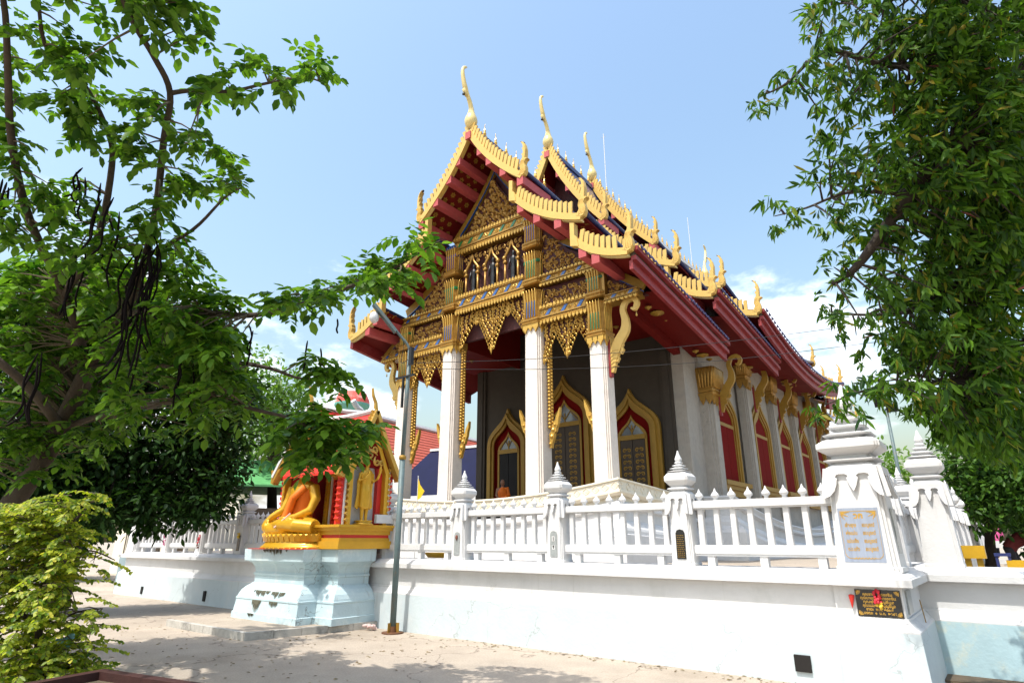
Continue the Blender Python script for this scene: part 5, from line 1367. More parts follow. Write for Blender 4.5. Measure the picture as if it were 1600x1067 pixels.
# gable boards with blades, roofs
def sgable(fn, c, hw, zs, za):
    for s in (-1, 1):
        pts = curve3((0, za + 0.12), (hw * 0.50, (zs + za) / 2 + 0.02), (hw * 1.18, zs - 0.18), 8)
        MB().strip([(c + s * a, b) for a, b in pts], [0.09] * 9, fn, 0.0, 0.16).build('bargeboard', MT['goldb'], sh)
        bl = MB()
        for k in range(1, 16):
            t = k / 16; a = float(np.interp(t * 8, range(9), [p[0] for p in pts])); b = float(np.interp(t * 8, range(9), [p[1] for p in pts]))
            bl.prism([(c + s * (a - 0.03), b), (c + s * (a + 0.03), b - 0.03), (c + s * (a + 0.07), b + 0.09), (c + s * (a + 0.02), b + 0.07)], fn, 0.04, 0.10)
        bl.build('blade', MT['goldb'], sh, kind='stuff')
        a, b = pts[-1]
        MB().strip([(c + s * (a - 0.03), b - 0.03), (c + s * (a + 0.10), b + 0.0), (c + s * (a + 0.09), b + 0.12), (c + s * (a + 0.16), b + 0.27)], [0.10, 0.09, 0.06, 0.01], fn, 0.0, 0.12).build('corner_finial', MT['goldb'], sh)
    MB().strip([(c, za + 0.10), (c - 0.02, za + 0.30), (c - 0.10, za + 0.44), (c - 0.13, za + 0.60)], [0.09, 0.05, 0.035, 0.008], fn, 0.05, 0.11).build('apex_finial', MT['goldb'], sh)
    MB().prism([(c - hw * 0.9, zs), (c, za), (c + hw * 0.9, zs)], fn, -0.05, 0.01).build('tympanum', MT['redpanel'], sh)
    ty = MB()
    for k, (a, b, q) in enumerate(((0, 0.25, 0.16), (-0.3, 0.12, 0.12), (0.3, 0.12, 0.12), (0, 0.55, 0.12), (-0.15, 0.36, 0.1), (0.15, 0.36, 0.1), (-0.5, 0.1, 0.09), (0.5, 0.1, 0.09), (0, 0.76, 0.08))): scroll(ty, fn, c + a * hw, zs + b * (za - zs), q, 1.0 + k, 1 if a >= 0 else -1, 0.01, 0.05)
    ty.build('tympanum_scroll', MT['goldb'], sh, True, kind='stuff')
sgable(side(XS + 0.05), 8.08, 0.60, 3.05, 4.10)
sgable(lambda u, v, t: Vector((u, 7.93 - t, v)), -12.12, 0.98, 3.10, 4.45)
def sroof(a, b, c, d, m='redbright'): MB().add([a, b, c, d, tuple(Vector(a) - Vector((0, 0, 0.05))), tuple(Vector(b) - Vector((0, 0, 0.05))), tuple(Vector(c) - Vector((0, 0, 0.05))), tuple(Vector(d) - Vector((0, 0, 0.05)))], [(0, 1, 2, 3), (7, 6, 5, 4), (0, 4, 5, 1), (1, 5, 6, 2), (2, 6, 7, 3), (3, 7, 4, 0)]).build('roof_slope', MT[m], sh)
sroof((XS + 0.18, 8.08, 4.20), (-12.1, 8.08, 4.20), (-12.1, 7.32, 2.92), (XS + 0.18, 7.32, 2.92)); sroof((XS + 0.18, 8.08, 4.20), (-12.1, 8.08, 4.20), (-12.1, 8.84, 2.92), (XS + 0.18, 8.84, 2.92))
sroof((-12.12, 7.8, 4.55), (-12.12, 9.4, 4.55), (-10.95, 9.4, 3.0), (-10.95, 7.8, 3.0)); sroof((-12.12, 7.8, 4.55), (-12.12, 9.4, 4.55), (-13.29, 9.4, 3.0), (-13.29, 7.8, 3.0))
MB().tube(spline([(XS + 0.15, 8.08, 4.24), (-10.6, 8.08, 4.22), (-11.2, 8.08, 4.22), (-11.9, 8.08, 4.26)], 3), 0.06, 6).build('ridge', MT['white'], sh)
MB().tube(spline([(-12.12, 7.8, 4.60), (-12.12, 8.5, 4.58), (-12.12, 9.45, 4.66)], 3), 0.06, 6).build('ridge', MT['white'], sh)
for s in (-1, 1): MB().bar((-12.12, 7.80, 4.56), (-12.12 + s * 1.17, 7.80, 3.02), 0.10, 0.07).build('verge', MT['white'], sh)
MB().box(-10.15, -10.08, 8.30, 8.9, 1.95, 2.12).build('handrail_end', MT['white'], sh)

sbu = thing('statue', (-10.14, 8.02, 1.91), 'golden standing Buddha with raised palm in the niche on the right of the shrine', 'statue')
SB = T(-10.15, 8.02, 1.915) @ RZ(R(90))          # faces +X; local -y is forward
b2 = MB()
def srg(w, d, z, y=0): return [SB @ Vector((w * math.cos(6.28319 * j / 16), y + d * math.sin(6.28319 * j / 16), z)) for j in range(16)]
b2.loft([srg(w, d, z) for w, d, z in ((0.10, 0.07, 0.30), (0.135, 0.08, 0.34), (0.125, 0.085, 0.5), (0.13, 0.09, 0.66), (0.115, 0.075, 0.78), (0.135, 0.085, 0.92), (0.15, 0.085, 1.0), (0.13, 0.065, 1.06), (0.045, 0.045, 1.09), (0.04, 0.04, 1.13))])
for s in (-1, 1):
    b2.tube([SB @ Vector((s * 0.055, 0, 0.36)), SB @ Vector((s * 0.052, 0, 0.15)), SB @ Vector((s * 0.05, 0, 0.06))], [0.05, 0.036, 0.032], 8)
    b2.tube([SB @ Vector((s * 0.05, 0.02, 0.07)), SB @ Vector((s * 0.06, -0.09, 0.055))], [0.032, 0.02], 7)
ell(b2, SB @ Vector((0, 0, 1.20)), (0.065, 0.06, 0.08)); ell(b2, SB @ Vector((0, 0, 1.275)), (0.04, 0.04, 0.04)); b2.tube([SB @ Vector((0, 0, 1.29)), SB @ Vector((0, 0, 1.40))], [0.02, 0.003], 6)
b2.tube([SB @ Vector((0.14, 0, 1.01)), SB @ Vector((0.19, 0, 0.84)), SB @ Vector((0.22, -0.10, 0.92)), SB @ Vector((0.235, -0.14, 1.03))], [0.045, 0.04, 0.032, 0.024], 8)
b2.tube([SB @ Vector((0.235, -0.14, 1.03)), SB @ Vector((0.238, -0.15, 1.10)), SB @ Vector((0.24, -0.15, 1.17))], [0.03, 0.033, 0.012], 8)
b2.tube([SB @ Vector((-0.14, 0, 1.01)), SB @ Vector((-0.19, -0.01, 0.84)), SB @ Vector((-0.10, -0.11, 0.90)), SB @ Vector((-0.03, -0.12, 0.99))], [0.045, 0.04, 0.03, 0.022], 8)
b2.tube([SB @ Vector((-0.03, -0.12, 0.99)), SB @ Vector((-0.02, -0.12, 1.08))], [0.03, 0.012], 8)
bo2 = b2.build('body', MT['goldpaint'], sbu, True); fuse(bo2, 0.011)
r2 = MB()
for s in (-1, 1): r2.prism([(s * 0.10, 0.98), (s * 0.20, 0.86), (s * 0.185, 0.6), (s * 0.22, 0.34), (s * 0.16, 0.29), (s * 0.10, 0.36)], lambda u, v, t: SB @ Vector((u, 0.02 + t, v)), 0.0, 0.02)
r2.build('robe', MT['goldpaint'], sbu)
MB().lathe(0, 0, [(0.20, 0.0), (0.20, 0.02), (0.15, 0.04), (0.19, 0.07), (0.17, 0.085), (0.02, 0.09)], 18, T(-10.15, 8.02, 1.912)).build('lotus_base', MT['goldpaint'], sbu, True)

# ================================================================ street lamp and wires
lp = thing('street_lamp', (-9.23, 8.15, 0), 'rusty grey-green street lamp pole with an angled tube lamp before the fence', 'street lamp')
MB().tube([(-9.23, 8.15, 0), (-9.225, 8.15, 3.18)], 0.057, 12).build('lower_pole', MT['steel'], lp, True)
MB().tube([(-9.225, 8.15, 3.18), (-9.19, 8.15, 5.42)], 0.042, 12).build('upper_pole', MT['steel'], lp, True)
MB().lathe(-9.225, 8.15, [(0.05, 3.14), (0.07, 3.15), (0.07, 3.21), (0.05, 3.23)], 14).build('collar', MT['ochre'], lp, True)
MB().tube(spline([(-9.19, 8.15, 5.40), (-9.22, 8.10, 5.55), (-9.32, 7.95, 5.75), (-9.55, 7.55, 6.25)], 3), [0.028] * 10, 8).build('arm', MT['steel'], lp, True)
MB().bar((-9.36, 7.88, 5.80), (-9.62, 7.45, 6.36), 0.16, 0.06).build('lamp_housing', MT['steel'], lp)
ell(MB(), (0, 0, 0), (0.10, 0.10, 0.13)).build('lamp_bulb', MT['white'], lp, True, T(-9.63, 7.50, 6.08))
MB().lathe(-9.23, 8.15, [(0.20, 0.0), (0.20, 0.02), (0.07, 0.022), (0.062, 0.12)], 16).build('base_plate', MT['rust'], lp)
for k in range(3): MB().box(0.05, 0.12, -0.006, 0.006, 0.0, 0.16, T(-9.23, 8.15, 0.02) @ RZ(R(120 * k - 90))).build('gusset', MT['ochre'], lp)
MB().box(-9.52, -8.97, 8.09, 8.13, 4.83, 4.87).build('crossbar', MT['black'], lp)
MB().box(-9.30, -9.26, 8.08, 8.12, 4.2, 4.83).build('bracket', MT['black'], lp)
MB().box(-9.12, -9.04, 8.06, 8.14, 5.08, 5.45).build('switch_box', MT['black'], lp)
MB().tube(spline([(-9.15, 8.08, 5.2), (-9.30, 8.02, 5.15), (-9.28, 8.05, 5.6), (-9.4, 7.85, 5.85), (-9.58, 7.52, 6.2)], 4), 0.008, 4).build('cable', MT['black'], lp)
for k, (y0, pts) in enumerate(((0, [(652, 567), (830, 561), (1000, 548), (1160, 531), (1310, 512), (1450, 493), (1640, 468)]), (1, [(652, 576), (830, 577), (1000, 572), (1160, 560), (1310, 542), (1450, 524), (1640, 498)]))):
    P3_ = [at(x, y, 12.9 + 0.004 * (x - 652)) for x, y in pts]
    w = MB().tube(spline(P3_, 4), 0.0065, 4).build('power_line', MT['black'])
    tag(w, ('upper' if k == 0 else 'lower') + ' of two thin black power lines crossing before the temple', 'cable', 'power lines from the street lamp')

# ================================================================ small things in and round the yard
fg = thing('flag', (-11.73, 11.0, 1.06), 'small yellow flag on a stick behind the fence, below the second column', 'flag')
MB().tube([(-11.80, 11.0, 1.06), (-11.80, 11.0, 3.22)], 0.012, 6).build('stick', MT['white'], fg)
MB().add([(-11.795, 11.0, 3.16), (-11.70, 10.98, 2.98), (-11.58, 11.03, 2.82), (-11.66, 10.99, 2.66), (-11.80, 11.0, 2.60), (-11.795, 11.006, 3.16), (-11.70, 10.986, 2.98), (-11.58, 11.036, 2.82), (-11.66, 10.996, 2.66), (-11.80, 11.006, 2.60)], [(0, 1, 3, 4), (1, 2, 3), (9, 8, 6, 5), (8, 7, 6)]).build('cloth', MT['flag'], fg)
rb_ = MB(); rr = random.Random(3)
for k in range(9):
    p = Vector((-9.86 + rr.uniform(-0.09, 0.09), 8.14 + rr.uniform(-0.05, 0.05), 0.03 + rr.uniform(0, 0.06)))
    rb_.merge(ell(MB(), (0, 0, 0), (0.06, 0.035, 0.03), None, 6), Matrix.Translation(p) @ RZ(rr.uniform(0, 3)) @ RX(rr.uniform(-0.6, 0.6)))
tag(rb_.build('litter', MT['plasticbag']), 'crumpled pink plastic litter at the foot of the fence by the lamp', 'litter')
tag(MB().lathe(0, 0, [(0.16, 0), (0.22, 0.09), (0.225, 0.10), (0.15, 0.02)], 20, T(-9.25, 9.25, 1.28) @ SC(1.6, 0.6, 1)).build('tray', MT['yplastic'], None, True), 'yellow plastic tray behind the lower rail near the lamp', 'tray')

def person(name, loc, rotz, label, joints, rad, clothes, skinmat='skin', hair=True):
    """seated or standing figure: joints dict in local metres; one skinned body, clothes as shells"""
    o = thing(name, loc, label, 'person')
    M = T(*loc) @ RZ(rotz)
    b = MB()
    J = {k: Vector(v) for k, v in joints.items()}
    def lim(keys, rs, n=9): b.tube([M @ J[k] for k in keys], rs, n)
    lim(['pelvis', 'waist', 'chest', 'neck'], [0.15, 0.14, 0.16, 0.06], 12); lim(['neck', 'head0'], [0.055, 0.055])
    ell(b, M @ J['head'], (0.078, 0.092, 0.115))
    for s in 'lr':
        lim(['sh' + s, 'el' + s, 'wr' + s], [0.06, 0.048, 0.03]); lim(['chest', 'sh' + s], [0.10, 0.065]); lim(['wr' + s, 'ha' + s], [0.035, 0.02])
        lim(['pelvis', 'hip' + s], [0.11, 0.10]); lim(['hip' + s, 'kn' + s, 'an' + s], [0.092, 0.066, 0.042]); lim(['an' + s, 'to' + s], [0.045, 0.03])
    bo = b.build('body', MT[skinmat], o, True); fuse(bo, 0.016)
    for nm, m, chains in clothes:
        c = MB()
        for keys, rs in chains: c.tube([M @ (J[k] if isinstance(k, str) else Vector(k)) for k in keys], rs, 11)
        co = c.build(nm, MT[m], o, True); fuse(co, 0.016)
    if hair:
        h = MB(); ell(h, M @ (J['head'] + Vector((0, 0.018, 0.025))), (0.088, 0.098, 0.108)); h.build('hair', MT['hair'], o, True)
    return o
seat = dict(pelvis=(0, 0, 0.5), waist=(0, 0, 0.65), chest=(0, -0.01, 0.88), neck=(0, -0.01, 1.03), head0=(0, -0.02, 1.09), head=(0, -0.04, 1.19), shl=(0.17, 0, 0.98), shr=(-0.17, 0, 0.98), ell=(0.22, -0.04, 0.73), elr=(-0.22, -0.04, 0.73), wrl=(0.12, -0.24, 0.62), wrr=(-0.12, -0.24, 0.62), hal=(0.06, -0.31, 0.60), har=(-0.06, -0.31, 0.60), hipl=(0.09, -0.03, 0.5), hipr=(-0.09, -0.03, 0.5), knl=(0.12, -0.44, 0.50), knr=(-0.12, -0.44, 0.50), anl=(0.12, -0.46, 0.08), anr=(-0.12, -0.46, 0.08), tol=(0.13, -0.60, 0.04), tor=(-0.13, -0.60, 0.04))
person('person', (-14.30, 17.55, 2.45), R(35), 'person in an orange robe sitting in the shade before the left temple door', seat, None,
       [('robe', 'orange', [(['pelvis', 'waist', 'chest', 'neck'], [0.19, 0.175, 0.19, 0.07]), (['chest', 'shl', 'ell', 'wrl'], [0.13, 0.09, 0.075, 0.06]), (['hipl', 'knl', 'anl'], [0.12, 0.105, 0.10]), (['hipr', 'knr', 'anr'], [0.12, 0.105, 0.10])])], hair=False)
ch_ = thing('chair', (-14.30, 17.6, 2.45), 'dark chair under the person in an orange robe', 'chair')
Mc = T(-14.30, 17.55, 2.45) @ RZ(R(35))
MB().box(-0.22, 0.22, -0.3, 0.2, 0.36, 0.40, Mc).build('seat', MT['darkwood'], ch_); MB().box(-0.22, 0.22, 0.2, 0.23, 0.40, 0.85, Mc).build('backrest', MT['darkwood'], ch_)
for a in (-0.2, 0.2):
    for b in (-0.28, 0.21): MB().box(a - 0.02, a + 0.02, b - 0.02, b + 0.02, 0, 0.36, Mc).build('leg', MT['darkwood'], ch_)

# ================================================================ far buildings
def roofprism(parent, a, b, drop, run, m, name='roof', thick=0.12, both=True):
    a, b = Vector(a), Vector(b); d = (b - a).normalized(); n = Vector((d.y, -d.x, 0))
    out = []
    for s in ((1, -1) if both else (1,)):
        e0 = a + n * s * run - Vector((0, 0, drop)); e1 = b + n * s * run - Vector((0, 0, drop)); t = Vector((0, 0, thick))
        out.append(MB().add([a, b, e1, e0, a - t, b - t, e1 - t, e0 - t], [(0, 1, 2, 3), (7, 6, 5, 4), (0, 4, 5, 1), (1, 5, 6, 2), (2, 6, 7, 3), (3, 7, 4, 0)]).build(name, MT[m], parent))
    return n, out
hl = thing('hall', (-35, 34, 0), 'long hall with a brick red tiled roof and white ridge left of the temple', 'hall')
ra, rb2 = Vector((-34.2, 26.5, 10.0)), Vector((-36.4, 48.0, 10.0))
n_, rs_ = roofprism(hl, ra, rb2, 4.4, 5.0, 'roofred')
MB().tube(spline([ra + Vector((0.1, -1.2, 0.9)), ra + Vector((0, -0.4, 0.35)), ra + Vector((-0.2, 2, 0.12)), rb2], 4), 0.20, 6).build('ridge', MT['white'], hl)
for k in range(17):                                                   # tile courses
    t = (k + 0.5) / 17; a = ra + n_ * 5.0 * t - Vector((0, 0, 4.4 * t - 0.02)); b = rb2 + n_ * 5.0 * t - Vector((0, 0, 4.4 * t - 0.02))
    MB().bar(a, b, 0.035, 0.03).build('tile_course', MT['roofred'], rs_[0])
MB().box(-38.5, -32.0, 28, 46, 0, 5.6).build('wall', MT['white'], hl)
MB().add([tuple(ra + n_ * 4.9 - Vector((0, 0, 4.5))), tuple(ra - n_ * 4.9 - Vector((0, 0, 4.5))), tuple(ra - Vector((0, 0, 0.15)))], [(0, 1, 2)]).build('gable', MT['white'], hl)
bl_ = thing('building', (-23, 25, 0), 'low building with a dark blue roof seen between the left porch columns', 'building')
bpts = [atZ(628, 704, 6.4), atZ(752, 688, 6.4)]
n2_, br = roofprism(bl_, (-25.2, 24.4, 6.5), (-15.5, 25.8, 6.5), 3.0, 4.2, 'roofblue')
MB().bar((-25.2, 24.4, 6.55), (-15.5, 25.8, 6.55), 0.25, 0.14).build('ridge', MT['white'], bl_)
MB().box(-24.6, -16, 22.0, 27, 0, 3.4).build('wall', MT['white'], bl_)
MB().bar((-24.8, 20.2, 3.45), (-15.0, 21.6, 3.45), 0.12, 0.45).build('fascia', MT['white'], bl_)
for k in range(4): MB().box(-24.0 + 2.2 * k, -22.8 + 2.2 * k, 21.9, 22.0, 1.2, 2.6).build('window', MT['bluepaint'], bl_)

gh = thing('house', (-31, 17, 0), 'house with a green corrugated tile roof behind the left fence', 'house')
Mg = T(-31.0, 17.6, 0) @ RZ(R(-28))
def G(x, y, z): return Mg @ Vector((x, y, z))
MB().box(-3.6, 3.6, -2.2, 6, 0, 3.1, Mg).build('wall', MT['darkwood'], gh)
lo_ = []
def gslope(name, pts, m):
    t = Vector((0, 0, 0.1)); return MB().add(pts + [p - t for p in pts], [(0, 1, 2, 3), (7, 6, 5, 4), (0, 4, 5, 1), (1, 5, 6, 2), (2, 6, 7, 3), (3, 7, 4, 0)]).build(name, MT[m], gh)
s1 = gslope('lower_roof', [G(-4.6, -3.6, 3.0), G(4.6, -3.6, 3.0), G(4.2, -1.2, 4.35), G(-4.2, -1.2, 4.35)], 'roofgreen')
rbm = MB()
for k in range(46):
    x = -4.5 + 9.0 * k / 45; rbm.tube([G(x, -3.62, 3.05), G(x * 0.93, -1.2, 4.40)], 0.065, 5)
rbm.build('tile_rib', MT['roofgreen'], s1, True, kind='stuff')
for s in (-1, 1):
    gslope('upper_roof', [G(0, -1.9, 5.75), G(0, 5, 5.75), G(s * 3.0, 5, 4.25), G(s * 3.0, -1.9, 4.25)], 'roofgreen')
    MB().bar(G(0, -1.95, 5.70), G(s * 3.05, -1.95, 4.17), 0.06, 0.28).build('verge_board', MT['white'], gh)
MB().add([G(-2.6, -1.6, 4.3), G(2.6, -1.6, 4.3), G(0, -1.6, 5.6)], [(0, 1, 2)]).build('gable', MT['darkwood'], gh)
MB().bar(G(-4.65, -3.65, 2.92), G(4.65, -3.65, 2.92), 0.05, 0.18).build('fascia', MT['white'], gh)

wt = thing('water_tower', (-86.8, 64, 0), 'green concrete water tower with a faded red rim far behind the shrine', 'water tower')
def wl_(lv, nm, m): MB().lathe(-86.6, 64.1, lv, 28).build(nm, MT[m], wt)
wl_([(1.62, 0), (1.62, 20.9), (1.75, 21.4)], 'shaft', 'towergreen'); wl_([(1.75, 21.4), (2.0, 22.4), (2.6, 23.5), (3.05, 24.1), (3.05, 24.5)], 'bowl', 'towergreen'); wl_([(3.05, 24.5), (2.95, 25.2), (2.4, 26.4), (2.3, 26.45), (0.1, 26.5)], 'rim', 'towerred')

ga = thing('railing', (-25.5, 9.5, 0), 'low white wall with iron railings at the far left behind the shrub', 'railing')
p0, p1 = Vector((-24.0, 8.9, 0)), Vector((-29.5, 11.5, 0))
MB().bar(p0 + Vector((0, 0, 0.55)), p1 + Vector((0, 0, 0.55)), 0.25, 1.1).build('base_wall', MT['aqua'], ga)
MB().bar(p0 + Vector((0, 0, 1.13)), p1 + Vector((0, 0, 1.13)), 0.32, 0.08).build('coping', MT['white'], ga)
for k in range(30):
    q = p0.lerp(p1, k / 29); MB().tube([q + Vector((0, 0, 1.15)), q + Vector((0, 0, 1.98))], 0.018, 6).build('bar', MT['ivory'], ga)
for z in (1.28, 1.9): MB().bar(p0 + Vector((0, 0, z)), p1 + Vector((0, 0, z)), 0.03, 0.04).build('rail', MT['ivory'], ga)

bx_ = thing('wall', (-27, 13, 0), 'cream wall with shuttered openings beyond the iron railing', 'wall')
MB().box(-38, -25.5, 13.5, 14, 0, 3.2).build('wall_face', MT['ivory'], bx_)
for k in range(4): MB().box(-36.5 + 2.6 * k, -34.9 + 2.6 * k, 13.44, 13.5, 0.9, 2.4).build('shutter', MT['darkwood'], bx_)

fp = thing('floodlight_pole', (-4.6, 44.5, 0), 'thin blue-grey floodlight pole between the two white pillars', 'floodlight')
MB().tube([(-4.62, 44.3, 0), (-4.6, 44.3, 9.6)], [0.13, 0.09], 10).build('pole', MT['steel'], fp, True)
for dx, dz in ((-0.25, 0.25), (0.35, -0.15)): MB().box(-0.32, 0.32, -0.12, 0.12, -0.26, 0.26, T(-4.6 + dx, 44.1, 9.75 + dz) @ RX(R(25))).build('floodlight', MT['black'], fp)
hs_ = MB().lathe(0, 0, [(0.04, 0.25), (0.06, 0.14), (0.16, 0.05), (0.26, 0.0), (0.24, -0.01), (0.10, 0.04), (0.001, 0.06)], 18, T(-3.62, 26.5, 4.55) @ RX(R(90))).build('loudspeaker', MT['ochre'])
tag(hs_, 'round brown horn loudspeaker over the side fence between the two pillars', 'loudspeaker')
MB().tube([(-3.62, 26.8, 1.06), (-3.62, 26.8, 4.55)], 0.03, 6).build('stand', MT['steel'], hs_)

# people, trays and rail beyond the low right wall
tag(MB().box(-0.5, 12, 11.5, 60, 0.0, 0.5).build('terrace', MT['concrete']), 'raised concrete terrace beyond the low right wall', kind='structure')
rl = thing('railing', (2, 27, 0), 'white rail of a terrace beyond the low right wall', 'railing')
MB().bar((-0.6, 27.0, 1.50), (7.5, 26.0, 1.50), 0.16, 0.22).build('top_rail', MT['white'], rl)
MB().bar((-0.6, 27.0, 0.95), (7.5, 26.0, 0.95), 0.14, 0.14).build('lower_rail', MT['white'], rl)
for k in range(6): q = Vector((-0.6, 27.0, 0)).lerp(Vector((7.5, 26.0, 0)), k / 5); MB().box(q.x - 0.12, q.x + 0.12, q.y - 0.12, q.y + 0.12, 0, 1.42).build('post', MT['white'], rl)
bend = dict(pelvis=(0, 0.1, 0.92), waist=(0, 0.0, 1.05), chest=(0, -0.22, 1.18), neck=(0, -0.36, 1.22), head0=(0, -0.40, 1.23), head=(0, -0.50, 1.22), shl=(0.17, -0.30, 1.18), shr=(-0.17, -0.30, 1.18), ell=(0.2, -0.42, 0.95), elr=(-0.2, -0.42, 0.95), wrl=(0.12, -0.55, 0.80), wrr=(-0.12, -0.55, 0.80), hal=(0.10, -0.60, 0.74), har=(-0.10, -0.60, 0.74), hipl=(0.09, 0.1, 0.90), hipr=(-0.09, 0.1, 0.90), knl=(0.10, -0.04, 0.48), knr=(-0.10, 0.02, 0.48), anl=(0.10, 0.06, 0.08), anr=(-0.10, 0.1, 0.08), tol=(0.11, -0.10, 0.04), tor=(-0.11, -0.06, 0.04))
for loc, rz, j, lab, top in (((0.02, 21.5, 0.5), R(80), bend, 'person in a dark red shirt bending forward beyond the right wall', 'cloth_red'), ((-0.42, 28.5, 1.0), R(200), seat, 'person in pale clothes sitting high behind the far white rail', 'pink')):
    person('person', loc, rz, lab, j, None, [('shirt', top, [(['pelvis', 'waist', 'chest', 'neck'], [0.17, 0.165, 0.185, 0.07]), (['chest', 'shl', 'ell'], [0.12, 0.085, 0.07]), (['chest', 'shr', 'elr'], [0.12, 0.085, 0.07])]), ('trousers', 'cloth_dark', [(['pelvis', 'hipl', 'knl', 'anl'], [0.14, 0.115, 0.085, 0.07]), (['pelvis', 'hipr', 'knr', 'anr'], [0.14, 0.115, 0.085, 0.07])])])
def ytable(x, y, w, d, h, lab):
    o = thing('table', (x, y, 0), lab, 'table')
    MB().box(x - w, x + w, y - d, y + d, h - 0.2, h).build('tabletop', MT['yplastic'], o)
    for a in (-1, 1):
        for b in (-1, 1): MB().box(x + a * (w - 0.1) - 0.04, x + a * (w - 0.1) + 0.04, y + b * (d - 0.1) - 0.04, y + b * (d - 0.1) + 0.04, 0, h - 0.2).build('leg', MT['yplastic'], o)
ytable(-0.55, 13.2, 0.18, 0.2, 1.53, 'yellow table beside the outer white fence')
ytable(0.14, 17.0, 0.30, 0.25, 1.22, 'yellow table in front of the bending person')
st_ = thing('stool', (-0.2, 17.0, 0), 'dark blue stool near the bending person', 'stool')
MB().box(-0.34, -0.06, 16.8, 17.1, 1.30, 1.36).build('seat', MT['bluepaint'], st_)
for a in (-0.33, -0.12):
    for b in (16.82, 17.03): MB().box(a, a + 0.05, b, b + 0.05, 0.5, 1.30).build('leg', MT['bluepaint'], st_)

# planter at the bottom left, and the bag in the shrub
pn = thing('planter', (-8.9, 3.2, 0), 'low dark red planter edge at the foot of the yellow-green shrub', 'planter')
pc_, pe_ = atZ(163, 1044, 0.30), atZ(335, 1069, 0.30)
pa_ = math.atan2(pe_.y - pc_.y, pe_.x - pc_.x)
Mp = T(pc_.x, pc_.y, 0) @ RZ(pa_)
MB().box(0.12, 2.2, -1.6, -0.12, 0, 0.22, Mp).build('soil', MT['soil'], pn)
for (x0, x1, y0, y1) in ((0.0, 2.3, -0.12, 0.0), (0.0, 2.3, -1.75, -1.6), (0.0, 0.12, -1.6, -0.12), (2.2, 2.3, -1.6, -0.12)): MB().box(x0, x1, y0, y1, 0, 0.30, Mp).build('rim', MT['planter'], pn)
for k in range(22): MB().box(0.04 + 0.1 * k, 0.10 + 0.1 * k, 0.001, 0.022, 0.02, 0.285, Mp).build('rib', MT['planter'], pn)
bg_ = MB(); ell(bg_, (0, 0, 0), (0.12, 0.05, 0.06)); ell(bg_, (0.07, 0.02, 0.06), (0.05, 0.02, 0.09))
mat('bagblue', (0.25, 0.50, 0.55), 0.25, var=0.4, scale=8)
tag(bg_.build('plastic_bag', MT['bagblue'], None, True, T(*at(96, 1005, 9.3)) @ RZ(0.7)), 'pale blue plastic bag caught low in the yellow-green shrub', 'bag')

# ================================================================ trees and shrubs
def leaf_mesh(name, P, D, N, Ln, W, m, curl=0.12):
    P, D, N = np.asarray(P), np.asarray(D), np.asarray(N); Ln, W = np.asarray(Ln)[:, None], np.asarray(W)[:, None]
    D /= np.linalg.norm(D, axis=1, keepdims=True); S = np.cross(D, N); S /= np.linalg.norm(S, axis=1, keepdims=True) + 1e-9; U = np.cross(S, D)
    n = len(P)
    vs = np.stack([P, P + D * Ln * 0.30 + S * W * 0.42 + U * W * 0.10, P + D * Ln * 0.30 - S * W * 0.42 + U * W * 0.10, P + D * Ln * 0.66 + S * W * 0.44 + U * (W * 0.10 - Ln * curl * 0.4), P + D * Ln * 0.66 - S * W * 0.44 + U * (W * 0.10 - Ln * curl * 0.4), P + D * Ln - U * Ln * curl, P + D * Ln * 0.32 - U * W * 0.08, P + D * Ln * 0.66 - U * (W * 0.08 + Ln * curl * 0.4)], 1).reshape(-1, 3)
    base = (np.arange(n) * 8)[:, None]
    tri = np.array([[0, 6, 1], [0, 2, 6], [3, 7, 5], [7, 4, 5]]); quad = np.array([[1, 6, 7, 3], [6, 2, 4, 7]])
    me = bpy.data.meshes.new(name)
    me.vertices.add(n * 8); me.vertices.foreach_set('co', vs.astype(np.float32).ravel())
    idx = np.concatenate([(base[:, :, None] + tri[None]).reshape(n, -1), (base[:, :, None] + quad[None]).reshape(n, -1)], 1).ravel()
    me.loops.add(len(idx)); me.loops.foreach_set('vertex_index', idx.astype(np.int32))
    starts = (np.arange(n) * 20)[:, None] + np.array([0, 3, 6, 9, 12, 16])[None]
    me.polygons.add(n * 6); me.polygons.foreach_set('loop_start', starts.ravel().astype(np.int32))
    me.materials.append(MT[m]); me.update(calc_edges=True); me.validate(); me.shade_smooth()
    return me
class Leaves:
    def __init__(s): s.P = []; s.D = []; s.N = []; s.L = []; s.W = []
    def add(s, p, d, n, l, w): s.P.append(p); s.D.append(d); s.N.append(n); s.L.append(l); s.W.append(w)
    def mesh(s, name, m, curl=0.12): return leaf_mesh(name, [tuple(x) for x in s.P], [tuple(x) for x in s.D], [tuple(x) for x in s.N], s.L, s.W, m, curl)
def rvec(r, z0=-1, z1=1):
    a = r.uniform(0, 6.28319); z = r.uniform(z0, z1); k = math.sqrt(max(0, 1 - z * z)); return Vector((k * math.cos(a), k * math.sin(a), z))
def compound(lv, r, p, d, L, n=4, rl=None):
    """pinnate leaf: oval leaflets in pairs along a drooping stalk"""
    rl = rl or L * n * 0.42; side_ = d.cross(Vector((0, 0, 1))); side_ = side_.normalized() if side_.length > 0.1 else Vector((1, 0, 0))
    q = p.copy(); dd = d.copy()
    for k in range(n + 1):
        dd = (dd + Vector((0, 0, -0.16))).normalized(); q = q + dd * (rl / n)
        up = Vector((r.uniform(-0.4, 0.4), r.uniform(-0.4, 0.4), 1)).normalized()
        if k == n: lv.add(q, dd, up, L * 1.05, L * 0.6); break
        for s in (-1, 1):
            ax = (side_ * s + dd * r.uniform(0.25, 0.6) + Vector((0, 0, r.uniform(-0.5, 0.05)))).normalized()
            lv.add(q, ax, up, L * r.uniform(0.65, 1.15), L * r.uniform(0.48, 0.64))
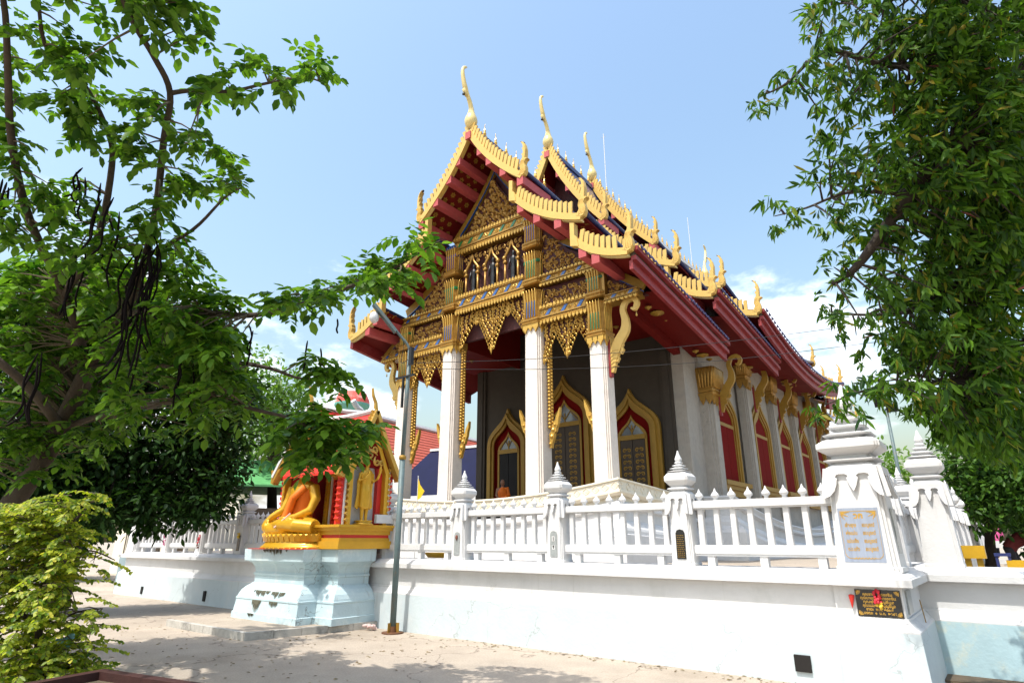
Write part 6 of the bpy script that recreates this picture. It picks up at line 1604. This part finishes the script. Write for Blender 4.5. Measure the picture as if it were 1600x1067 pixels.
def whorl(lv, r, p, d, L, n=8, w=0.26):
    for k in range(n):
        ax = (d * 0.5 + rvec(r) * 0.8 + Vector((0, 0, -0.75))).normalized()
        lv.add(p + rvec(r) * L * 0.25, ax, rvec(r, -0.2, 1), L * r.uniform(0.7, 1.15), L * w * r.uniform(0.85, 1.2))
def puff(lv, r, p, rad, L, n, w=0.5):
    for k in range(n):
        d = rvec(r); lv.add(p + d * rad * r.random() ** 0.5, (d + rvec(r) * 0.8 + Vector((0, 0, -0.2))).normalized(), (Vector((0, 0, 1)) + rvec(r) * 0.7).normalized(), L * r.uniform(0.7, 1.2), L * w * r.uniform(0.8, 1.1))

def limb_obj(parent, name, pts, r0, r1, m, n=8):
    c = spline(pts, 5); k = len(c)
    MB().tube(c, [r0 + (r1 - r0) * (i / (k - 1)) ** 0.8 for i in range(k)], n).build(name, MT[m], parent, True)
    return c
def tree(label, root, limbs, blobs, leaf, L, style, bark='bark', seed=0, name='tree', lmat=None, group=None, per=4, dd=0.9, twig_r=0.012):
    r = random.Random(seed)
    o = thing(name, root, label, 'tree' if 'tree' in name else 'shrub', group)
    sk = []
    for i, (nm, pts, r0, r1) in enumerate(limbs): sk += limb_obj(o, nm, pts, r0, r1, bark, 10 if nm == 'trunk' else 7)
    lv = Leaves(); tw = MB(); pods = []
    for (x, y, rx, ry, d, n) in blobs:
        for k in range(n):
            a = r.uniform(0, 6.283); q = r.random() ** 0.5
            c = at(x + rx * q * math.cos(a), y + ry * q * math.sin(a), d + r.uniform(-dd, dd))
            j = min(sk, key=lambda s: (s - c).length_squared) if sk else c
            dr = (c - j); ln = dr.length
            if 0.05 < ln < 2.6:
                mid = j.lerp(c, 0.5) + Vector((0, 0, 0.06 * ln)) + rvec(r) * 0.05 * ln
                tw.tube([j, mid, c], [twig_r * (0.8 + 0.5 * min(ln, 1.5)), twig_r * 0.8, twig_r * 0.35], 5)
            out = dr.normalized() if ln > 0.05 else rvec(r)
            if style == 'compound':
                for q_ in range(per): compound(lv, r, c + rvec(r) * 0.08, (out * 0.5 + rvec(r, -0.6, 0.5)).normalized(), L * r.uniform(0.7, 1.25), r.choice((2, 3, 4, 4)))
            elif style == 'whorl':
                for q_ in range(per): whorl(lv, r, c + rvec(r) * 0.17, (out + rvec(r)).normalized(), L * r.uniform(0.7, 1.15), 8, 0.24)
            elif style == 'spray':
                for q_ in range(per):
                    h_ = rvec(r, -0.1, 0.45); p_ = c + rvec(r) * 0.10; sp = [p_]
                    sd_ = h_.cross(Vector((0, 0, 1))).normalized(); dd_ = h_.copy()
                    for k_ in range(9):
                        dd_ = (dd_ + Vector((0, 0, -0.07))).normalized(); p_ = p_ + dd_ * 0.042; sp.append(p_)
                        for s_ in (-1, 1): lv.add(p_, (sd_ * s_ + dd_ * 0.7 + rvec(r) * 0.3 + Vector((0, 0, -0.45))).normalized(), (Vector((0.25, -0.45, 1)) + rvec(r) * 0.7).normalized(), L * r.uniform(0.7, 1.2) * (1 - 0.05 * k_), L * 0.50 * r.uniform(0.8, 1.1))
                    tw.tube([sp[0], sp[4], sp[-1]], [0.006, 0.004, 0.002], 4)
            else: puff(lv, r, c, 0.42 * (d / 14) if style == 'puff' else 0.22, L, per)
    if tw.v: tw.build('twig', MT['twig' if bark == 'bark' else 'barkdark'], o, kind='stuff')
    put('crown', lv.mesh('crown', leaf), o)['kind'] = 'stuff'
    return o, sk

# --- big-leaved tree leaning in from the left
A = lambda x, y, d: at(x, y, d)
LROOT = A(-45, 880, 12.1); LROOT.z = 0.0
lt_limbs = [('trunk', [LROOT, A(-20, 850, 12.0), A(20, 785, 11.9), A(62, 725, 11.8), A(95, 668, 11.5), A(140, 575, 10.9)], 0.19, 0.12),
    ('branch', [A(140, 575, 10.9), A(195, 490, 9.8), A(228, 400, 8.6), A(245, 320, 8.4), A(256, 220, 8.3), A(266, 146, 8.2), A(240, 88, 8.1), A(205, 30, 8.0), A(170, -60, 8.0), A(120, -190, 8.2)], 0.055, 0.022),
    ('branch', [A(266, 146, 8.2), A(300, 142, 8.1), A(360, 143, 8.0), A(420, 130, 7.9), A(480, 122, 7.8), A(515, 136, 7.7)], 0.03, 0.008),
    ('branch', [A(195, 490, 9.8), A(270, 488, 8.6), A(340, 490, 8.2), A(400, 492, 7.9), A(470, 476, 7.7), A(540, 450, 7.5), A(600, 428, 7.4), A(660, 392, 7.3), A(688, 376, 7.3)], 0.055, 0.008),
    ('branch', [A(140, 575, 10.9), A(250, 570, 9.6), A(350, 565, 8.4), A(420, 575, 8.0), A(470, 591, 7.8), A(525, 588, 7.7)], 0.055, 0.008),
    ('branch', [A(95, 668, 11.5), A(200, 640, 10.2), A(320, 622, 8.5), A(400, 640, 8.0), A(470, 660, 7.7), A(530, 700, 7.5)], 0.055, 0.008),
    ('branch', [A(140, 575, 10.9), A(100, 460, 10.2), A(45, 340, 8.9), A(18, 220, 8.6), A(12, 110, 8.4), A(5, 0, 8.3), A(-30, -120, 8.3)], 0.06, 0.022),
    ('branch', [A(100, 460, 10.2), A(150, 380, 8.9), A(175, 260, 8.7), A(168, 205, 8.6), A(130, 130, 8.5), A(70, 70, 8.4), A(60, -60, 8.4)], 0.05, 0.015),
    ('branch', [A(95, 668, 11.5), A(40, 600, 10.0), A(-60, 520, 10.0)], 0.08, 0.04),
    ('branch', [A(228, 400, 8.6), A(300, 360, 8.3), A(350, 310, 8.1), A(375, 295, 8.0)], 0.03, 0.008)]
lt_blobs = [(225, 10, 85, 22, 8.2, 8), (300, 35, 22, 24, 8.0, 3), (75, 70, 70, 35, 8.4, 8), (150, 95, 40, 22, 8.4, 5), (20, 190, 28, 70, 8.5, 7), (125, 145, 40, 18, 8.5, 5), (365, 125, 20, 14, 7.9, 2), (420, 118, 30, 11, 7.9, 4), (480, 115, 25, 11, 7.8, 4), (315, 148, 20, 8, 8.1, 2), (150, 185, 45, 26, 8.6, 7), (235, 175, 26, 22, 8.2, 5), (190, 235, 40, 24, 8.5, 5), (305, 225, 34, 18, 8.1, 5), (355, 275, 30, 14, 8.0, 5), (270, 285, 45, 26, 8.3, 7), (30, 330, 40, 40, 8.8, 7), (90, 300, 45, 30, 8.7, 7), (140, 370, 65, 40, 8.7, 12), (235, 365, 50, 40, 8.5, 8), (60, 440, 80, 45, 10.8, 34), (170, 455, 80, 45, 10.8, 39), (280, 410, 26, 36, 8.3, 7), (291, 485, 50, 28, 8.2, 15), (346, 520, 45, 24, 8.0, 13), (260, 540, 110, 45, 8.7, 22), (100, 560, 130, 60, 11.2, 38), (280, 620, 130, 45, 8.7, 22), (341, 590, 45, 40, 8.1, 15), (100, 650, 120, 50, 11.3, 28), (366, 478, 30, 14, 7.9, 5), (450, 468, 32, 11, 7.7, 6), (515, 456, 34, 9, 7.5, 6), (575, 436, 28, 9, 7.4, 6), (615, 418, 32, 14, 7.4, 9), (648, 385, 25, 14, 7.3, 4), (495, 572, 28, 11, 7.7, 6), (528, 585, 16, 9, 7.7, 3), (470, 648, 31, 16, 7.6, 8), (495, 672, 36, 19, 7.5, 11), (548, 668, 24, 10, 7.5, 6), (505, 700, 18, 9, 7.5, 4), (480, 676, 39, 19, 7.5, 11), (520, 694, 31, 13, 7.5, 8), (562, 672, 18, 9, 7.5, 4), (490, 708, 20, 6, 7.5, 4),
    (200, 590, 200, 90, 11.9, 64), (60, 500, 110, 80, 11.8, 78), (230, 470, 110, 70, 9.4, 37), (296, 570, 80, 60, 9.0, 17), (50, 690, 100, 60, 12.0, 38), (60, -90, 140, 70, 8.3, 24), (250, -80, 90, 50, 8.2, 12), (-80, 560, 70, 120, 11.6, 8), (200, -200, 150, 60, 8.3, 12)]
lt, lsk = tree('big-leaved tree leaning in from the left, hung with long black pods', tuple(LROOT), lt_limbs, lt_blobs, 'leaf_big', 0.135, 'compound', seed=11, per=4, dd=0.7)
rp_ = random.Random(5)
for (x, y, ln, n, d) in [(130, 270, 0.55, 4, 8.5), (175, 320, 1.0, 3, 8.4), (235, 400, 1.5, 9, 8.3), (240, 370, 1.2, 7, 8.2), (215, 385, 1.0, 4, 8.4), (125, 390, 0.8, 4, 8.6), (60, 560, 1.0, 4, 8.7), (165, 300, 0.7, 3, 8.3), (388, 512, 0.45, 2, 7.8), (490, 530, 0.35, 2, 7.6), (530, 500, 0.2, 1, 7.5), (290, 560, 0.6, 4, 8.0), (10, 290, 0.5, 3, 8.5)]:
    for k in range(n):
        p = A(x + rp_.uniform(-12, 12), y + rp_.uniform(-15, 15), d + rp_.uniform(-0.3, 0.3)); w = Vector((rp_.uniform(-0.16, 0.16), rp_.uniform(-0.16, 0.16), 0)) * ln
        l = ln * rp_.uniform(0.7, 1.1)
        MB().tube(spline([p, p + w * 0.7 + Vector((0, 0, -l * 0.4)), p + w * 0.2 + Vector((0, 0, -l * 0.75)), p + w * 1.2 + Vector((0, 0, -l))], 3), [0.005] + [0.0115] * 8 + [0.005], 6).build('pod', MT['pod'], lt, True)

# --- dense dark tree hanging over the left fence
dk_limbs = [('trunk', [Vector((-18.6, 5.6, 0)), Vector((-18.5, 5.6, 1.6)), A(110, 700, 18.3), A(110, 600, 18.3)], 0.28, 0.15), ('branch', [A(110, 700, 18.3), A(220, 690, 18.0), A(330, 720, 17.5)], 0.12, 0.04), ('branch', [A(110, 640, 18.3), A(200, 600, 18.2), A(340, 610, 18.0)], 0.12, 0.03)]
dk_blobs = [(110, 510, 150, 75, 18.6, 110), (265, 540, 110, 55, 18.4, 80), (90, 640, 130, 60, 18.4, 70), (230, 640, 150, 60, 18.2, 80), (90, 730, 120, 60, 18.2, 70), (230, 740, 150, 55, 18.0, 95), (322, 700, 54, 56, 17.6, 50), (250, 790, 100, 24, 17.6, 44), (318, 766, 36, 26, 17.4, 18), (150, 780, 90, 36, 17.8, 40), (345, 625, 55, 50, 18.2, 34), (-60, 680, 80, 130, 18.5, 40), (30, 780, 60, 50, 18.2, 24)]
tree('dense dark green tree overhanging the fence left of the shrine', (-18.6, 5.6, 0), dk_limbs, dk_blobs, 'leaf_dark', 0.20, 'puff', 'barkdark', 21, per=46)
tree('bright green tree behind the shrine, left of the water tower', (-31, 21, 0), [('trunk', [at(425, 845, 36), at(425, 760, 36), at(425, 660, 36)], 0.35, 0.15)], [(425, 640, 50, 60, 36, 46), (380, 600, 50, 45, 37, 32), (450, 690, 40, 40, 36, 26), (470, 625, 28, 25, 36, 9), (360, 680, 60, 60, 38, 40)], 'leaf_light', 0.34, 'puff', 'bark', 31, per=34, dd=2.2, twig_r=0.03)
# --- long-leaved tree reaching in from the right
rt_limbs = [('trunk', [Vector((7.9, 9.0, 0)), Vector((7.7, 8.9, 2.5)), Vector((7.3, 8.6, 5.0)), A(1760, 150, 10.5), A(1730, -60, 10.4)], 0.30, 0.16),
    ('branch', [A(1760, 150, 10.5), A(1640, 90, 9.0), A(1560, 150, 8.0), A(1480, 240, 7.4), A(1420, 305, 7.1), A(1370, 375, 7.0), A(1335, 420, 6.9), A(1300, 444, 6.9)], 0.14, 0.025),
    ('branch', [A(1560, 150, 8.0), A(1460, 110, 7.6), A(1370, 100, 7.3), A(1290, 80, 7.1), A(1230, 130, 7.0), A(1190, 150, 7.0)], 0.05, 0.006),
    ('branch', [A(1750, 300, 10.0), A(1620, 380, 8.6), A(1500, 460, 7.8), A(1400, 490, 7.3), A(1300, 490, 7.1)], 0.07, 0.008),
    ('branch', [A(1750, 420, 9.8), A(1640, 520, 8.6), A(1540, 580, 7.8), A(1450, 600, 7.2), A(1370, 605, 7.0), A(1290, 632, 6.9)], 0.06, 0.006),
    ('branch', [A(1640, 90, 9.0), A(1540, 10, 8.0), A(1420, -20, 7.5), A(1300, 10, 7.2)], 0.06, 0.008),
    ('branch', [A(1420, 305, 7.1), A(1330, 300, 7.0), A(1260, 325, 6.9), A(1210, 338, 6.9)], 0.025, 0.005)]
rt_blobs = [(1300, 25, 45, 25, 7.2, 5), (1380, 50, 70, 40, 7.4, 14), (1500, 50, 95, 60, 7.8, 72), (1275, 100, 34, 26, 7.1, 4), (1230, 130, 26, 6, 7.0, 2), (1200, 148, 8, 5, 7.0, 2), (1350, 140, 65, 34, 7.3, 11), (1480, 165, 95, 60, 7.7, 72), (1565, 200, 50, 100, 8.2, 82), (1288, 190, 20, 20, 7.1, 3), (1350, 245, 55, 34, 7.2, 10), (1460, 280, 85, 60, 7.5, 68), (1565, 330, 50, 100, 8.2, 82), (1220, 332, 12, 5, 6.9, 2), (1285, 290, 24, 12, 7.0, 2), (1310, 338, 36, 18, 7.0, 4), (1400, 370, 70, 40, 7.3, 16), (1520, 420, 80, 70, 7.9, 91), (1325, 428, 32, 18, 7.0, 3), (1420, 465, 65, 28, 7.4, 18), (1300, 475, 16, 14, 7.1, 2), (1340, 508, 32, 18, 7.1, 3), (1450, 535, 65, 28, 7.5, 29), (1545, 550, 55, 60, 8.0, 76), (1395, 590, 50, 8, 7.1, 6), (1315, 620, 36, 6, 6.9, 3), (1420, 618, 36, 10, 7.1, 6), (1530, 625, 65, 32, 7.8, 54), (1500, 672, 36, 12, 7.6, 13), (1570, 680, 36, 24, 8.0, 31),
    (1480, -80, 200, 70, 7.8, 74), (1680, 250, 60, 300, 9.0, 160), (1750, -60, 150, 90, 10.0, 68)]
rt_, rsk = tree('long-leaved tree with drooping leaves filling the upper right', (7.9, 9.0, 0), rt_limbs, rt_blobs, 'leaf_long', 0.142, 'whorl', 'barkdark', 41, per=5, dd=0.9)
for k in range(24):
    x, y = rp_.uniform(1240, 1600), rp_.uniform(10, 640)
    if x < 1330 and k % 2: continue
    p = min(rsk, key=lambda s: (s - A(x, y, 7.2)).length_squared).lerp(A(x, y, 7.2), 0.9); d = rvec(rp_, -0.5, 0.3) * rp_.uniform(0.12, 0.24)
    MB().tube([p, p + d * 0.5 + Vector((0, 0, 0.01)), p + d], [0.006, 0.013, 0.005], 5).build('pod', MT['podbrown'], rt_, True)
# --- trees beyond the right wall
tree('round green tree beyond the low right wall', (3.5, 24, 0), [('trunk', [at(1550, 890, 22), at(1545, 820, 22), at(1540, 740, 22)], 0.16, 0.08)], [(1530, 745, 60, 60, 22, 60), (1575, 760, 36, 44, 22, 44), (1512, 780, 22, 24, 22, 12), (1500, 705, 35, 30, 22, 14), (1575, 812, 24, 10, 22, 5), (1640, 750, 50, 60, 22, 40)], 'leaf_mid', 0.19, 'puff', 'barkdark', 51, per=46, dd=1.6, twig_r=0.02)
tree('far green tree top between the two white pillars', (-6, 62, 0), [('trunk', [at(1392, 845, 62), at(1392, 760, 62)], 0.4, 0.2)], [(1390, 735, 20, 22, 62, 20), (1402, 760, 18, 25, 62, 16), (1380, 770, 20, 30, 62, 16)], 'leaf_light', 0.5, 'puff', 'bark', 52, per=30, dd=2, twig_r=0.04)
for k, (x, y, rx, ry, d, lab) in enumerate(((60, 800, 120, 60, 34, 'hazy tree far behind the iron railing'), (1660, 800, 90, 70, 40, 'tree far beyond the right end of the low wall'))):
    tree(lab, tuple(atZ(x, 880, 0)), [('trunk', [at(x, 860, d), at(x, y, d)], 0.3, 0.15)], [(x, y, rx, ry * 0.7, d, 90)], 'leaf_dark', 0.4, 'puff', 'barkdark', 60 + k, per=34, dd=2, twig_r=0.03)
# --- yellow-green shrub in the planter
bs_limbs = [('stem', [at(62, 1062, 9.3), at(60, 1000, 9.3), at(68, 930, 9.3), at(82, 870, 9.3), at(95, 835, 9.3), at(130, 800, 9.3)], 0.05, 0.012), ('stem', [at(68, 930, 9.3), at(70, 880, 9.4), at(60, 830, 9.5)], 0.03, 0.01), ('stem', [at(40, 1060, 9.5), at(42, 980, 9.5), at(30, 900, 9.6)], 0.04, 0.01), ('stem', [at(62, 1000, 9.3), at(110, 960, 9.2), at(160, 950, 9.1)], 0.02, 0.006), ('stem', [at(82, 870, 9.3), at(140, 860, 9.2), at(180, 875, 9.1)], 0.018, 0.006)]
bs_blobs = [(30, 800, 36, 9, 9.5, 14), (62, 818, 40, 12, 9.4, 14), (80, 796, 24, 5, 9.3, 6), (100, 786, 22, 4, 9.2, 5), (137, 781, 20, 3, 9.2, 3), (20, 840, 40, 16, 9.6, 16), (75, 850, 40, 10, 9.4, 14), (97, 838, 24, 7, 9.2, 6), (25, 880, 40, 18, 9.6, 16), (65, 888, 34, 9, 9.3, 9), (119, 868, 20, 4, 9.2, 4), (147, 877, 14, 3, 9.1, 2), (20, 930, 34, 22, 9.6, 14), (71, 925, 30, 9, 9.2, 6), (110, 915, 18, 5, 9.2, 3), (15, 975, 30, 22, 9.6, 12), (84, 958, 34, 8, 9.2, 7), (117, 950, 16, 4, 9.1, 2), (126, 985, 24, 6, 9.1, 5), (60, 985, 22, 10, 9.4, 5), (30, 1025, 40, 14, 9.3, 14), (84, 1022, 34, 9, 9.1, 8), (132, 1008, 16, 5, 9.0, 3), (70, 1052, 60, 12, 9.1, 20), (110, 1046, 30, 8, 9.0, 6), (-50, 920, 36, 120, 9.7, 40)]
tree('yellow-green leafy shrub in the lower left corner', tuple(atZ(60, 1066, 0)), bs_limbs, bs_blobs, 'leaf_bush', 0.088, 'spray', 'bark', 71, name='shrub', per=3, dd=0.5, twig_r=0.008)

# --- fallen leaves and grit on the concrete
fl2 = Leaves(); rf_ = random.Random(9)
for k in range(420):
    if k < 300: x, y = rf_.uniform(-14, -6.5), rf_.uniform(3.0, 8.2)
    else: x, y = rf_.uniform(-8, -1.5), 8.38 - abs(rf_.gauss(0, 0.16))
    a = rf_.uniform(0, 6.28); fl2.add(Vector((x, y, 0.008)), Vector((math.cos(a), math.sin(a), 0.05)), Vector((rf_.uniform(-0.3, 0.3), rf_.uniform(-0.3, 0.3), 1)), rf_.uniform(0.03, 0.085), rf_.uniform(0.015, 0.035))
leafmat('leaf_dry', (0.10, 0.06, 0.025), (0.22, 0.16, 0.06), 0.15)
tag(put('fallen_leaves', fl2.mesh('fallen_leaves', 'leaf_dry')), 'dry leaves scattered over the concrete yard', kind='stuff')
